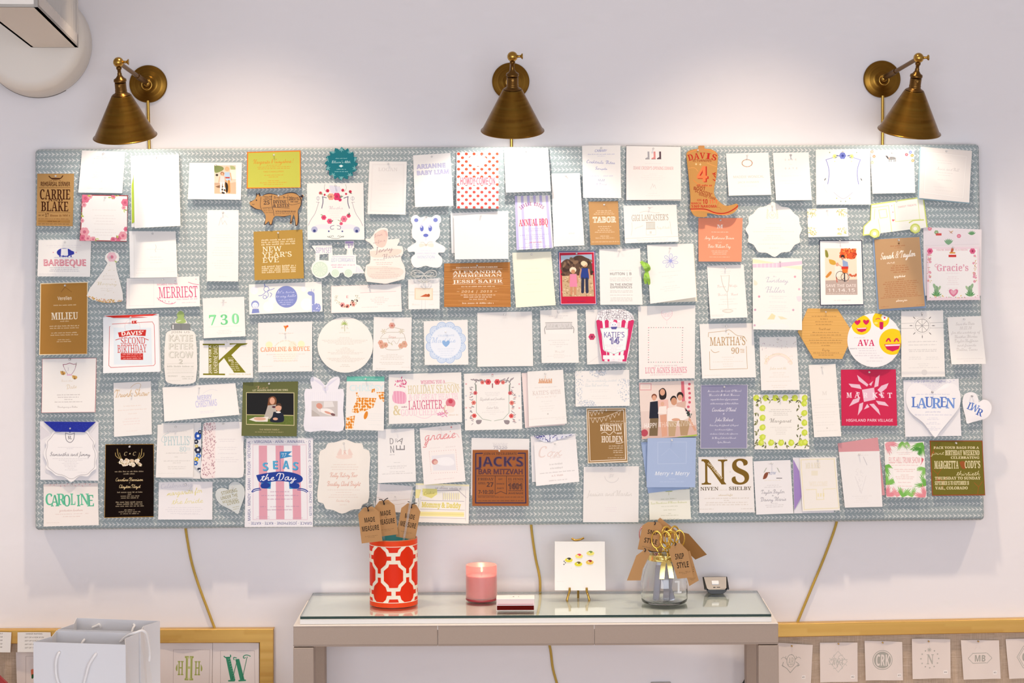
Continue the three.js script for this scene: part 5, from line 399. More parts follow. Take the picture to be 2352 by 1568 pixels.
card({ n: inv, d: 'landscape card with overlapping sea green serif capitals', K: '1', q: [140, 1020, 715, 1008, 725, 1455, 140, 1470], c: '#efe9e4', lift: .008, f: () => { r(140, 1008, 580, 40, '#e3d9d4'); for (let i = 0; i < 12; i++) lf(200 + i * 38, 1030, 26, rnd() * 3 - 1.5, '#d9a8a8'); const c = '#5fbf98'; [...'CAROLINE'].forEach((ch, i) => t(ch, 195 + i * 63 - (i > 4 ? 4 : 0), 1186 + (i % 2 ? 10 : -4), [84, 88, 92, 84, 56, 40, 100, 78][i], 122, i % 2 ? '#57b48f' : c, 'R')); t('graduation luncheon', 430, 1296, 245, 26, '#cbaaa2', 'i'); m(350, 1340, 170, '#d6bdb6', 8); m(500, 1335, 90, '#d6bdb6', 8); m(595, 1332, 40, '#d6bdb6', 8); m(432, 1365, 180, '#d6bdb6', 9); m(235, 1430, 130, '#cfc2bc', 6); }, pin: [10, 14] });
card({ n: inv, d: 'black card edged in gold with antlers and cream flowers', K: '1', q: [795, 600, 1308, 595, 1305, 1370, 783, 1378], c: '#150c0a', fin: 'matte', f: (q) => { bd(q, 2, '#a8823c', 7); const w = '#d9c9a6'; for (const s of [-1, 1]) { const X = (x) => 1050 + s * x; cv('#a9935c', 8, X(70), 770, X(120), 740, X(130), 650); cv('#a9935c', 7, X(95), 760, X(150), 730, X(150), 690); cv('#a9935c', 6, X(80), 765, X(100), 720, X(105), 690); } for (let i = 0; i < 34; i++) fl(945 + rnd() * 220, 770 + rnd() * 58 - Math.abs(i - 17) * .6, 17, ['#e9dcc4', '#f1e8d8', '#dcc6a8'][i % 3], '#c9a98888'); for (let i = 0; i < 12; i++) lf(920 + rnd() * 270, 790 + rnd() * 50, 22, rnd() * 6, '#7f7a48'); t('C • C', 1053, 700, 130, 38, '#c9b98e', 'i'); ms(1043, 888, [300, 120], 25, w, 12); t('Caroline Harrison', 1047, 972, 290, 36, '#e6cf9c', 'I'); t('&', 1048, 1008, 14, 10, w, 'i'); t('Clayton Floyd', 1050, 1045, 225, 36, '#e6cf9c', 'I'); ms(1048, 1108, [260, 40, 190, 180], 20, w, 12); ms(1046, 1212, [285, 265, 290], 21, w, 13); ms(1045, 1295, [110, 225, 190], 20, w, 11); }, pin: [0, 26] });
card({ n: 'envelope', d: 'white envelope with a blue and yellow floral lining', K: '2', q: [140, 410, 548, 402, 540, 982, 132, 975], c: '#efedea', pin: 0, body: 'envelope_body', lift: .005, parts: [{ n: 'liner', d: 'floral liner in blue, black and yellow', o: [480, 520, 548, 440, 546, 925, 476, 850], c: '#dfe3e8', z: .0016, f: () => { for (const [x, y, R, c] of [[515, 540, 40, '#2a55b0'], [495, 600, 24, '#242a40'], [515, 685, 36, '#2b3350'], [520, 745, 26, '#4a7ac8'], [500, 780, 22, '#d9b93a'], [490, 820, 24, '#3a68ba'], [530, 895, 28, '#27304a'], [535, 500, 20, '#2a2f48'], [500, 645, 16, '#cdb44a']]) fl(x, y, R, c, '#eef1f4'); } }] });
card({ n: inv, d: 'white card with tall seafoam party capitals and a swash', K: '2', q: [100, 425, 472, 418, 465, 965, 80, 968], c: '#eeebe7', z: .003, lift: .01, f: () => { m(295, 492, 200, '#cfccc9', 7); cv('#b9cdd0', 4, 215, 510, 165, 525, 130, 590, 165, 610); t('PHYLLIS’', 300, 590, 280, 92, '#b4ccd0', 'r'); t('80', 355, 675, 72, 50, '#b4ccd0', 'r'); t('TH', 412, 675, 36, 30, '#c6d6d8', 'r'); ms(290, 716, [210, 0, 40, 0, 260, 80, 0, 180, 170], 20, '#bdbab6', 8); m(190, 925, 170, '#cfccc8', 5); } });
card({ n: inv, d: 'round cornered card with a mauve leaf band down its left', K: '2', o: smooth([572, 420, 590, 404, 760, 400, 960, 396, 980, 412, 982, 680, 982, 945, 965, 966, 760, 972, 565, 977, 546, 960, 558, 690], 4), c: '#f2efed', lift: .01, f: () => { p('#f3e6e4', 572, 404, 694, 402, 690, 974, 546, 976); for (let i = 0; i < 150; i++) { const y = 410 + rnd() * 560, x = 560 + rnd() * 125 + (970 - y) * .012; lf(x, y, 24, rnd() < .5 ? -.8 : -2.2, ['#b58a94', '#c9a4aa', '#a87a86'][i % 3]); } ms(815, 575, [180, 150, 0, 0, 200, 160, 0, 190, 0, 130, 240, 200], 21, '#d2ccd0', 7); }, pin: [10, 24] });
card({ n: inv, d: 'landscape card with yellow brush script over pale grey script', K: '2', q: [112, 1015, 665, 1010, 662, 1402, 105, 1400], c: '#eeebec', lift: .008, f: () => { t('Celebrating', 300, 1045, 340, 50, '#d5d2da', 'i', -.08); t('margarita for', 380, 1110, 360, 56, '#ddd37e', 'i', -.1); t('the bride', 410, 1205, 320, 56, '#dfd791', 'i', -.06); ms(370, 1275, [330, 380, 340, 280], 20, '#d6d3d8', 9); m(430, 1345, 220, '#dad7dc', 7); } });
card({ n: inv, d: 'pale grey heart card with slanted gold capitals', K: '2', o: smooth([925, 1345, 880, 1315, 830, 1290, 735, 1235, 695, 1160, 710, 1095, 760, 1075, 810, 1085, 828, 1096, 835, 1045, 880, 1012, 935, 1020, 985, 1070, 996, 1140, 970, 1230, 948, 1290], 3), c: '#d3d8d6', z: .003, lift: .006, turn: -.22, f: () => { const k = '#8a8350'; t('STIRRING', 835, 1115, 170, 36, k, 's'); t('UNDER THE', 835, 1165, 180, 34, k, 's'); t('MOONLIGHT', 845, 1205, 160, 26, '#9a9466', 's'); t('LOVERS', 875, 1225, 130, 34, k, 's'); ms(905, 1270, [70, 60], 22, '#a5a27e', 8); }, pin: [25, 60] });
card({ n: inv, d: 'large pink striped card with a navy ribbon banner and names around its edge', K: '2', q: [1012, 565, 1700, 562, 1698, 1475, 995, 1478], c: '#f1eff2', lift: .006, f: () => { const v = '#565a8e', n = '#22409a', b = '#3f8ec6'; t('· VIRGINIA · ANN · ANNABEL ·', 1353, 600, 570, 28, v, 's'); t('CAROLINE C · CAROLINE D · CHACE · ELLIS ·', 1662, 985, 800, 24, v, 's', Math.PI / 2); t('GRACE · JOSEPHINE · KATE · KATIE ·', 1355, 1440, 640, 28, v, 's', Math.PI); t('MARIA · MINDY · SARAH · TAYLOR · VICTORIA', 1040, 1005, 820, 28, v, 's', -Math.PI / 2); o(1080, 632, 548, 770, '#e3cdd8', 6); for (const x of [1140, 1312, 1482]) r(x, 640, 84, 758, '#e2a5b4'); l(n, 4, 1356, 705, 1358, 905); p(b, 1360, 702, 1480, 700, 1440, 735, 1485, 750, 1360, 775); t('’17', 1395, 738, 50, 40, '#e9f2f8', 'k'); for (const [ch, x, y, a] of [['S', 1205, 856, -.08], ['E', 1305, 838, -.03], ['A', 1415, 836, .03], ['S', 1512, 850, .09]]) { t(ch, x + 4, y + 3, 66, 84, '#2a62a8', 'S', a); t(ch, x, y, 64, 82, '#57b0d8', 'S', a); } p('#2f86c0', 1160, 1025, 1262, 1015, 1258, 1085, 1165, 1080); p('#2f86c0', 1445, 1015, 1548, 1030, 1540, 1085, 1450, 1085); el(1205, 1052, 50, 30, n, -.1); el(1502, 1052, 52, 30, n, .1); bl(n, 1112, 945, 1350, 890, 1600, 945, 1570, 1040, 1352, 995, 1142, 1038); cv(n, 10, 1150, 1080, 1090, 1085, 1068, 1115); cv(n, 7, 1160, 1095, 1110, 1100, 1075, 1120); cv(n, 10, 1540, 1080, 1600, 1085, 1636, 1112); cv(n, 7, 1530, 1095, 1590, 1100, 1625, 1122); t('the Day', 1345, 962, 360, 72, '#f4f2f6', 'I', -.02); ms(1350, 1115, [190, 0, 370, 0, 250], 19, '#b58ca6', 11); m(1180, 1268, 60, '#b58ca6', 10); m(1320, 1268, 130, '#b58ca6', 10); m(1480, 1265, 130, '#b58ca6', 10); m(1345, 1300, 250, '#b58ca6', 11); ms(1180, 1370, [120, 140], 18, '#c9a4b8', 7); m(1530, 1385, 110, '#c9a4b8', 7); }, pin: [0, 12] });
card({ n: 'photo_card', d: 'white card cut like a gift bow with a sleeping baby photo', K: '3', o: smooth([50, 238, 118, 238, 105, 180, 105, 128, 132, 110, 200, 140, 258, 200, 300, 145, 370, 108, 402, 122, 405, 180, 388, 238, 440, 238, 440, 450, 438, 662, 240, 664, 45, 665, 48, 450], 3), c: '#eeedf4', f: () => { for (let i = 0; i < 7; i++) { l('#dddcec', 4, 255, 225, 120 + i * 14, 130 + i * 4); l('#dddcec', 4, 262, 225, 300 + i * 15, 160 - i * 6); } bl('#e2e1f0', 225, 205, 260, 200, 290, 210, 285, 260, 230, 260); for (let i = 0; i < 18; i++) l('#e7e6f0', 3, 60 + i * 21, 270, 60 + i * 21, 355); r(115, 362, 268, 158, '#cfcac8'); p('#e6e3e2', 240, 365, 330, 365, 350, 420, 240, 430); p('#bdb6b2', 115, 450, 190, 500, 200, 520, 115, 520); bl('#f2eeeb', 210, 440, 280, 430, 350, 470, 345, 515, 270, 500, 205, 475); el(195, 412, 33, 28, '#d89a88', .5); el(285, 482, 40, 11, '#dda492', .35); el(335, 500, 24, 13, '#7d5a5c', .3); bl('#e8e2e0', 165, 430, 200, 445, 220, 470, 190, 475); for (let i = 0; i < 7; i++) m(250, 545 + i * 16, 300, '#e7e6ee', 5); }, pin: [10, 110] });
card({ n: inv, d: 'white baby card with an orange giraffe and teal top band', K: '3', q: [478, 108, 865, 108, 858, 665, 462, 658], f: () => { const k = '#e08a2c'; r(470, 100, 400, 58, '#6cbfae'); m(680, 135, 230, '#d6ece8', 10); m(690, 185, 110, '#bcd8d8', 8); t('CHRISSY', 680, 228, 350, 56, '#cfe6e8', 's', null, 5); t('CHRISSY', 680, 228, 346, 52, '#e2eff0', 's'); const skin = [[575, 335, 605, 325, 780, 330, 745, 425, 690, 445, 640, 475, 608, 470, 578, 420], [570, 275, 582, 332, 602, 335, 590, 272], [735, 240, 765, 232, 762, 268, 728, 274], [585, 350, 615, 460, 585, 490, 525, 470, 560, 390], [780, 270, 864, 265, 862, 372, 815, 340], [475, 530, 560, 510, 540, 655, 464, 650]];
  for (const a of skin) { p('#f6e8d4', ...a); g.save(); path(a); g.closePath(); g.clip(); const [x0, y0, x1, , , y1] = bbox(a); for (let y = y0; y < y1; y += 30) for (let x = x0; x < x1; x += 27) { const cx = x + rnd() * 12, cy = y + rnd() * 12, n = 6; p(k, ...Array.from({ length: n }, (_, q) => [cx + Math.cos(q / n * 6.28) * (11 + rnd() * 5), cy + Math.sin(q / n * 6.28) * (12 + rnd() * 5)]).flat()); } g.restore(); } el(670, 505, 18, 42, k, .3); ms(765, 490, [150, 150, 160, 150, 0, 140], 22, '#d8dcdc', 5); } });
card({ n: inv, d: 'wide holiday greeting card in pink and gold lettering with a stocking', K: 'p', q: [892.7, 859.6, 1059.4, 854.4, 1061.4, 968.8, 893, 973.5], lift: .008, f: () => { const pk = '#cc4574', gd = '#d9cba2', lp = '#ecc9d6'; for (let i = 0; i < 26; i++) lf(908 + rnd() * 24, 870 + rnd() * 18, 7, rnd() * 6, i % 2 ? '#cf4f80' : '#e08aac'); bl('#e6a3be', 905, 898, 932, 896, 934, 920, 930, 928, 904, 926, 900, 912); for (let i = 0; i < 5; i++) l('#f3d2de', 1, 903 + i * 7, 898, 906 + i * 6, 926); t('WISHING YOU A', 994, 877, 56, 8, pk, 'r'); t('HOLIDAY SEASON', 995, 893, 118, 19, gd, 'r'); cv(gd, .8, 1020, 880, 1044, 876, 1056, 892); t('& OF GREAT HEALTH', 995, 911, 112, 14, lp, 'r'); t('LAUGHTER,', 978, 929, 82, 20, pk, 'r'); m(928, 934, 12, '#9c5a74', 3.5); t('&', 911, 942, 18, 22, gd, 'R'); t('GOOD CHEER', 962, 946, 84, 15, lp, 'r'); cv(lp, 1, 955, 955, 975, 964, 995, 950); for (let i = 0; i < 18; i++) lf(1008 + rnd() * 16, 945 + rnd() * 10, 7, rnd() * 6, '#d98ab0'); ci(1034, 925, 11, '#d8808e'); bl('#f0e6de', 1024, 932, 1040, 930, 1044, 946, 1026, 948); ci(1034, 921, 5, '#c9485c'); cv('#caa274', 1.4, 1022, 930, 1018, 944, 1026, 950); m(1040, 952, 22, '#dcc6b4', 3); } });
card({ n: inv, d: 'square card with a red and grey floral frame round its text', K: '4', q: [545, 112, 1070, 95, 1083, 622, 555, 635], f: () => { const k = '#9d9498'; for (const s of [-1, 1]) { const X = (x) => 810 + s * x; l('#6f7a72', 7, X(158), 212, X(155), 300); l('#a9b4a8', 5, X(150), 215, X(150), 470, X(95), 530, X(15), 545); cv('#5f6a64', 5, X(165), 210, X(150), 168, X(100), 175, X(60), 190); for (let i = 0; i < 26; i++) lf(X(165 + rnd() * 30), 240 + i * 13, 30, s > 0 ? -.9 + rnd() * 1.8 : 2.2 + rnd() * 1.8, ['#a69da2', '#bdb5ba', '#8c8488', '#c9a0a0'][i % 4]); for (let i = 0; i < 9; i++) lf(X(60 + i * 14), 195 - (i % 3) * 12, 36, s > 0 ? -1.2 + rnd() : -2 - rnd(), '#9a9298'); fl(X(42), 188, 26, '#d8575c', '#a83038'); fl(X(95), 192, 18, '#dc7a74', '#b84a48'); fl(X(175), 380, 20, '#dd8278', '#b84a48'); fl(X(170), 500, 20, '#d9625f', '#a83038'); fl(X(160), 290, 18, '#cf6a6e', '#a83038'); bl('#948b90', X(100), 540, X(160), 530, X(150), 580, X(110), 575); for (let i = 0; i < 4; i++) { r(X(245) - 8, 200 + i * 110 + 0, 16, 14, i % 2 ? '#cfd2d8' : '#e3b6ba'); } } l('#7f3038', 8, 808, 205, 808, 240); ci(808, 122, 9, '#d8a0a4'); ms(808, 285, [140, 130, 110], 14, '#cfcbcb', 6); t('Elizabeth and Jonathan', 808, 343, 230, 26, '#b3aeae', 'i'); ms(808, 380, [100, 60], 18, '#d0cccc', 5); t('Cabot Villa', 810, 425, 110, 20, '#b3aeae', 'i'); ms(812, 448, [120, 200, 60], 18, '#cecaca', 5); } });
card({ n: 'envelope', d: 'blush envelope behind the white card with a city skyline', K: '5', q: [-48, 105, 330, 80, 352, 585, -16, 612], c: '#efdfdc', pin: 0, lift: .005 });
card({ n: inv, d: 'white card with a tiny orange city skyline', K: '5', q: [4, 92, 335, 75, 370, 572, 20, 598], z: .003, lift: .009, f: () => { for (let i = 0; i < 22; i++) r(105 + i * 5.7, 190 - Math.abs(Math.sin(i * 2.3)) * 34, 5, 12 + Math.abs(Math.sin(i * 2.3)) * 34, ['#d9a27a', '#e3b492', '#cf9066'][i % 3]); l('#d9a27a', 3, 170, 165, 170, 130); m(175, 238, 205, '#d6d2d0', 7); t('KATIE’S 40TH', 178, 288, 255, 38, '#d6c8c4', 'r'); t('PARTY', 175, 330, 190, 14, '#e6ded9', 'r'); ms(180, 370, [100, 40, 130, 120, 90], 22, '#d9d5d2', 6); ci(187, 487, 7, '#c9c5c2'); m(185, 525, 320, '#d3cfcc', 6); m(295, 535, 80, '#d3cfcc', 6); } });
card({ n: inv, d: 'landscape card with dusty blue lace corners', K: '5', q: [445, 88, 945, 75, 950, 408, 450, 415], c: '#efedea', dark: 1, lift: .007, f: () => { for (let i = 0; i < 420; i++) { const c = i % 4, a = rnd() * 6.3, R = Math.sqrt(rnd()), [x, y, w, h] = [[470, 230, 60, 160], [660, 95, 80, 45], [910, 250, 75, 120], [560, 390, 80, 35]][c]; ci(x + Math.cos(a) * R * w, y + Math.sin(a) * R * h, 4, ['#bfc9d4', '#aeb9c8', '#d3dae2'][i % 3]); } t('You’re cordially invited', 690, 172, 280, 26, '#cfd6da', 'i'); t('Elise Bell and Chris', 650, 215, 220, 28, '#cfd6da', 'i'); ms(670, 258, [180, 160, 0, 140, 210, 0, 60], 20, '#dedcda', 6); }, pin: [-20, 6] });
card({ n: 'kraft_card', d: 'brown card with white bunting flags and ornate white capitals', K: '5', q: [548, 428, 915, 425, 932, 930, 562, 940], c: '#93703f', fin: 'satin', f: (q) => { const w = '#f1e8dc'; bd(q, 3, '#e9dcc8', 11); bd(q, 14, '#a07a48', 5); bd(q, 22, w, 6); cv(w, 3, 575, 470, 640, 455, 700, 440); cv(w, 3, 578, 520, 680, 525, 780, 490, 885, 440); for (let i = 0; i < 4; i++) l(w, 3, 585 + i * 32, 468 - i * 7, 600 + i * 32, 505 - i * 8, 615 + i * 32, 460 - i * 7); for (let i = 0; i < 7; i++) l(w, 3, 592 + i * 40, 524 - i * i * 1.6, 610 + i * 40, 566 - i * i * 1.9, 628 + i * 40, 520 - i * i * 2.1); ms(835, 552, [130], 18, w, 9); m(790, 572, 185, w, 9); t('KIRSTIN', 775, 612, 200, 58, w, 'R'); t('and', 852, 662, 48, 20, w, 'R'); cv(w, 5, 690, 665, 720, 640, 760, 690, 800, 640, 820, 665); t('HOLDEN', 785, 718, 195, 58, w, 'R'); cv(w, 5, 820, 755, 850, 765, 890, 745); l(w, 4, 906, 565, 906, 900); ms(822, 782, [130, 130], 20, w, 9); ms(842, 825, [90, 90], 18, w, 9); ms(850, 868, [80, 0], 18, w, 6); m(820, 892, 150, w, 7); }, pin: [0, 22] });
card({ n: inv, d: 'large ivory square with a faint wreath and pale script', K: '5', q: [525, 970, 1035, 965, 1030, 1482, 518, 1482], c: '#efebe8', f: () => { for (let i = 0; i < 40; i++) { const a = .2 + i / 40 * 2.8; lf(785 + Math.cos(a) * 62, 1055 + Math.sin(a) * 58, 15, a + 1.2, '#ddd9d8'); } t('JM', 785, 1052, 34, 28, '#dad6d4', 'i'); t('Jessica and Martin', 770, 1215, 410, 50, '#d8d3cf', 'i'); ms(775, 1345, [110, 100, 90], 17, '#e6d9e0', 6); }, lift: .006 });
card({ n: 'photo_card', d: 'family of six portrait photo card with a white greeting', K: '6', q: [30, 118, 565, 98, 598, 640, 60, 670], fin: 'satin', c: '#e3cfc6', lift: .006, f: () => { p('#ead9d0', 30, 100, 600, 95, 600, 400, 40, 400); p('#d9b7ab', 60, 560, 600, 540, 600, 680, 60, 680); o(40, 130, 110, 62, '#d98a92', 5); o(56, 140, 78, 40, '#f3e6e2', 4); p('#d5707c', 440, 108, 470, 106, 485, 420, 455, 420); p('#f0d6d4', 470, 106, 530, 104, 545, 420, 485, 420); for (let i = 0; i < 7; i++) ci(505 + rnd() * 20, 135 + i * 45, 13, '#cf5f70'); bl('#281c1a', 225, 200, 260, 160, 300, 200, 300, 270, 270, 290, 230, 285); el(260, 215, 25, 33, '#d9a488'); p('#e8bdb2', 215, 290, 315, 285, 320, 380, 215, 390); el(180, 258, 26, 28, '#7a4028'); el(180, 270, 21, 26, '#dda88c'); p('#1d2030', 140, 310, 215, 300, 222, 470, 132, 470); p('#7a6548', 138, 470, 222, 468, 212, 640, 132, 640); el(260, 330, 18, 22, '#e0b096'); p('#f2e8e0', 228, 355, 300, 350, 298, 430, 215, 425); el(432, 250, 32, 38, '#2d201e'); el(432, 268, 24, 30, '#dba68a'); p('#d9b5a6', 395, 320, 490, 300, 480, 400, 400, 410); bl('#1d1716', 335, 285, 350, 250, 385, 248, 402, 282, 395, 320, 345, 320); el(372, 305, 29, 38, '#cf9878'); p('#f3ece6', 310, 370, 400, 355, 470, 370, 510, 470, 440, 500, 305, 500); el(390, 485, 40, 14, '#d9a488'); p('#bfa27c', 315, 500, 400, 500, 380, 648, 320, 648); p('#b59670', 420, 490, 530, 500, 500, 640, 435, 640); p('#dca58a', 235, 440, 300, 430, 305, 640, 255, 650); p('#2c2630', 480, 370, 540, 440, 530, 470, 490, 420); for (let i = 0; i < 14; i++) ci(485 + rnd() * 55, 375 + rnd() * 80, 6, i % 2 ? '#e8e2dc' : '#3d5a48'); p('#d9a488', 520, 460, 590, 590, 570, 600, 510, 490); ci(85, 610, 34, '#b84a5a'); t('HAPPY', 145, 540, 125, 50, '#f7f1ec', 's'); t('THANKSGIVING', 395, 527, 340, 50, '#f7f1ec88', 's'); p('#a9c24a', 400, 655, 598, 632, 598, 645, 420, 668); }, pin: 0 });
card({ n: 'envelope', d: 'sky blue envelope behind the blue square card', K: '6', q: [52, 700, 560, 680, 520, 1150, 120, 1196], c: '#9fb4d8', pin: 0, lift: .004 });
card({ n: inv, d: 'sky blue square card with embossed frame and white lettering', K: '6', q: [115, 660, 588, 655, 580, 1138, 105, 1138], c: '#aabddf', z: .0075, lift: .006, f: () => { l('#bccbe6', 5, 215, 700, 495, 697, 490, 905, 215, 910, 215, 700); l('#b6c6e4', 4, 250, 830, 330, 760, 420, 850); t('Merry + Merry', 355, 1002, 335, 36, '#eef2f8', 'k'); l('#c9d6ec', 3, 325, 1056, 385, 1056); m(350, 1082, 230, '#c2d0ea', 9); }, pin: [0, 22] });
card({ n: inv, d: 'small cream card with a green palm under the sky blue square', K: '6', q: [125, 1180, 525, 1155, 538, 1448, 135, 1455], c: '#efeee2', lift: .006, pin: 0, f: () => { l('#b9bd8c', 4, 322, 1175, 322, 1212); for (let i = 0; i < 6; i++) lf(322, 1178, 40, -3.1 + i * .6, '#a3b06e', .2); m(320, 1248, 150, '#b7b8a0', 10); t('Luis Hawthorne & Maria Anderson', 325, 1282, 350, 20, '#bcc384', 'i'); ms(330, 1318, [160, 0, 120, 0, 30, 170, 0, 180], 17, '#c0c1ac', 8); } });
card({ n: inv, d: 'lavender grey card with a white edge and white script lines', K: '6', q: [632, 142, 1090, 138, 1085, 760, 628, 762], c: '#8f8fae', f: (q) => { bd(q, 2, '#d6d3dc', 6); const w = '#eeecf2'; ['Amanda Abbott O’Neal', 'Harold & Beth Rennie', 'request the honor of your presence', 'at the marriage of their children'].forEach((s, i) => t(s, 865, 200 + i * 40, [330, 300, 270, 275][i], 20, w, 'i')); t('Caroline O’Neal', 862, 382, 235, 36, w, 'i'); t('&', 858, 424, 16, 14, w, 'i'); t('John Robert', 865, 478, 175, 36, w, 'i'); ['Saturday, the fifteenth of August', 'two thousand fifteen', 'at eleven o’clock in the afternoon', 'St. Mary Cathedral Church', 'Ogden, Nebraska'].forEach((s, i) => t(s, 862, 533 + i * 41, [280, 175, 275, 235, 130][i], 18, w, 'i')); }, pin: [0, 22] });
card({ n: inv, d: 'white card with two giant bronze serif initials', K: '6', q: [608, 842, 1135, 838, 1158, 1382, 618, 1388], c: '#f2eeeb', f: () => { const k = '#7d5f1e'; t('N', 765, 990, 275, 245, k, 'r'); p(k, 640, 865, 690, 865, 880, 1110, 862, 1112); p('#7d5f1e', 690, 895, 720, 895, 850, 1060, 835, 1075); t('S', 1018, 985, 195, 250, k, 'R'); t('LET’S CELEBRATE', 772, 978, 205, 20, '#f2e8d2', 'S', .86); t('+', 918, 990, 24, 24, '#d6cfc2', 's'); t('NIVEN', 716, 1152, 175, 34, '#6f6350', 'R'); t('and', 852, 1160, 74, 22, '#dcd2c4', 'i'); t('SHELBY', 1010, 1150, 215, 34, '#6f6350', 'R'); t('rehearsal buffet', 872, 1212, 135, 20, '#c9b996', 'i'); ms(880, 1245, [420, 50, 390, 410], 21, '#cfc4b8', 10); m(690, 1350, 130, '#c9bfb4', 7); m(1075, 1348, 115, '#c9bfb4', 7); }, lift: .006, pin: [0, 8] });
card({ n: inv, d: 'square card framed by lime lemons and dark leaves', K: '7', q: [122, 312, 635, 308, 655, 832, 135, 832], c: '#f1efe9', f: () => { const P = []; for (let i = 0; i < 11; i++) { P.push([150 + i * 46, 345 + (i % 2) * 22], [150 + i * 47, 790 - (i % 2) * 22]); } for (let i = 0; i < 9; i++) { P.push([165 + (i % 2) * 46, 395 + i * 46], [605 - (i % 2) * 46, 395 + i * 46]); } for (const [x, y] of P) { for (let k = 0; k < 3; k++) lf(x, y, 36, rnd() * 6.3, ['#7f8450', '#9da06c', '#6b6f42'][k]); } P.forEach(([x, y], i) => { if ((i + (i >> 1)) % 2 === 0) { el(x, y, 27, 30, '#cbdc4c', rnd()); el(x + 6, y - 4, 14, 15, '#dbe66e'); } else lf(x - 14, y, 34, rnd() * 6, '#5f6440', .35); }); ms(382, 455, [180, 220, 130, 140], 17, '#b5b0aa', 7); t('Margaret', 385, 558, 200, 36, '#8b857e', 'i'); ms(385, 622, [200, 110, 110, 80, 90], 16, '#cbc6c0', 6); } });
card({ n: inv, d: 'white card with a small brown spaniel and wreath', K: '7', q: [125, 945, 475, 932, 505, 1438, 152, 1450], c: '#efedee', f: () => { m(290, 968, 40, '#c2bebe', 10); for (const s of [-1, 1]) for (let i = 0; i < 7; i++) lf(300 + s * (45 + i * 3), 1005 + i * 6, 20, s > 0 ? .6 : 2.5, '#b9bdb2'); t('ADW', 305, 1060, 70, 24, '#7f8ab0', 'i'); bl('#8a4f3a', 215, 1115, 222, 1070, 252, 1045, 270, 1055, 250, 1110); lf(262, 1052, 22, .1, '#6d3c2c', .4); l('#3d3a3c', 5, 345, 1105, 395, 1105); ms(305, 1125, [150], 12, '#e3d9c8', 8); ms(310, 1172, [110, 160], 17, '#c4c0c2', 7); t('Taylor Baylor', 312, 1232, 220, 36, '#93909a', 'i'); t('&', 310, 1270, 20, 12, '#93909a', 'i'); t('Danny Marie', 318, 1302, 240, 38, '#93909a', 'i'); ms(325, 1342, [60, 170, 150], 17, '#bdb9bc', 7); }, lift: .008 });
card({ n: 'envelope', d: 'white envelope with a purple lined flap at its left', K: '7', q: [498, 908, 905, 908, 888, 1430, 510, 1438], c: '#eceaee', pin: 0, body: 'envelope_body', lift: .005, parts: [{ n: 'liner', d: 'purple liner', o: [502, 925, 560, 1040, 582, 1280, 514, 1405], c: '#a58cc8', z: .0016 }] });
card({ n: inv, d: 'cream card with a thin yellow frame over the purple lined envelope', K: '7', q: [562, 912, 908, 905, 945, 1408, 590, 1418], c: '#f0ece6', z: .004, lift: .009, f: () => { l('#e8dfae', 5, 575, 930, 890, 922, 928, 1390, 606, 1402, 575, 930); t('MR & MRS', 690, 985, 140, 50, '#e6e0cc', 'r', null, 4); r(675, 1035, 60, 46, '#ebe5d2'); l('#e8dfae', 4, 625, 1215, 720, 1212, 722, 1310, 790, 1308, 785, 1210, 900, 1205); t('WELCOME', 740, 1160, 170, 40, '#ece6d8', 'r', null, 4); m(755, 1260, 50, '#ece3b8', 40); } });
card({ n: inv, d: 'tall narrow blank white card left of the raspberry square', K: '7', q: [648, 32, 903, 20, 958, 708, 700, 718], c: '#f2efea', lift: .012, f: () => { t('M', 800, 300, 50, 34, '#e0dcd6', 'r'); ms(805, 360, [120, 0, 230, 190, 0, 200, 240, 160, 0, 220, 180], 24, '#dfdbd6', 6); ci(823, 630, 7, '#cfcbc6'); m(825, 655, 190, '#d9d5d0', 6); } });
card({ n: 'wooden_card', d: 'raspberry square with a pale geometric star and white capitals', K: '8', q: [125, 75, 632, 72, 645, 592, 132, 592], c: '#cc2450', fin: 'satin', lift: .006, f: () => { const w = '#e9c3d4'; p(w, 320, 260, 432, 240, 444, 350, 338, 372); for (const a of [[275, 122, 290, 178, 368, 232, 380, 212], [384, 210, 424, 178, 405, 225], [448, 152, 484, 122, 470, 226, 432, 240], [196, 204, 300, 212, 318, 255, 222, 236], [566, 198, 545, 245, 492, 290, 462, 262, 500, 222], [255, 275, 302, 285, 276, 325, 300, 300], [238, 350, 304, 330, 290, 372, 200, 414], [446, 360, 530, 372, 566, 412, 470, 395], [296, 390, 332, 376, 322, 440, 280, 498], [336, 442, 368, 390, 388, 420], [386, 392, 428, 388, 472, 440, 488, 496], [470, 300, 500, 290, 520, 330, 490, 320]]) p(w, ...a); [...'MARKET'].forEach((ch, i) => t(ch, [202, 275, 352, 438, 508, 575][i], 310, [52, 48, 40, 54, 34, 42][i], 48, '#f6e6ee', 'R')); t('HIGHLAND PARK VILLAGE', 387, 540, 430, 25, '#f7eaf0', 's'); }, pin: [8, 24] });
card({ n: inv, d: 'white square card behind the big heart with blue capitals', K: '8', q: [700, 172, 1212, 158, 1238, 685, 720, 695], c: '#ecebee', lift: .006, pin: 0, f: () => { for (let i = 0; i < 60; i++) ci(765 + rnd() * 410, 170 + rnd() * 26, 4, '#c9c9de'); for (let i = 0; i < 5; i++) m(975, 205 + i * 14, 170 - i * 34, '#cdcde0', 8); } });
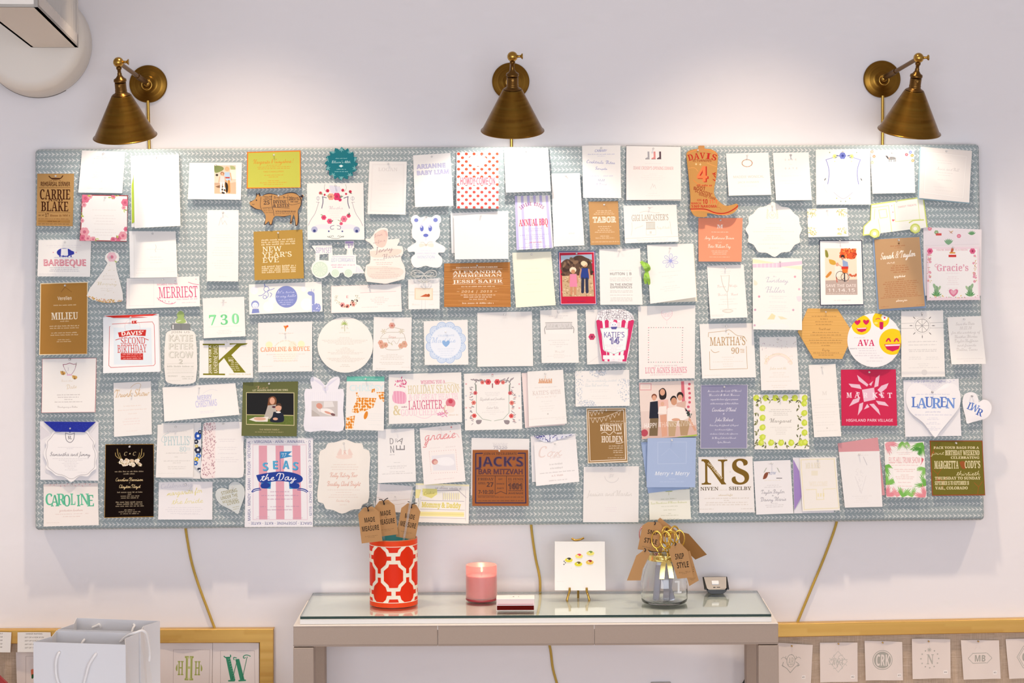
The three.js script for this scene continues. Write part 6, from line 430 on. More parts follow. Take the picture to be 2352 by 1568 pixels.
card({ n: inv, d: 'large white heart card with crowded blue serif capitals', K: '8', o: smooth([998, 700, 930, 620, 880, 560, 770, 470, 730, 380, 735, 270, 790, 205, 870, 212, 940, 250, 985, 282, 1030, 250, 1100, 205, 1180, 212, 1224, 280, 1226, 400, 1180, 480, 1090, 590, 1040, 650], 3), c: '#f2f1f3', z: .003, dark: 1, lift: .009, f: () => { const b = '#5a7cc8'; m(975, 302, 310, '#b9bcd6', 9); [...'LAUREN'].forEach((ch, i) => t(ch, 808 + i * 66, 376 + (i % 2 ? 8 : -2), [66, 90, 82, 92, 72, 96][i], 96, i % 2 ? '#6f94d8' : b, 'R')); t('join us for the', 978, 465, 140, 12, '#b0b4d0', 'k'); m(980, 492, 340, '#c0c3da', 9); ms(980, 520, [80, 110, 0, 70, 130, 0, 40, 130, 90], 14, '#c9cbdc', 8); }, pin: [-10, 80] });
card({ n: inv, d: 'small tilted white heart with a blue monogram at the board edge', K: '8', o: smooth([1290, 572, 1278, 520, 1265, 470, 1248, 380, 1265, 305, 1320, 282, 1370, 295, 1396, 345, 1402, 376, 1440, 352, 1490, 365, 1516, 410, 1510, 470, 1470, 520, 1400, 545, 1340, 560], 3), c: '#eeedf0', dark: 1, turn: .42, lift: .008, f: () => { const b = '#4f6cb8'; t('L', 1318, 412, 46, 66, b, 'R'); t('W', 1360, 425, 84, 70, '#6585c8', 'R'); t('R', 1408, 468, 62, 66, b, 'R'); }, pin: [-48, 36] });
card({ n: 'envelope', d: 'dusty rose envelope behind the ice cream card', K: '8', q: [95, 755, 465, 700, 532, 1232, 160, 1280], c: '#d79aa0', pin: 0, lift: .005 });
card({ n: inv, d: 'white card with a faint ice cream cone drawing', K: '8', q: [106, 834, 482, 825, 510, 1340, 162, 1348], c: '#eeeceb', z: .004, lift: .009, f: () => { m(330, 865, 100, '#d8d5d4', 7); l('#c4c2c8', 5, 335, 880, 372, 955); for (let i = 0; i < 40; i++) { const y = 985 + rnd() * 225, w = 55 * (1 - (y - 985) / 240); const x = 315 + (rnd() - .5) * 2 * w; l('#dedbdc', 3, x, y, x + rnd() * 24 - 12, y + rnd() * 26 - 13); } l('#d9d6d7', 3, 262, 1060, 325, 1218, 368, 1055); ms(330, 1242, [190, 120, 110, 150], 18, '#dcd9d8', 6); } });
card({ n: inv, d: 'white card bordered by pink and green palm fronds', K: '8', q: [525, 740, 892, 738, 918, 1255, 545, 1252], f: () => { const fr = (x, y, R, a, c, n = 9) => { for (let i = 0; i < n; i++) lf(x, y, R * (.75 + .25 * Math.sin(i)), a - .9 + i * 1.8 / n, c, .09); }; for (const [x, y, R, a, c] of [[545, 745, 130, .9, '#dd8390'], [530, 760, 110, .5, '#e6a0a8'], [690, 735, 100, 1.6, '#7fb95c'], [740, 738, 80, 1.9, '#9cc97c'], [880, 745, 140, 2.2, '#6aae4c'], [870, 800, 110, 2.6, '#4f9440'], [525, 960, 120, .7, '#74b653'], [540, 1140, 150, -.9, '#7fbd5c'], [905, 980, 110, 2.6, '#84bf62'], [912, 1140, 120, 3.8, '#6fb252'], [550, 1245, 130, -.8, '#df8a96'], [640, 1250, 110, -1.3, '#e59aa2'], [690, 1252, 120, -1.2, '#79b958'], [780, 1250, 110, -1.7, '#8cc46a'], [900, 1248, 130, -2.2, '#e08c96'], [890, 900, 90, 3, '#d9707e']]) fr(x, y, R, a, c, 11); p('#f4f1ee', 640, 830, 715, 815, 800, 835, 868, 880, 868, 935, 825, 985, 822, 1090, 790, 1150, 715, 1172, 640, 1150, 612, 1090, 608, 985, 560, 935, 556, 885); ms(715, 840, [150, 110], 16, '#dcb6b6', 6); t('ELLIS HILL TRUNK SHOW', 712, 910, 290, 54, '#dd9ca0', 's'); m(712, 955, 250, '#e2b0b0', 8); ms(715, 995, [190, 150, 0, 70, 170, 150, 0, 120, 0, 130], 17, '#dfb4b2', 8); }, pin: [20, 40] });
card({ n: inv, d: 'olive card edged in rust with crowded cream western lettering', K: '8', q: [945, 730, 1432, 730, 1458, 1235, 968, 1238], c: '#6f681c', fin: 'satin', lift: .007, f: (q) => { bd(q, 3, '#98441c', 9); const w = '#ece2bc', k = '#a05a1e'; for (const [x, y] of [[1060, 1090], [1385, 1140], [1010, 1020]]) { l(k, 5, x, y + 90, x + 10, y + 20, x - 30, y - 20); l(k, 5, x + 10, y + 20, x + 45, y - 30); } cv(k, 5, 960, 860, 990, 800, 1010, 760); ci(980, 840, 9, k); ci(1030, 1095, 9, '#a83a1c'); bl('#9a5424', 1220, 930, 1270, 900, 1280, 1000, 1240, 990); t('PACK YOUR BAGS FOR A', 1190, 795, 420, 22, w, 'R'); t('joint', 1025, 842, 110, 36, w, 'i'); t('BIRTHDAY WEEKEND', 1247, 843, 318, 46, w, 'R'); t('CELEBRATING', 1272, 888, 265, 22, w, 'R'); t('MARGRETTA', 1100, 953, 225, 72, w, 'R'); t('CODY’S', 1340, 950, 145, 68, w, 'R'); t('thirtieth', 1305, 1030, 215, 46, w, 'i'); t('THURSDAY TO SUNDAY', 1203, 1078, 420, 26, w, 'R'); t('SEPTEMBER 15 TO SEPTEMBER 18', 1150, 1122, 315, 36, w, 'R'); t('VAIL, COLORADO', 1147, 1168, 300, 26, w, 'R'); }, pin: [0, 22] });
card({ n: inv, d: 'tall scalloped ivory plaque with rose script', K: '3', o: smooth([455, 755, 560, 792, 635, 800, 652, 850, 710, 877, 706, 1130, 696, 1398, 640, 1425, 620, 1468, 540, 1477, 430, 1520, 330, 1480, 260, 1468, 235, 1415, 180, 1393, 194, 1130, 200, 880, 255, 850, 282, 797, 360, 785], 3), c: '#f1ece4', lift: .007, f: () => { for (const s of [-1, 1]) for (let i = 0; i < 7; i++) lf(458 + s * 30, 930 - i * 9, 60 - i * 4, s > 0 ? -.4 - i * .08 : -2.74 + i * .08, '#ecd5cc'); el(450, 935, 85, 24, '#f0dcd2'); t('K', 458, 890, 30, 38, '#e0a89c', 'r'); ms(455, 1015, [230, 280, 260], 25, '#ddc4b8', 7); t('Kelly Kilroy Keo', 450, 1120, 280, 46, '#dba898', 'i'); t('Bradley Clark Bright', 450, 1210, 340, 48, '#dba898', 'i'); ms(445, 1275, [330, 160, 260, 310], 25, '#dfc8bc', 7); t('Garden City', 440, 1385, 140, 22, '#dcb6a8', 'i'); m(440, 1428, 70, '#dfc8bc', 7); }, pin: [0, 40] });
card({ n: inv, d: 'white card with five stacked thin grey letters', K: '3', q: [796, 652, 1172, 642, 1190, 1190, 798, 1205], c: '#efedec', f: () => { const k = '#8f8d90'; t('D', 936, 775, 48, 62, k, 's'); t('R', 985, 770, 30, 40, '#b3b1b4', 's'); t('A', 1032, 770, 56, 62, k, 's', .6); t('N', 942, 858, 50, 74, k, 's'); t('E', 1025, 845, 70, 90, k, 's', -Math.PI / 2); t('2018', 940, 915, 52, 12, '#b7b5b8', 's'); ms(990, 995, [66, 0, 200, 140, 0, 150, 300], 19, '#bfbdbe', 8); }, pin: [0, 14] });
card({ n: inv, d: 'tilted white baby card with coral brush script', K: '4', q: [135, 615, 515, 578, 560, 1105, 175, 1138], c: '#f0ecea', lift: .009, f: () => { t('gracie', 330, 668, 290, 96, '#dd8f94', 'i'); cv('#dd8f94', 7, 190, 740, 205, 790, 170, 790); ci(428, 605, 8, '#dd8f94'); cv('#e3aab0', 4, 440, 690, 470, 650, 500, 700); m(280, 795, 110, '#e0d6d6', 7); m(420, 785, 90, '#d9cccc', 8); for (let i = 0; i < 12; i++) { ci(225 + i * 22, 832 - i * 1.8, 3, '#d9a8a8'); ci(245 + i * 21, 1030 - i * 1, 3, '#d9a8a8'); ci(225 + i * 1.4, 845 + i * 15, 3, '#d9a8a8'); ci(468 + i * 1.2, 822 + i * 16, 3, '#d9a8a8'); } p('#e4e3e8', 245, 870, 455, 850, 470, 1000, 260, 1005); bl('#efeff2', 280, 900, 380, 870, 450, 900, 460, 960, 300, 960); el(275, 925, 28, 26, '#c98a88'); el(282, 930, 19, 18, '#e0b6aa'); ms(360, 1080, [180], 20, '#ddc9c9', 8); } });
card({ n: inv, d: 'pale sheet half hidden behind the brown tags in the red cup', K: 'p', q: [868, 1110, 948, 1116, 941, 1178, 862, 1173], c: '#e4e0e0', f: () => { ms(905, 1128, [40, 30], 5, '#d2cdce', 1.6); l('#c9b6ae', .8, 866, 1142, 900, 1150, 945, 1146); cv('#cdbcb4', .8, 890, 1150, 905, 1160, 930, 1156); } });
card({ n: inv, d: 'landscape card with a yellow and grey painted house front', K: '4', q: [100, 1122, 595, 1135, 588, 1495, 92, 1480], c: '#eeece6', lift: .008, f: () => { const k = '#a9a3ac', y = '#ece3a2'; p('#f2ecc4', 100, 1122, 594, 1135, 594, 1150, 100, 1138); p(y, 98, 1180, 150, 1180, 130, 1260, 96, 1260); m(400, 1170, 240, k, 16); l(k, 5, 160, 1195, 490, 1185, 565, 1255); l(k, 4, 300, 1190, 505, 1190); l(k, 4, 150, 1280, 545, 1290); l(k, 5, 125, 1260, 125, 1440); for (let i = 0; i < 8; i++) { l(k, 3, 350 + i * 20, 1210, 352 + i * 20, 1278); r(355 + i * 20, 1215, 9, 56, '#ebe6b8'); } p('#e2dc8a', 162, 1172, 296, 1175, 298, 1225, 245, 1262, 165, 1235); t('Cookie', 225, 1212, 100, 26, '#a9a050', 'i', -.1); t('Mommy & Daddy', 335, 1325, 360, 44, '#dcd070', 'r', null, 5); l(k, 3, 140, 1362, 550, 1370); p('#efe6a4', 140, 1385, 545, 1390, 545, 1430, 138, 1425); l('#d8cc84', 3, 140, 1405, 545, 1410); l(k, 3, 135, 1440, 560, 1448); l('#c6c1c8', 3, 560, 1180, 560, 1470); } });
card({ n: 'envelope', d: 'white envelope with a printed address behind the copper brown card', K: '4', q: [615, 702, 1150, 712, 1142, 1240, 608, 1234], c: '#eceae9', pin: 0, lift: .005, f: () => { m(880, 755, 140, '#c9c6ca', 7); t('DALLAS TEXAS', 880, 770, 130, 10, '#b9b6bc', 's'); t('75220', 880, 795, 130, 24, '#b3b0b8', 's', null, 2); } });
card({ n: 'kraft_card', d: 'copper brown square with navy block lettering and frame', K: '4', q: [625, 815, 1138, 815, 1142, 1332, 622, 1332], c: '#9a5a2a', z: .004, lift: .006, fin: 'satin', f: () => { const k = '#33284a', b = '#4a2f2c'; l(k, 10, 715, 846, 654, 848, 652, 1304, 1110, 1304, 1110, 845, 1045, 846); t('JOIN US TO CELEBRATE', 880, 850, 305, 20, b, 'S'); t('JACK’S', 885, 925, 425, 88, '#33284a', 'S'); t('JACK’S', 881, 921, 420, 84, '#6a4456', 'S', null, 4); m(1052, 963, 78, b, 9); t('BAR MITZVAH', 882, 1015, 415, 46, '#55323c', 's', null, 5); l(b, 5, 668, 1055, 1092, 1055); t('FRIDAY', 745, 1085, 145, 24, b, 'R'); t('APRIL', 710, 1122, 72, 20, b, 'R'); t('27', 784, 1135, 66, 42, b, 'S'); t('7-10:30', 746, 1204, 140, 36, b, 'S'); l(b, 5, 832, 1058, 830, 1222, 882, 1198, 936, 1222, 936, 1058); t('EAT', 880, 1085, 36, 14, b, 'S'); t('DANCE', 880, 1128, 74, 14, b, 'S'); t('PARTY', 880, 1170, 64, 14, b, 'S'); t('EL FENIX', 1020, 1085, 138, 22, b, 'R'); m(1020, 1110, 138, b, 8); t('1601', 1018, 1150, 135, 50, b, 'S', null, 7); t('McKINNEY', 1020, 1190, 135, 12, b, 'S'); t('AVENUE', 1020, 1215, 138, 16, b, 'S'); m(880, 1250, 410, b, 9); m(880, 1284, 410, b, 9); l(b, 3, 670, 1240, 830, 1240); }, pin: [-10, 8] });
card({ n: 'envelope', d: 'white envelope with an indigo patterned lining', K: '5', q: [35, 690, 450, 668, 462, 1085, 48, 1112], c: '#eae8e9', pin: 0, body: 'envelope_body', lift: .004, parts: [{ n: 'liner', d: 'indigo brush patterned liner', o: [55, 684, 448, 664, 340, 705, 225, 742, 150, 738], c: '#dfe2ee', z: .0016, f: () => { for (let i = 0; i < 60; i++) { const x = 60 + rnd() * 340, y = 668 + rnd() * 65; lf(x, y, 34, rnd() * 6, ['#23297a', '#3a4296', '#1b2062', '#c9cce2'][i % 4], .2); } } }] });
card({ n: inv, d: 'white card with blush script and four lines of grey text', K: '5', q: [66, 745, 455, 715, 485, 1108, 85, 1148], c: '#efeded', z: .004, lift: .009, f: () => { t('Cox', 215, 830, 230, 100, '#e3d3cf', 'i'); t('Cara', 262, 868, 100, 50, '#dfd6d4', 'i'); t('is so thrilled', 265, 948, 120, 14, '#b7b3b4', 'r'); t('at the wedding of', 270, 985, 115, 14, '#b7b3b4', 'r'); m(275, 1022, 310, '#b9b5b6', 10); t('A. E. Walsh', 278, 1055, 105, 14, '#c4a8a4', 'r'); m(282, 1097, 160, '#b9b5b6', 10); } });
card({ n: inv, d: 'pink edged card with cactus corners and pink serif script', K: 'g', q: [1240, 125, 1790, 122, 1800, 685, 1240, 690], c: '#f4dfe4', z: .004, lift: .009, f: (q) => { p('#faf6f3', 1262, 148, 1770, 146, 1776, 655, 1262, 660); fl(1272, 168, 30, '#dd6a8e', '#b03058'); fl(1722, 168, 30, '#dd6a8e', '#b03058'); t('YOU’RE INVITED TO A FIESTA', 1505, 155, 330, 18, '#e2a8b4', 's'); for (let i = 0; i < 60; i++) { const s = i % 2 ? 1 : -1, x = 1505 + s * (225 + rnd() * 26), y = 200 + rnd() * 300; i % 3 ? lf(x, y, 20, rnd() * 6, ['#9bb484', '#d8b25c', '#c98a72'][i % 3]) : fl(x, y, 12, ['#e49aac', '#ecc05c', '#d9788e'][i % 3]); } r(1470, 208, 80, 24, '#d0403c'); r(1480, 180, 60, 14, '#e0a23c'); bl('#c9684c', 1490, 180, 1500, 125, 1525, 128, 1520, 180); t('Gracie’s', 1510, 345, 340, 70, '#e3a3b4', 'R'); cv('#e3a3b4', 5, 1375, 330, 1330, 345, 1322, 312, 1350, 305); ms(1512, 402, [140, 0, 100, 120, 90, 110, 130, 0, 100, 120], 20, '#e8cfd2', 7); for (const [x, s] of [[1340, 1], [1690, -1]]) { el(x, 590, 24, 54, '#86ab84'); el(x - s * 18, 545, 15, 34, '#9cbc94', -.4 * s); el(x + s * 30, 560, 12, 26, '#a9c49a', .5 * s); for (let i = 0; i < 6; i++) lf(x, 650, 62, -2.6 + i * .42, ['#5f9a62', '#7cb078'][i % 2], .25); } ht(1518, 610, 92, 88, '#e07f9c'); ht(1518, 606, 60, 56, '#efb2c2'); for (let i = 0; i < 26; i++) ci(1270 + rnd() * 500, 640 + rnd() * 25, 5, ['#e49aac', '#9bb484', '#ecc05c'][i % 3]); }, pin: [0, 8] });
card({ n: 'envelope', d: 'blush envelope whose open flap is printed with cactus and flowers', K: 'g', q: [1200, -85, 1818, -62, 1812, 640, 1208, 640], c: '#f1e8e8', lift: .004, pin: 0, f: () => { p('#efe6e8', 1200, -85, 1818, -62, 1800, 100, 1215, 112); l('#ddd2d4', 3, 1213, 112, 1800, 100); for (const [x, y, c] of [[1270, -70, '#e08a98'], [1580, 10, '#dd8296'], [1340, -30, '#8fae7c']]) fl(x, y, 22, c); r(1335, -20, 60, 24, '#cf5450'); for (let i = 0; i < 6; i++) lf(1470, 105, 70, -2.3 + i * .3, '#7fa984', .25); for (let i = 0; i < 6; i++) lf(1715, 0, 50, -2.6 + i * .4, '#6ba06c', .25); lf(1480, -20, 50, -.6, '#c9a06a', .2); lf(1470, -50, 60, .7, '#b98a78', .15); } });
card({ n: 'photo_card', d: 'navy bordered save the date with an autumn couple photo', K: 'g', q: [98, 52, 552, 52, 568, 742, 108, 745], c: '#f6f3f0', fin: 'satin', f: (q) => { bd(q, 3, '#283048', 10); p('#f3dcc6', 158, 140, 492, 140, 500, 632, 166, 632); bl('#d95a2c', 330, 142, 492, 142, 490, 245, 430, 260, 380, 230, 310, 250); for (let i = 0; i < 60; i++) ci(320 + rnd() * 170, 145 + rnd() * 100, 9, ['#e8743c', '#c94a26', '#ef9a4c', '#b83c22'][i % 4]); bl('#8a8a3c', 160, 160, 180, 145, 205, 235, 165, 240); bl('#cfa23c', 200, 255, 270, 260, 280, 320, 210, 310); bl('#d08a3c', 165, 440, 215, 370, 240, 400, 180, 460); for (let i = 0; i < 12; i++) ci(420 + rnd() * 75, 415 + rnd() * 20, 9, '#c9603c'); p('#b9a79e', 164, 480, 498, 470, 500, 632, 166, 632); ci(348, 228, 20, '#2e2220'); el(346, 246, 14, 16, '#c98e72'); p('#8fa6cc', 345, 260, 400, 285, 410, 345, 350, 350); l('#3c3a42', 12, 365, 370, 368, 490); l('#d9b29c', 11, 398, 350, 402, 490); el(290, 310, 16, 20, '#d9a080'); p('#f2e6da', 265, 330, 318, 330, 322, 440, 262, 440); l('#c9604c', 9, 280, 445, 288, 498); l('#d9a080', 9, 300, 310, 345, 340); r(335, 332, 70, 30, '#cf3a2c'); p('#e0782c', 340, 360, 402, 358, 396, 400, 345, 402); rg(322, 430, 46, '#4a4442', 5); rg(372, 445, 42, '#4a4442', 5); t('SAVE THE DATE', 330, 536, 320, 30, '#f2e8e2', 's'); t('11.14.15', 332, 582, 290, 34, '#f4ece8', 's'); m(332, 618, 310, '#efe4de', 9); m(340, 690, 170, '#d2ccc8', 12); }, pin: [-10, 8] });
card({ n: inv, d: 'soft blue backing sheet behind the tan script card', K: 'g', q: [662, 42, 1165, 15, 1232, 770, 715, 808], c: '#94abc8', pin: 0, lift: .006 });
card({ n: 'kraft_card', d: 'tan card with large white script and rust text', K: 'g', q: [682, 45, 1160, 18, 1218, 750, 732, 785], c: '#bd9870', z: .003, lift: .009, f: () => { const w = '#f5eee4', k = '#a5623c'; ci(942, 88, 10, '#7a5a3a'); m(935, 112, 165, k, 11); m(930, 135, 70, k, 7); t('Sarah & Taylor', 935, 205, 370, 70, w, 'I', -.1); t('are', 860, 285, 90, 34, w, 'i', -.1); ms(950, 322, [150, 180, 190, 130], 23, k, 12); t('tying the knot', 952, 434, 115, 26, w, 'I'); ms(960, 470, [60, 330, 370, 310, 340, 330, 320, 350, 360], 21, k, 10); m(965, 655, 430, k, 9); t('please join', 972, 690, 115, 24, w, 'I'); m(790, 758, 80, k, 7); m(1165, 745, 90, k, 7); }, pin: [20, 20] });
// twine bow on the small baby card and green ribbon on the white card
{ const z = FRONT + .006, P = (a) => a.map(([x, y, d = 0]) => { const [ox, oy, s] = CROP.c; return at(ox + x * s, oy + y * s, z + d); });
  const T = thing('twine_bow', 'grey string bow tied above the small baby photo card', 'bow', P([[1310, 60]])[0], 'trimmings on the cards'), c = T.position, m1 = mat(rgb(.62, .64, .63), .9);
  for (const s of [-1, 1]) { const X = (x) => 1310 + s * x; part('loop', tube(P([[X(0), 50], [X(60), 5, .004], [X(125), 15, .006], [X(130), 60, .005], [X(70), 75, .004]]).map((v) => v.sub(c)), .0013, 30, true, 6), m1, T); part('loop', tube(P([[X(0), 52], [X(50), 22, .003], [X(100), 30, .005], [X(100), 52, .004], [X(50), 62, .003]]).map((v) => v.sub(c)), .0012, 30, true, 6), m1, T); part('tail', tube(P([[X(0), 55], [X(-30), 95, .004], [X(20), 130, .006], [X(60), 110, .004]]).map((v) => v.sub(c)), .0011, 20, false, 6), m1, T); } }
{ const ox = 1270, oy = 550, s = .2168, z = FRONT + .012, c = at(ox + 985 * s, oy + 350 * s, z), T = thing('ribbon_bow', 'bright green satin ribbon knot between the two white cards', 'ribbon', c, 'trimmings on the cards'), gm = mat(rgb(.30, .56, .07), .35);
  const strip = (pts, w, name) => { const cvx = new THREE.CatmullRomCurve3(pts.map(([x, y, d = 0]) => at(ox + x * s, oy + y * s, z + d).sub(c))), n = 24, pos = [], idx = []; for (let i = 0; i <= n; i++) { const P = cvx.getPoint(i / n), tg = cvx.getTangent(i / n), nn = V(-tg.y, tg.x, 0).normalize().multiplyScalar(w * (.7 + .3 * Math.sin(i / n * 3.14))); for (const k of [1, -1]) for (const d of [.0006, 0]) pos.push(P.x + nn.x * k, P.y + nn.y * k, P.z + d + Math.sin(i * .5) * .0012 * k); } for (let i = 0; i < n; i++) { const a = i * 4, b = a + 4; for (const [q, w2] of [[0, 2], [3, 1], [1, 0], [2, 3]]) idx.push(a + q, b + q, a + w2, b + q, b + w2, a + w2); } const G = new THREE.BufferGeometry(); G.setAttribute('position', new THREE.Float32BufferAttribute(pos, 3)); G.setIndex(idx); G.computeVertexNormals(); part(name, G, gm, T); };
  strip([[932, 232], [960, 262, .004], [985, 310, .006], [992, 335]], .0052, 'loop'); strip([[950, 245], [1000, 270, .006], [1018, 310, .004], [992, 335]], .0042, 'loop'); strip([[992, 338], [978, 400, .003], [985, 470]], .0046, 'tail'); strip([[994, 338], [1008, 400, .004], [1022, 478]], .0044, 'tail'); }
// ---------- gold framed linen boards low on the wall ----------
const goldTex = noiseTexture(256, (c, n) => { c.fillStyle = '#cfa658'; c.fillRect(0, 0, n, n); for (let i = 0; i < 900; i++) { c.fillStyle = ['rgba(220,180,100,.25)', 'rgba(170,122,44,.2)', 'rgba(205,165,90,.2)'][i % 3]; c.fillRect(rnd() * n - 40, rnd() * n, 40 + rnd() * 100, 1 + rnd() * 2); } });
const goldFrame = mat(0xffffff, .38, { map: goldTex, metalness: .55 });
const linenTex = noiseTexture(512, (c, n) => { c.fillStyle = '#c2ab94'; c.fillRect(0, 0, n, n); for (let i = 0; i < 5200; i++) { c.fillStyle = ['rgba(214,196,176,.35)', 'rgba(165,140,118,.3)', 'rgba(190,165,142,.35)'][i % 3]; const w = 6 + rnd() * 60; i % 2 ? c.fillRect(rnd() * n - 20, rnd() * n, w, 1.6) : c.fillRect(rnd() * n, rnd() * n - 20, 1.6, w); } });
linenTex.repeat.set(3, 1.6);
const linen = mat(0xffffff, .95, { map: linenTex });
const mitre = (a, b, c, d, z0, z1) => { const s = new THREE.Shape([a, b, c, d].map((v) => new THREE.Vector2(v.x, v.y))); return new THREE.ExtrudeGeometry(s, { depth: z1 - z0 - .006, bevelEnabled: true, bevelSize: .002, bevelThickness: .003, bevelSegments: 2 }).translate(0, 0, z0 + .003); };
function framed(name, label, tl, tr, w, hgt) {
  const a = at(tl[0], tl[1], .03), b = at(tr[0], tr[1], .03), dx = b.clone().sub(a).normalize(), dn = V(dx.y, -dx.x, 0), T = thing(name, label, 'framed board', a.clone(), 'gold framed boards'), Lg = b.distanceTo(a);
  const pt = (s, u) => dx.clone().multiplyScalar(s).addScaledVector(dn, u);
  const O = [pt(0, 0), pt(Lg, 0), pt(Lg, hgt), pt(0, hgt)], I = [pt(w, w), pt(Lg - w, w), pt(Lg - w, hgt - w), pt(w, hgt - w)];
  for (let i = 0; i < 4; i++) { const j = (i + 1) % 4, G = mitre(O[i], I[i], I[j], O[j], -.028, 0); part('frame_rail', G, goldFrame, T); }
  part('linen_panel', mitre(I[0], I[3], I[2], I[1], -.028, -.014), linen, T);
  return T;
}
framed('framed_board', 'gold framed linen board holding monogram cloths left of the table', [-420, 1449], [627, 1445], .034, .62);
framed('framed_board', 'gold framed linen board with small monogram swatches right of the table', [1742, 1434], [2720, 1415], .0335, .62);
const ZL = .0215;
// cloths on the left board
const embroidered = { cat: 'monogram cloth', grp: 'monogram cloths on the left board', fin: 'cloth', zz: ZL, wave: .0012, lift: .003, grid: 10, c: '#e6dcd8' };
const hem = (x0, y0, x1, y1) => { o(x0, y0, x1 - x0, y1 - y0, '#b7aaa6', 3); for (let i = 0; i < 14; i++) l('#cfc3be', 2, x0 + 10 + i * (x1 - x0 - 20) / 14, y0, x0 + 14 + i * (x1 - x0 - 20) / 14, y0); };
card({ ...embroidered, n: 'monogram_cloth', d: 'white cloth with an olive three letter diamond monogram beside the bags', K: 'L', q: [1330, 352, 1795, 352, 1788, 900, 1340, 900], f: () => { hem(1465, 410, 1775, 860); const k = '#a5ad62'; t('H', 1527, 565, 52, 120, k, 'R'); t('H', 1672, 565, 52, 120, k, 'R'); t('H', 1600, 565, 80, 205, k, 'R'); t('H', 1600, 565, 46, 190, '#c2c78c', 'r'); for (const s of [-1, 1]) bl(k, 1600 + s * 100, 530, 1600 + s * 122, 565, 1600 + s * 100, 605); } });
card({ ...embroidered, n: 'monogram_cloth', d: 'white cloth with a green curling capital in the frame corner', K: 'L', q: [1797, 352, 2186, 352, 2188, 900, 1792, 900], f: () => { hem(1862, 418, 2148, 860); const k = '#3f8d6e'; p(k, 1905, 470, 1940, 468, 1985, 670, 1945, 672); p(k, 1985, 490, 2018, 488, 2062, 668, 2025, 672); l('#2f7458', 5, 1960, 660, 2000, 500); l('#2f7458', 5, 2042, 660, 2085, 470); cv(k, 9, 1892, 465, 1910, 485, 1950, 470, 1945, 455); cv(k, 7, 1975, 495, 1965, 470, 1995, 480); cv(k, 7, 2112, 465, 2085, 450, 2050, 465, 2055, 485, 2070, 478); l(k, 12, 1930, 672, 1975, 672); l(k, 12, 2015, 672, 2068, 668); for (let i = 0; i < 9; i++) l('#8fc4a8', 3, 1925 + i * 6, 490 + i * 20, 1937 + i * 6, 486 + i * 20); } });
card({ ...embroidered, n: 'monogram_cloth', d: 'white cloth half hidden by the shopping bag with a coral and black stitch', K: 'L', q: [136, 430, 460, 430, 460, 900, 150, 900], f: () => { hem(220, 465, 480, 900); bl('#e07a5c', 262, 580, 292, 560, 290, 640, 265, 640); bl('#2c5a34', 270, 620, 292, 610, 285, 655, 266, 655); } });
card({ n: 'price_card', d: 'white price list for dinner napkins clipped on the gold frame', cat: 'price card', grp: 'price cards on the left board', K: 'L', q: [150, 262, 428, 262, 440, 430, 148, 430], zz: .036, lift: .002, f: () => { t('DINNER NAPKINS', 288, 276, 140, 11, '#55504c', 's'); ['SET OF 4 FOR $129', 'SET OF 6 FOR $189', 'SET OF 8 FOR $249', 'SET OF 12 FOR $369'].forEach((s, i) => t(s, 288, 306 + i * 29, 160, 11, '#55504c', 'k')); } });
card({ n: 'price_card', d: 'white price list cut off by the left edge of the picture', cat: 'price card', grp: 'price cards on the left board', K: 'L', q: [-190, 258, 98, 262, 88, 432, -190, 430], zz: .036, lift: .002, f: () => { ['FINGERTIP TOWELS', 'SET OF 2 FOR $58', 'SET OF 4 FOR $108', 'SET OF 6 FOR $158', 'SET OF 12 FOR $298'].forEach((s, i) => t(s, -55, 272 + i * 29, 160, 11, '#55504c', 'k')); } });
// swatches on the right board
const swatch = { cat: 'monogram swatch', grp: 'monogram swatches on the right board', n: 'monogram_swatch', K: 'N', fin: 'cloth', zz: ZL, wave: .0010, lift: .004, c: '#e4d8d0' };
const no = (x, y, s) => { r(x - 16, y - 17, 36, 34, '#efe9e4'); t(s, x + 2, y, 26, 15, '#6f6762', 's'); };
card({ ...swatch, d: 'swatch with a grey shield monogram next to the table leg', q: [60, 376, 424, 398, 405, 760, 70, 760], f: () => { const k = '#a7a49c'; l(k, 6, 160, 560, 150, 590, 195, 620, 228, 660, 262, 620, 305, 580, 280, 560); el(230, 545, 42, 62, '#e4d8d0'); g.strokeStyle = k; g.lineWidth = 5; g.beginPath(); g.ellipse(230, 548, 38, 58, 0, 0, 7); g.stroke(); t('AB', 230, 552, 50, 70, '#b4b1a8', 'r'); for (const s of [-1, 1]) { cv(k, 4, 230 + s * 40, 540, 230 + s * 65, 505, 230 + s * 92, 530); cv(k, 4, 230 + s * 40, 530, 230 + s * 55, 515, 230 + s * 45, 505); lf(230 + s * 60, 605, 34, s > 0 ? -.6 : -2.5, k); } ci(236, 490, 5, k); no(358, 708, '#1'); } });
card({ ...swatch, d: 'swatch with a faint tangled diamond monogram', q: [488, 378, 830, 376, 834, 735, 490, 740], f: () => { const k = '#c2beb6'; for (let i = 0; i < 8; i++) cv(k, 5, 655, 555, 655 + Math.cos(i * .785) * 70, 555 + Math.sin(i * .785 + .4) * 60, 655 + Math.cos(i * .785 + .5) * 88, 555 + Math.sin(i * .785 + .5) * 70); l(k, 4, 655, 458, 738, 552, 656, 650, 574, 552, 655, 458); t('KQX', 656, 555, 110, 60, '#b9b5ad', 'i'); no(785, 692, '#2'); } });
card({ ...swatch, d: 'swatch with a solid grey round monogram', q: [895, 360, 1238, 370, 1248, 722, 905, 722], f: () => { const k = '#aba89f'; rg(1060, 540, 88, k, 6); ci(1060, 540, 77, k); t('CRK', 1062, 540, 128, 104, '#e0d6ce', 'S'); no(1212, 684, '#3'); } });
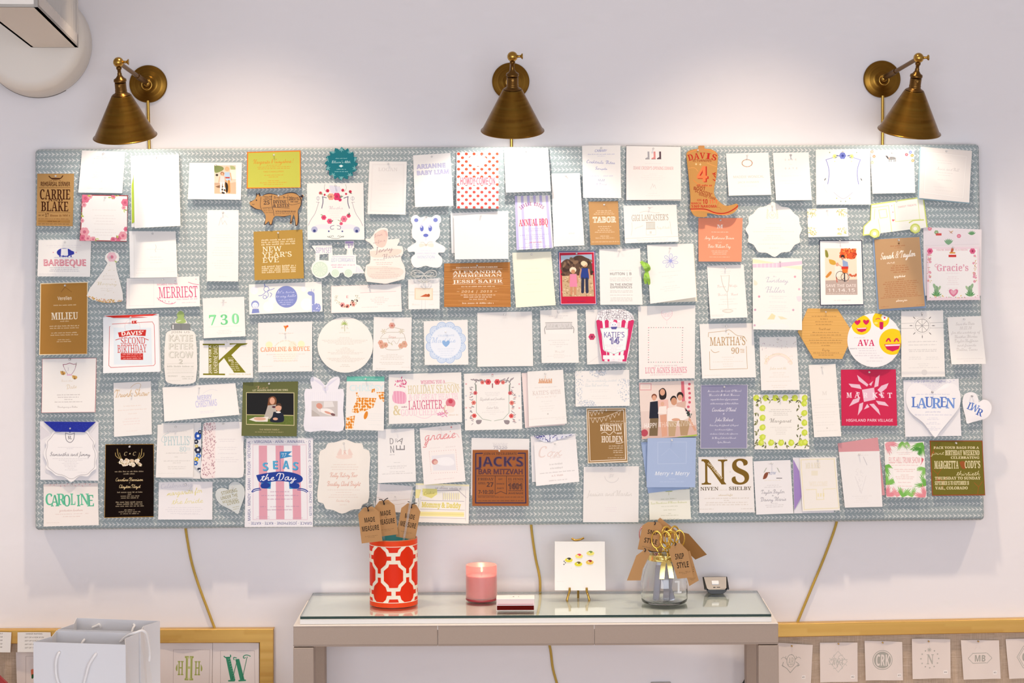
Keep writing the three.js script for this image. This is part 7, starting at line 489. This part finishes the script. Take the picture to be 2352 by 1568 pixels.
card({ ...swatch, d: 'swatch with one serif letter ringed by dots', q: [1326, 342, 1678, 346, 1680, 702, 1335, 710], f: () => { const k = '#b7b2a9'; t('N', 1497, 532, 68, 92, k, 'R'); for (let i = 0; i < 12; i++) { const a = i * .524 - 1.57; if (i) ci(1494 + Math.cos(a) * 82, 528 + Math.sin(a) * 84, 7, k); } for (let i = 0; i < 8; i++) lf(1488, 445, 24, i * .785, '#a9a59c', .2); ci(1488, 445, 9, k); no(1638, 656, '#4'); } });
card({ ...swatch, d: 'swatch with two letters in a dotted lozenge', q: [1772, 354, 2122, 356, 2138, 706, 1800, 716], f: () => { const k = '#a7a49b'; l(k, 5, 1890, 478, 2010, 474); l(k, 5, 1890, 570, 2010, 566); for (const s of [-1, 1]) for (let i = 0; i < 6; i++) { ci(1953 + s * (66 + i * 8), 478 + i * 8, 4, k); ci(1953 + s * (66 + i * 8), 568 - i * 8, 4, k); } t('MB', 1953, 524, 106, 60, k, 'S'); no(2094, 660, '#5'); } });
card({ ...swatch, d: 'swatch with a hexagonal monogram at the right edge of the picture', q: [2182, 344, 2530, 338, 2545, 700, 2215, 708], f: () => { const k = '#a7a49b'; l(k, 5, 2290, 510, 2350, 410, 2440, 410, 2500, 510, 2440, 610, 2350, 610, 2290, 510); l(k, 4, 2306, 510, 2358, 424, 2432, 424, 2484, 510, 2432, 596, 2358, 596, 2306, 510); t('CB', 2395, 510, 120, 80, k, 'R'); no(2490, 650, '#6'); } });
for (const [i, [x, y]] of [[1818.5, 1482.5], [1925.5, 1477.5], [2027, 1475], [2132.5, 1472], [2246.5, 1472]].entries()) { const b = shade(new THREE.Mesh(pinShape, brassBright)); b.name = numbered('brass_pin'); b.scale.setScalar(.6); b.position.copy(at(x, y, .0225)); scene.add(b); tag(b, 'tiny brass pin holding the ' + ['shield', 'tangled diamond', 'round', 'dotted letter', 'dotted lozenge'][i] + ' monogram swatch', 'pin', 'brass pins on the right board'); }

// ---------- outlet plate under the table ----------
{ const c = at(1518, 1600, .004), T = thing('outlet_plate', 'grey electrical outlet plate low on the wall under the table', 'outlet', c); part('plate', box(.054, .082, .006, 0, 0, 0, .002), mat(rgb(.42, .40, .38), .5), T); part('socket', box(.03, .026, .004, 0, .018, .003, .002), whiteMat, T); part('socket', box(.03, .026, .004, 0, -.018, .003, .002), whiteMat, T); }

// ---------- the console table ----------
const TY = .76;                                           // top of its glass
const tA = atY(690, 1414, TY), tB = atY(1772, 1410.5, TY), tC = atY(1740, 1355.5, TY), tD = atY(724, 1357.5, TY);
const tx = tB.clone().sub(tA).normalize(), tz = V(-tx.z, 0, tx.x), GW = (tB.distanceTo(tA) + tC.distanceTo(tD)) / 2, GD = .330, tMid = tA.clone().add(tB).multiplyScalar(.5);
const table = thing('console_table', 'console table wrapped in stitched taupe leather with a glass sheet on top', 'table', V(tMid.x, 0, tMid.z));
table.rotation.y = -.037;
{ const leatherTex = noiseTexture(512, (c, n) => { c.fillStyle = '#ae9c8d'; c.fillRect(0, 0, n, n); for (let i = 0; i < 9000; i++) { c.fillStyle = i % 2 ? 'rgba(200,180,166,.16)' : 'rgba(160,138,124,.16)'; c.fillRect(rnd() * n, rnd() * n, 1 + rnd() * 3, 1 + rnd() * 3); } });
  const lea = mat(0xffffff, .55, { map: leatherTex }), seam = mat(rgb(.26, .20, .165), .8), platform = mat(rgb(.80, .79, .76), .5);
  const FW = 1.226, FD = .350, zf = .018, yt = TY - .0215, ap = .052, lw = .0515;      // frame size; its front stands zf ahead of the glass
  const top = yt, bot = yt - ap;
  const seg = [-FW / 2, -.2475, .148, FW / 2];
  for (let i = 0; i < 3; i++) part('apron_panel', box(seg[i + 1] - seg[i] - .0012, ap, .02, (seg[i] + seg[i + 1]) / 2, (top + bot) / 2, zf - .01, .0015), lea, table);
  for (const s of [-1, 1]) part('side_apron', box(.02, ap, FD - .042, s * (FW / 2 - .01), (top + bot) / 2, zf - FD / 2, .0015), lea, table);
  part('back_apron', box(FW, ap, .02, 0, (top + bot) / 2, zf - FD + .01, .0015), lea, table);
  part('table_top', box(FW - .001, .012, FD - .001, 0, top - .0052, zf - FD / 2, .0008), mat(rgb(.74, .69, .65), .45), table);
  part('stitching', merge(box(FW, .0007, .0008, 0, top - .0010, zf + .0001), box(FW, .0008, .0012, 0, bot + .0042, zf + .0002)), seam, table);
  for (const sx of [-1, 1]) for (const [k, z0] of [['front', zf - lw / 2 + .0008], ['rear', zf - FD + lw / 2 - .0008]]) part('leg', merge(box(lw, bot - .002, lw, sx * (FW / 2 - lw / 2), (bot - .002) / 2, z0, .002)), lea, table);
  part('platform', box(GW + .003, .0125, GD + .003, 0, top + .0073, -GD / 2 - .001, .0015), platform, table);
  const glass = phys(rgb(.95, .98, .965), .03, { transmission: 1, thickness: 0, ior: 1.5 }), edge = mat(rgb(.012, .045, .038), .15);
  const gs = part('glass_sheet', box(GW - .002, .0012, GD - .002, 0, TY - .0008, -GD / 2), glass, table); part('polished_edge', merge(box(GW, .0062, .001, 0, TY - .0036, 0), box(GW, .0062, .001, 0, TY - .0036, -GD), box(.001, .0062, GD, -GW / 2, TY - .0036, -GD / 2), box(.001, .0062, GD, GW / 2, TY - .0036, -GD / 2)), edge, gs, 'dark green polished glass edge'); }
{ const p1 = atY(1700, 1475, .69); void p1; const z = .05; solo('black_cable', tube([[1738, 1470], [1735, 1500], [1731, 1515], [1722, 1540], [1712, 1560], [1700, 1585], [1690, 1660]].map(([x, y]) => at(x, y, z)), .0028, 50), mat(rgb(.02, .02, .02), .5), 'thin black cable dangling beside the right rear table leg', 'cord'); }

// ---------- things on the table ----------
const onTable = (px, py) => atY(px, py, TY + .0005);
// red lattice cup
{ const c = document.createElement('canvas'); c.width = 512; c.height = 1024; const q = c.getContext('2d'), S = 512 / 392, Sy = 1024 / 850, X = (x) => x * S, Y = (y) => (y - 640) * Sy;
  q.fillStyle = '#e02e08'; q.fillRect(0, 0, 512, 1024); q.save(); q.beginPath(); q.rect(0, Y(712), 512, Y(1432) - Y(712)); q.clip();
  q.strokeStyle = q.fillStyle = '#f3ead8'; q.lineWidth = 56; q.lineJoin = 'miter';
  for (const cy of [635, 1085, 1535]) for (const cx of [0, 392]) { q.beginPath(); [[-70, -175], [70, -175], [85, -130], [150, -75], [150, 75], [85, 130], [70, 175], [-70, 175], [-85, 130], [-150, 75], [-150, -75], [-85, -130]].forEach(([a, b], i) => { const x = X(cx + a), y = Y(cy + b); i ? q.lineTo(x, y) : q.moveTo(x, y); }); q.closePath(); q.stroke(); q.fillRect(X(cx - 28), Y(cy + 190), X(56), 78 * Sy); q.fillRect(X(cx + 165), Y(cy - 26), X(62), 52 * Sy); }
  q.restore(); q.fillStyle = '#f3ead8'; q.fillRect(0, Y(708), 512, 10); q.fillRect(0, Y(1426), 512, 10); q.fillStyle = '#e6461a'; q.fillRect(0, 0, 512, Y(706)); q.fillRect(0, Y(1437), 512, 1024 - Y(1437));
  const tex = new THREE.CanvasTexture(c); tex.colorSpace = THREE.SRGBColorSpace; tex.wrapS = THREE.RepeatWrapping; tex.repeat.set(5, 1); tex.magFilter = THREE.LinearFilter;
  const base = onTable(904.5, 1386), R = .0625, H = .171, T = thing('lattice_cup', 'tall red cup with a cream lattice pattern on the table', 'cup', base); T.rotation.y = 0.02;
  const body = new THREE.CylinderGeometry(R, R, H, 96, 1, true, Math.PI - .63).translate(0, H / 2 + .001, 0); part('body', body, phys(0xffffff, .45, { map: tex, specularIntensity: .35 }), T);
  part('lining', lathe([[R - .0025, H], [R - .003, .006], [0, .006]], 72), mat(rgb(.06, .30, .32), .35), T, 'teal inside'); part('rim', new THREE.TorusGeometry(R - .0013, .0016, 10, 80).rotateX(Math.PI / 2).translate(0, H + .001, 0), mat(rgb(.55, .12, .03), .3), T); part('base', new THREE.CylinderGeometry(R, R, .001, 64).translate(0, .0006, 0), mat(rgb(.5, .06, .02), .4), T);
  const zc = base.z, kraft = '#b58a5c';
  const tagShape = (x0, y0, a, w, h) => { const c2 = Math.cos(a), s2 = Math.sin(a), pt = (x, y) => [x0 + x * c2 - y * s2, y0 + x * s2 + y * c2]; return [pt(-w * .22, 0), pt(w * .22, 0), pt(w / 2, h * .17), pt(w / 2, h), pt(-w / 2, h), pt(-w / 2, h * .17)].flat(); };
  const rods = (a, b, r0, label) => solo('clear_stick', rod(a, b, r0, 14), phys(rgb(.92, .93, .94), .08, { transmission: .85, thickness: .004, ior: 1.49 }), label, 'stick', 'clear sticks in the red cup');
  const mk = (label, x0, y0, a, w, h, z, words) => { card({ n: 'kraft_tag', d: label, cat: 'tag', grp: 'made to measure tags', K: 'M', o: tagShape(x0, y0, a, w, h), c: kraft, zz: zc + z, lift: .004, turn: a, th: .0009, f: () => { const c2 = Math.cos(a), s2 = Math.sin(a), at2 = (x, y) => [x0 + x * c2 - y * s2, y0 + x * s2 + y * c2], k = '#38291c'; ci(...at2(0, 46), 11, '#2c2018'); t('MADE', ...at2(w * .01, h * .36), w * .53, h * .135, k, 'S'); t('to', ...at2(0, h * .475), w * .1, h * .035, k, 's'); t('MEASURE', ...at2(w * .0, h * .6), w * .84, h * .145, k, 'S'); m(...at2(0, h * .82), w * .6, '#6b5238', 8); m(...at2(0, h * .86), w * .3, '#6b5238', 6); } }); const [ox, oy, s] = CROP.M, c2 = Math.cos(a), s2 = Math.sin(a), P = (x, y, d) => at(ox + (x0 + x * c2 - y * s2) * s, oy + (y0 + x * s2 + y * c2) * s, zc + z + d); solo('black_tie', tube([P(-60, -20, .004), P(-20, -10, .004), P(0, 30, .003), P(4, 45, .002), P(-6, 20, .004), P(30, -12, .004), P(60, -22, .005)], .0011, 30, false, 6), mat(rgb(.03, .02, .02), .7), 'black thread knotted through the ' + words, 'tie', 'black tag threads'); };
  mk('leftmost brown made to measure tag hanging over the red cup rim', 252, 190, -.12, 270, 455, .068, 'leftmost made to measure tag');
  mk('middle brown made to measure tag, half behind its left neighbour', 455, 105, -.13, 262, 455, .030, 'middle made to measure tag');
  mk('right brown made to measure tag crossed by a clear stick', 820, 150, .19, 250, 450, .022, 'right made to measure tag');
  const Pm = (x, y, z) => at(800 + x * .1786, 1130 + y * .1786, zc + z);
  rods(Pm(330, 110, .02), Pm(490, 700, .0), .0024, 'clear stick leaning between the left two tags'); rods(Pm(830, -30, .05), Pm(690, 740, .035), .0030, 'clear stick in front of the right tag'); rods(Pm(930, 60, -.01), Pm(740, 760, -.005), .0022, 'clear stick behind the right tag'); rods(Pm(235, 210, .05), Pm(425, 760, .02), .0020, 'clear stick behind the leftmost tag'); }
// pink candle
{ const base = onTable(1106, 1378), R = .0412, H = .094, T = thing('candle', 'lit pink candle in a straight glass on the table', 'candle', base);
  part('glass', lathe([[0, 0], [R - .003, 0], [R, .003], [R, H - .001], [R - .0012, H], [R - .0026, H - .001], [R - .0026, .009], [0, .008]], 72), phys(rgb(.97, .66, .65), .30, { transmission: .75, thickness: 0 }), T);
  part('wax', lathe([[0, .0085], [R - .0028, .0095], [R - .0028, .066], [R - .006, .0645], [0, .064]], 64), phys(rgb(.86, .35, .39), .6, { sheen: .3 }), T);
  part('base', lathe([[0, .0006], [R - .002, .0006], [R + .0003, .003], [R + .0003, .007], [0, .008]], 64), mat(rgb(.30, .02, .035), .3), T, 'dark red thick glass foot');
  part('wick', rod(V(0, .063, 0), V(.001, .076, 0), .0009, 8), mat(rgb(.05, .04, .03), .9), T);
  const fl1 = part('flame', lathe([[0, 0], [.0022, .003], [.0030, .007], [.0022, .013], [.001, .018], [0, .021]], 16).translate(.001, .073, 0), new THREE.MeshStandardMaterial({ color: 0xfff0c0, emissive: rgb(1, .78, .36), emissiveIntensity: 7 }), T); fl1.castShadow = false;
  const L = new THREE.PointLight(rgb(1, .70, .42), .0065); L.name = 'candle_flame'; L.position.set(.001, .082, 0); L.castShadow = true; L.shadow.radius = .25; T.add(L); }
// matchbox
{ const a = onTable(1184, 1402), T = thing('matchbox', 'pink and white matchbox with a maroon striking strip before the candle', 'matchbox', a); T.rotation.y = table.rotation.y; const w = .0975, h = .0295, d = .052;
  part('sleeve', box(w, h, d, 0, h / 2, -d / 2, .0012), mat(rgb(.82, .66, .66), .6), T); part('lid', box(w + .0004, .0016, d + .0004, 0, h, -d / 2, .0006), mat(rgb(.86, .83, .82), .6), T); part('striker', box(w - .003, .0112, .0012, 0, .0072, .0004), phys(rgb(.10, .006, .005), .95, { specularIntensity: .1 }), T); part('stripe', box(w - .006, .0008, .0012, 0, .0164, .0003), mat(rgb(.50, .10, .14), .7), T); part('base_edge', box(w, .0014, .0012, 0, .0009, .0004), whiteMat, T);
  const tg = merge(box(.004, .0002, .006, -.005, h + .001, -.03), box(.0016, .0002, .006, .008, h + .001, -.03)); part('lettering', tg, mat(rgb(.18, .14, .14), .7), T); }
// small easel and its card
{ const zc = onTable(1328, 1376).z, zCard = zc - .012, T = thing('easel', 'small brass display easel behind the white card', 'easel', V(at(1328, 1300, zCard).x, TY, zc - .02)), P0 = T.position, loc = (px, py, z) => at(px, py, z).sub(P0);
  for (const [x, x2] of [[1301.5, 1308], [1354.5, 1348]]) part('leg', tube([loc(x, 1381, zc), loc(x + (x2 - x) * .6, 1366, zc - .003), loc(x2, 1358.6, zc - .006), loc(x2, 1358.6, zc - .018), loc(x2 - (x2 - 1328) * .1, 1350, zc - .030), loc((x2 + 1328) / 2, 1290, zc - .036), loc(1328, 1246, zc - .038)], .0030, 50, false, 8), brassPlain, T), part('hook', rod(loc(x2, 1358.6, zc - .006), loc(x2 + (x2 - x) * .1, 1349.5, zc - .004), .0030), brassPlain, T);
  part('rear_leg', tube([loc(1328, 1246, zc - .036), loc(1328, 1320, zc - .052), loc(1328, 1375.5, zc - .068)], .003, 20, false, 8), brassBright, T);
  part('finial', tube([loc(1313, 1236, zc - .034), loc(1320, 1240, zc - .032), loc(1328, 1239.5, zc - .032), loc(1334, 1238, zc - .032), loc(1341, 1235, zc - .034)], .0028, 24, false, 8), brassBright, T);
  part('cross_bar', rod(loc(1310, 1330, zc - .034), loc(1346, 1330, zc - .034), .0016), brassPlain, T);
  card({ n: 'display_card', d: 'white card with six tiny painted cakes standing on the small easel', cat: 'card', grp: 'things on the table', K: 'O', q: [285, 320, 726, 320, 734, 750, 285, 750], zz: zc - .024, lift: .014, bow: 0, th: .0015, f: () => { for (const [x, y, c, d] of [[408, 480, '#e3d84a', '#3f3a2c'], [498, 445, '#f0e27a', '#d84a5c'], [598, 420, '#ece27a', '#7f9a4c'], [492, 515, '#e0d83c', '#6a5a2c'], [592, 500, '#e8c45c', '#9c2c2c']]) { el(x, y + 22, 30, 14, '#e3e0dc'); el(x, y + 4, 34, 20, c); el(x + 2, y - 8, 17, 10, d); ci(x - 8, y - 2, 5, '#f4efe0'); } for (const [x, y] of [[368, 495], [366, 522], [378, 508]]) ci(x, y, 5, '#4a4440'); ci(430, 555, 3, '#cfcac4'); m(335, 672, 60, '#ded9d6', 5); } }); }
// glass jar of scissors
{ const base = onTable(1526, 1383), zc = base.z, T = thing('glass_jar', 'clear glass jar with a gold ribbon at its neck, holding scissors', 'jar', base);
  part('glass', lathe([[0, 0], [.052, 0], [.0585, .004], [.0605, .012], [.0605, .045], [.0575, .068], [.051, .092], [.0435, .108], [.0405, .118], [.0405, .134], [.042, .137], [.0402, .138], [.0385, .134], [.0385, .118], [.0415, .107], [.049, .0905], [.0555, .0675], [.0585, .045], [.0585, .013], [.0565, .008], [.051, .006], [0, .006]], 72), phys(rgb(.97, .98, .98), .02, { transmission: 1, thickness: .002, ior: 1.45 }), T);
  const goldSat = mat(rgb(.78, .62, .22), .22, { metalness: .85 });
  part('ribbon_band', lathe([[.0425, .113], [.0435, .112], [.0430, .118], [.0425, .126], [.0415, .127], [.0412, .126]], 40), goldSat, T);
  const loop = (s) => tube([V(0, .119, .044), V(s * .012, .127, .050), V(s * .026, .126, .046), V(s * .024, .117, .045), V(s * .010, .116, .047)], .0032, 24, true, 6); part('ribbon_loop', loop(1), goldSat, T); part('ribbon_loop', loop(-1), goldSat, T); part('ribbon_knot', new THREE.SphereGeometry(.0055, 14, 10).translate(0, .119, .047), goldSat, T);
  const tail = (x0, x1, y1) => { const G = new THREE.BufferGeometry(), w = .0062, z0 = .048, z1 = .061, pts = []; for (let i = 0; i <= 6; i++) { const k = i / 6, x = x0 + (x1 - x0) * Math.sqrt(k), y = .117 + (y1 - .117) * k, z = z0 + (z1 - z0) * Math.sqrt(k); for (const d of [0, .0006]) pts.push(x - w, y, z + d, x + w, y, z + d + .002); } const idx = []; for (let i = 0; i < 6; i++) { const a = i * 4, b = a + 4; idx.push(a + 2, b + 2, a + 3, b + 2, b + 3, a + 3, a, a + 1, b, b, a + 1, b + 1, a, b, a + 2, b, b + 2, a + 2, a + 1, a + 3, b + 1, b + 1, a + 3, b + 3); } G.setAttribute('position', new THREE.Float32BufferAttribute(pts, 3)); G.setIndex(idx); G.computeVertexNormals(); return G; };
  part('ribbon_tail', tail(-.004, -.0125, .072), goldSat, T); part('ribbon_tail', tail(.004, .0125, .074), goldSat, T);
  part('sticker', merge(box(.010, .0052, .0006, .024, .063, .0542), box(.0052, .031, .0006, .0295, .050, .0538), box(.020, .0048, .0006, .027, .0355, .0542)).rotateY(.12).translate(-.004, 0, .0022), whiteMat, T, 'white serif letter sticker');
  // scissors: gold finger rings, blades in clear sleeves
  const goldS = mat(rgb(.86, .58, .12), .16, { metalness: 1 }), rose = mat(rgb(.80, .40, .36), .2, { metalness: .9 }), steel = mat(rgb(.30, .30, .33), .22, { metalness: .9 }), sleeve = phys(rgb(.66, .64, .70), .22, { transmission: .55, thickness: 0 });
  const scissors = (label, x0, tipx, tipz, lean, ht2, metal, rot) => { const S = thing('scissors', label, 'scissors', base.clone().add(V(0, .008, 0)), 'scissors in the glass jar'), top = V(x0, ht2, lean), tip = V(tipx, 0, tipz), ax = top.clone().sub(tip).normalize(), sideV = V(Math.cos(rot), 0, Math.sin(rot)); const piv = tip.clone().addScaledVector(ax, ht2 * .66);
    for (const s of [-1, 1]) { const c0 = top.clone().addScaledVector(sideV, s * .0120), ring1 = new THREE.TorusGeometry(.0150, .0019, 8, 40); ring1.scale(.88, 1.45, 1); ring1.rotateY(-rot); part('finger_ring', ring1.translate(c0.x, c0.y, c0.z), metal, S); part('shank', tube([c0.clone().addScaledVector(ax, -.021), piv.clone().addScaledVector(sideV, s * .003).addScaledVector(ax, .018), piv], .0021, 14, false, 8), metal, S); const bl1 = box(.0075, ht2 * .64, .0013, 0, ht2 * .32, 0); part('blade', along(bl1.rotateY(-rot), tip.clone().addScaledVector(sideV, s * .0022), ax), steel, S); }
    part('pivot', new THREE.SphereGeometry(.003, 10, 8).translate(piv.x, piv.y, piv.z), metal, S); part('sleeve', along(box(.017, ht2 * .58, .004, 0, ht2 * .3, 0, .0018).rotateY(-rot), tip, ax), sleeve, S); };
  scissors('gold scissors at the left front of the jar, rings facing forward', -.0085, -.024, .020, .012, .157, goldS, .25); scissors('gold scissors in the middle of the jar, half behind the front tag', .012, .002, .024, .010, .156, goldS, .5); scissors('gold scissors at the right of the jar', .028, .006, .006, .002, .158, goldS, .1); scissors('gold scissors standing at the back of the jar', .018, .006, -.018, -.012, .166, goldS, -.3); scissors('rose gold scissors whose ring shows left of the tags', -.036, .020, .012, -.034, .164, rose, .1);
  const tagJ = (label, pts, z, a, words, hole, f) => { card({ n: 'kraft_tag', d: label, cat: 'tag', grp: 'snip in style tags', K: 'J', o: pts, c: '#b68b5d', zz: zc + z, lift: .004, turn: a, th: .0009, f }); if (hole) { const [ox, oy, s] = CROP.J, P = (x, y, d) => at(ox + (hole[0] + x) * s, oy + (hole[1] + y) * s, zc + z + d); solo('black_tie', tube([P(-14, -30, .002), P(6, -12, .003), P(4, 10, .003), P(-10, 26, .002)], .0014, 20, false, 6), mat(rgb(.03, .02, .02), .7), 'black thread through the ' + words, 'tie', 'black tag threads'); } };
  const k = '#38291c';
  tagJ('front brown snip in style tag on the jar', [795, 525, 850, 490, 905, 472, 950, 480, 1065, 600, 1158, 1035, 895, 1058, 755, 620], .066, -.12, 'front snip in style tag', [865, 490], () => { t('SNIP', 930, 690, 150, 92, k, 'S'); t('in', 955, 762, 24, 14, k, 's'); t('STYLE', 985, 830, 200, 96, k, 'S'); t('Ellis Hill', 1015, 948, 190, 22, '#6b5238', 'i'); m(1015, 972, 80, '#6b5238', 8); });
  tagJ('brown snip in style tag standing behind the gold rings at the left', [325, 185, 415, 130, 570, 130, 625, 160, 685, 280, 640, 640, 245, 575], -.014, .18, 'left snip in style tag', [530, 150], () => { t('SNIP', 495, 300, 180, 70, k, 'S'); t('STYLE', 460, 440, 220, 80, k, 'S'); m(400, 540, 160, '#6b5238', 10); });
  tagJ('plain brown tag hanging at the lower left of the jar', [345, 590, 395, 575, 455, 640, 330, 900, 295, 1085, 70, 1085, 225, 680], .050, .4, 'plain lower left tag', [370, 590], () => {});
  tagJ('brown tag tilted behind the jar with one bold letter', [570, 100, 612, 58, 910, 300, 870, 420, 640, 360], -.044, .75, '', null, () => { t('S', 715, 265, 66, 70, k, 'S', .9); t('K', 695, 330, 50, 60, k, 'S', .9); });
  tagJ('dark backed brown tag jutting out to the right of the jar', [905, 300, 960, 292, 1080, 325, 1378, 662, 1190, 745, 950, 520], -.036, .6, 'right jutting tag', [900, 320], () => r(880, 280, 520, 480, '#8d6436'));
  tagJ('brown tag mostly hidden behind the front snip in style tag', [1040, 620, 1100, 600, 1245, 1085, 1090, 1178, 1040, 1000], .052, -.3, '', null, () => { ms(1155, 865, [12, 12, 12], 36, k, 14); ms(1150, 1055, [90, 50], 20, '#6b5238', 9); }); }
// black docking cradle
{ const c = onTable(1646.5, 1364), T = thing('charging_dock', 'small black dock with a silver face at the right of the table', 'dock', c), w = .064;
  const S = new THREE.Shape(); S.moveTo(-w / 2, .046); S.lineTo(-w / 2 + .004, .018); S.quadraticCurveTo(-w / 2 + .008, .003, -w / 2 + .018, 0); S.lineTo(w / 2 - .018, 0); S.quadraticCurveTo(w / 2 - .008, .003, w / 2 - .004, .018); S.lineTo(w / 2, .046); S.closePath();
  const body = new THREE.ExtrudeGeometry(S, { depth: .04, bevelEnabled: true, bevelSize: .0012, bevelThickness: .0012, bevelSegments: 2 }).translate(0, .001, -.042), P = body.attributes.position; for (let i = 0; i < P.count; i++) { const y = P.getY(i), z = P.getZ(i); if (y > .02) P.setY(i, y - (z + .042) * .8); } for (let i = 0; i < P.count; i++) P.setY(i, P.getY(i) * .8); body.computeVertexNormals();
  part('body', body, mat(rgb(.012, .012, .013), .35), T);
  const face = new THREE.Shape(); const fw = w - .004; face.moveTo(-fw / 2, .046); face.lineTo(-fw / 2 + .004, .006); face.quadraticCurveTo(-fw / 2 + .006, 0, -fw / 2 + .012, 0); face.lineTo(fw / 2 - .012, 0); face.quadraticCurveTo(fw / 2 - .006, 0, fw / 2 - .004, .006); face.lineTo(fw / 2, .046); face.closePath();
  const fg = (g2) => g2.rotateX(-.96).translate(0, .0118, .0008); part('face_plate', fg(new THREE.ExtrudeGeometry(face, { depth: .0012, bevelEnabled: false })), mat(rgb(.42, .39, .37), .4, { metalness: .5 }), T, 'silver grey face');
  part('recess', fg(new THREE.ExtrudeGeometry(new THREE.Shape().absellipse(0, .022, .019, .010, 0, 6.3, false, 0), { depth: .0016, bevelEnabled: false })), mat(rgb(.22, .20, .19), .5), T); part('connector', fg(box(.019, .013, .004, -.002, .0235, .0025, .001)), mat(rgb(.80, .80, .82), .4), T); part('lettering', fg(merge(box(.006, .003, .0004, -.006, .0075, .0014), box(.009, .002, .0004, .005, .0075, .0014))), mat(rgb(.03, .03, .03), .6), T); }

// ---------- shopping bags on a low plinth, bottom left ----------
{ const yt = .84, hB = .26, paper = mat(rgb(.80, .79, .80), .7), rope = mat(rgb(.88, .86, .85), .9);
  const G = (x, y) => atY(x, y, yt);
  const bag = (label, A, B, C, Dd, handles) => { const mid = A.clone().add(B).add(C).add(Dd).multiplyScalar(.25), T = thing('shopping_bag', label, 'bag', V(mid.x, yt - hB, mid.z), 'white paper bags'), L = (v) => v.clone().sub(T.position);
    const panel = (name, a, b, fold) => { const n = a.clone().sub(b).cross(V(0, 1, 0)).normalize().multiplyScalar(.0005), c = a.clone().lerp(b, .5), seq = fold ? [a, c.clone().addScaledVector(T.position.clone().setY(yt).sub(c), .16), b] : [a, b]; const gs = []; for (let i = 0; i < seq.length - 1; i++) { const p1 = seq[i], p2 = seq[i + 1], q1 = fold && i === 1 ? c.clone() : p1.clone(), q2 = fold && i === 0 ? c.clone() : p2.clone(); q1.y = q2.y = yt - hB; const V8 = [p1, p2, q2, q1].map(L), vs = [...V8.map((v) => v.clone().add(n)), ...V8.map((v) => v.clone().sub(n))], idx = [0, 2, 1, 0, 3, 2, 4, 5, 6, 4, 6, 7, 0, 1, 5, 0, 5, 4, 1, 2, 6, 1, 6, 5, 2, 3, 7, 2, 7, 6, 3, 0, 4, 3, 4, 7], g2 = new THREE.BufferGeometry(); g2.setAttribute('position', new THREE.Float32BufferAttribute(vs.flatMap((v) => [v.x, v.y, v.z]), 3)); g2.setIndex(idx); const n2 = g2.toNonIndexed(); n2.computeVertexNormals(); n2.setAttribute('uv', new THREE.Float32BufferAttribute(new Float32Array(72), 2)); gs.push(n2); } part(name, mergeGeometries(gs), paper, T); };
    panel('front_panel', A, B); panel('back_panel', C, Dd); panel('side_gusset', A, C, true); panel('side_gusset', B, Dd, true);
    { const s = new THREE.Shape([A, B, Dd, C].map(L).map((v) => new THREE.Vector2(v.x, -v.z))); part('bottom', new THREE.ExtrudeGeometry(s, { depth: .001, bevelEnabled: false }).rotateX(-Math.PI / 2).translate(0, .0005, 0), paper, T); }
    for (const pts of handles) part('rope_handle', tube(pts.map(L), .0029, 40, false, 8), rope, T); return T; };
  const A = G(77, 1473.5), B = G(288, 1480), C = G(130, 1447.5), Dd = G(318, 1453.5), C2 = G(133, 1445), D2 = G(322, 1450.5), E = G(176, 1418.5), F2 = G(367, 1425.5);
  const nrm = B.clone().sub(A).cross(V(0, 1, 0)).normalize(), fz = (px, py, v, k = .004) => { const d = ray(px, py), tt = v.clone().sub(camera.position).dot(nrm) / d.dot(nrm); return camera.position.clone().addScaledVector(d, tt - k); };   // a photo point on a bag's panel, k in front of it
  bag('front white paper shopping bag with rope handles, nearest the camera', A, B, C, Dd, [[fz(138, 1497, A, -.004), fz(136, 1498, A, .006), fz(130, 1512, A, .012), fz(128, 1530, A, .014), fz(132, 1562, A, .012), fz(158, 1600, A, .012), fz(186, 1585, A, .012), fz(196, 1556, A, .012), fz(205, 1525, A, .012), fz(218, 1505, A, .008), fz(223, 1497, A, -.004)], [fz(188, 1478, C, .012), fz(190, 1474, C, .010), fz(195, 1468, C, .004)], [fz(276, 1474, C, .012), fz(292, 1460, C, .02), fz(312, 1452, C, .03), fz(326, 1448, C, .02), fz(334, 1452, C, .012), fz(341, 1475, C, -.02), fz(344, 1505, C, -.05), fz(343, 1518, C, -.05)]]);
  bag('rear white paper shopping bag just behind the front one', C2, D2, E, F2, [[fz(212, 1441, E, .006), fz(222, 1437, E, .008), fz(228, 1434, E, .008), fz(231, 1441, E, .006)], [fz(303, 1451, E, .02), fz(306, 1442, E, .014), fz(309, 1437, E, .008), fz(306, 1433, E, .006)]]);
  const pm = A.clone().add(F2).multiplyScalar(.5); solo('display_plinth', box(1.1, yt - hB - .001, .62, pm.x - .12, (yt - hB - .001) / 2, pm.z - .02, .006), mat(rgb(.78, .77, .76), .6), 'low white plinth under the shopping bags, below the picture', 'plinth');
  const rz = A.z + .02, pR = [[-90, 1466], [0, 1551], [26, 1576], [26, 1700], [-90, 1700]].map(([x, y]) => at(x, y, rz)), s = new THREE.Shape(pR.map((v) => new THREE.Vector2(v.x, Math.max(v.y, yt - hB + .001)))); solo('red_folder', new THREE.ExtrudeGeometry(s, { depth: .012, bevelEnabled: true, bevelSize: .001, bevelThickness: .001, bevelSegments: 1 }).translate(0, 0, rz), mat(rgb(.36, .012, .012), .5), 'dark red slanted folder at the bottom left corner of the picture', 'folder'); }

scene.traverse((q) => { if (q.isMesh && !/bulb|flame/.test(q.name)) { q.castShadow = true; q.receiveShadow = true; } });
renderer.render(scene, camera);
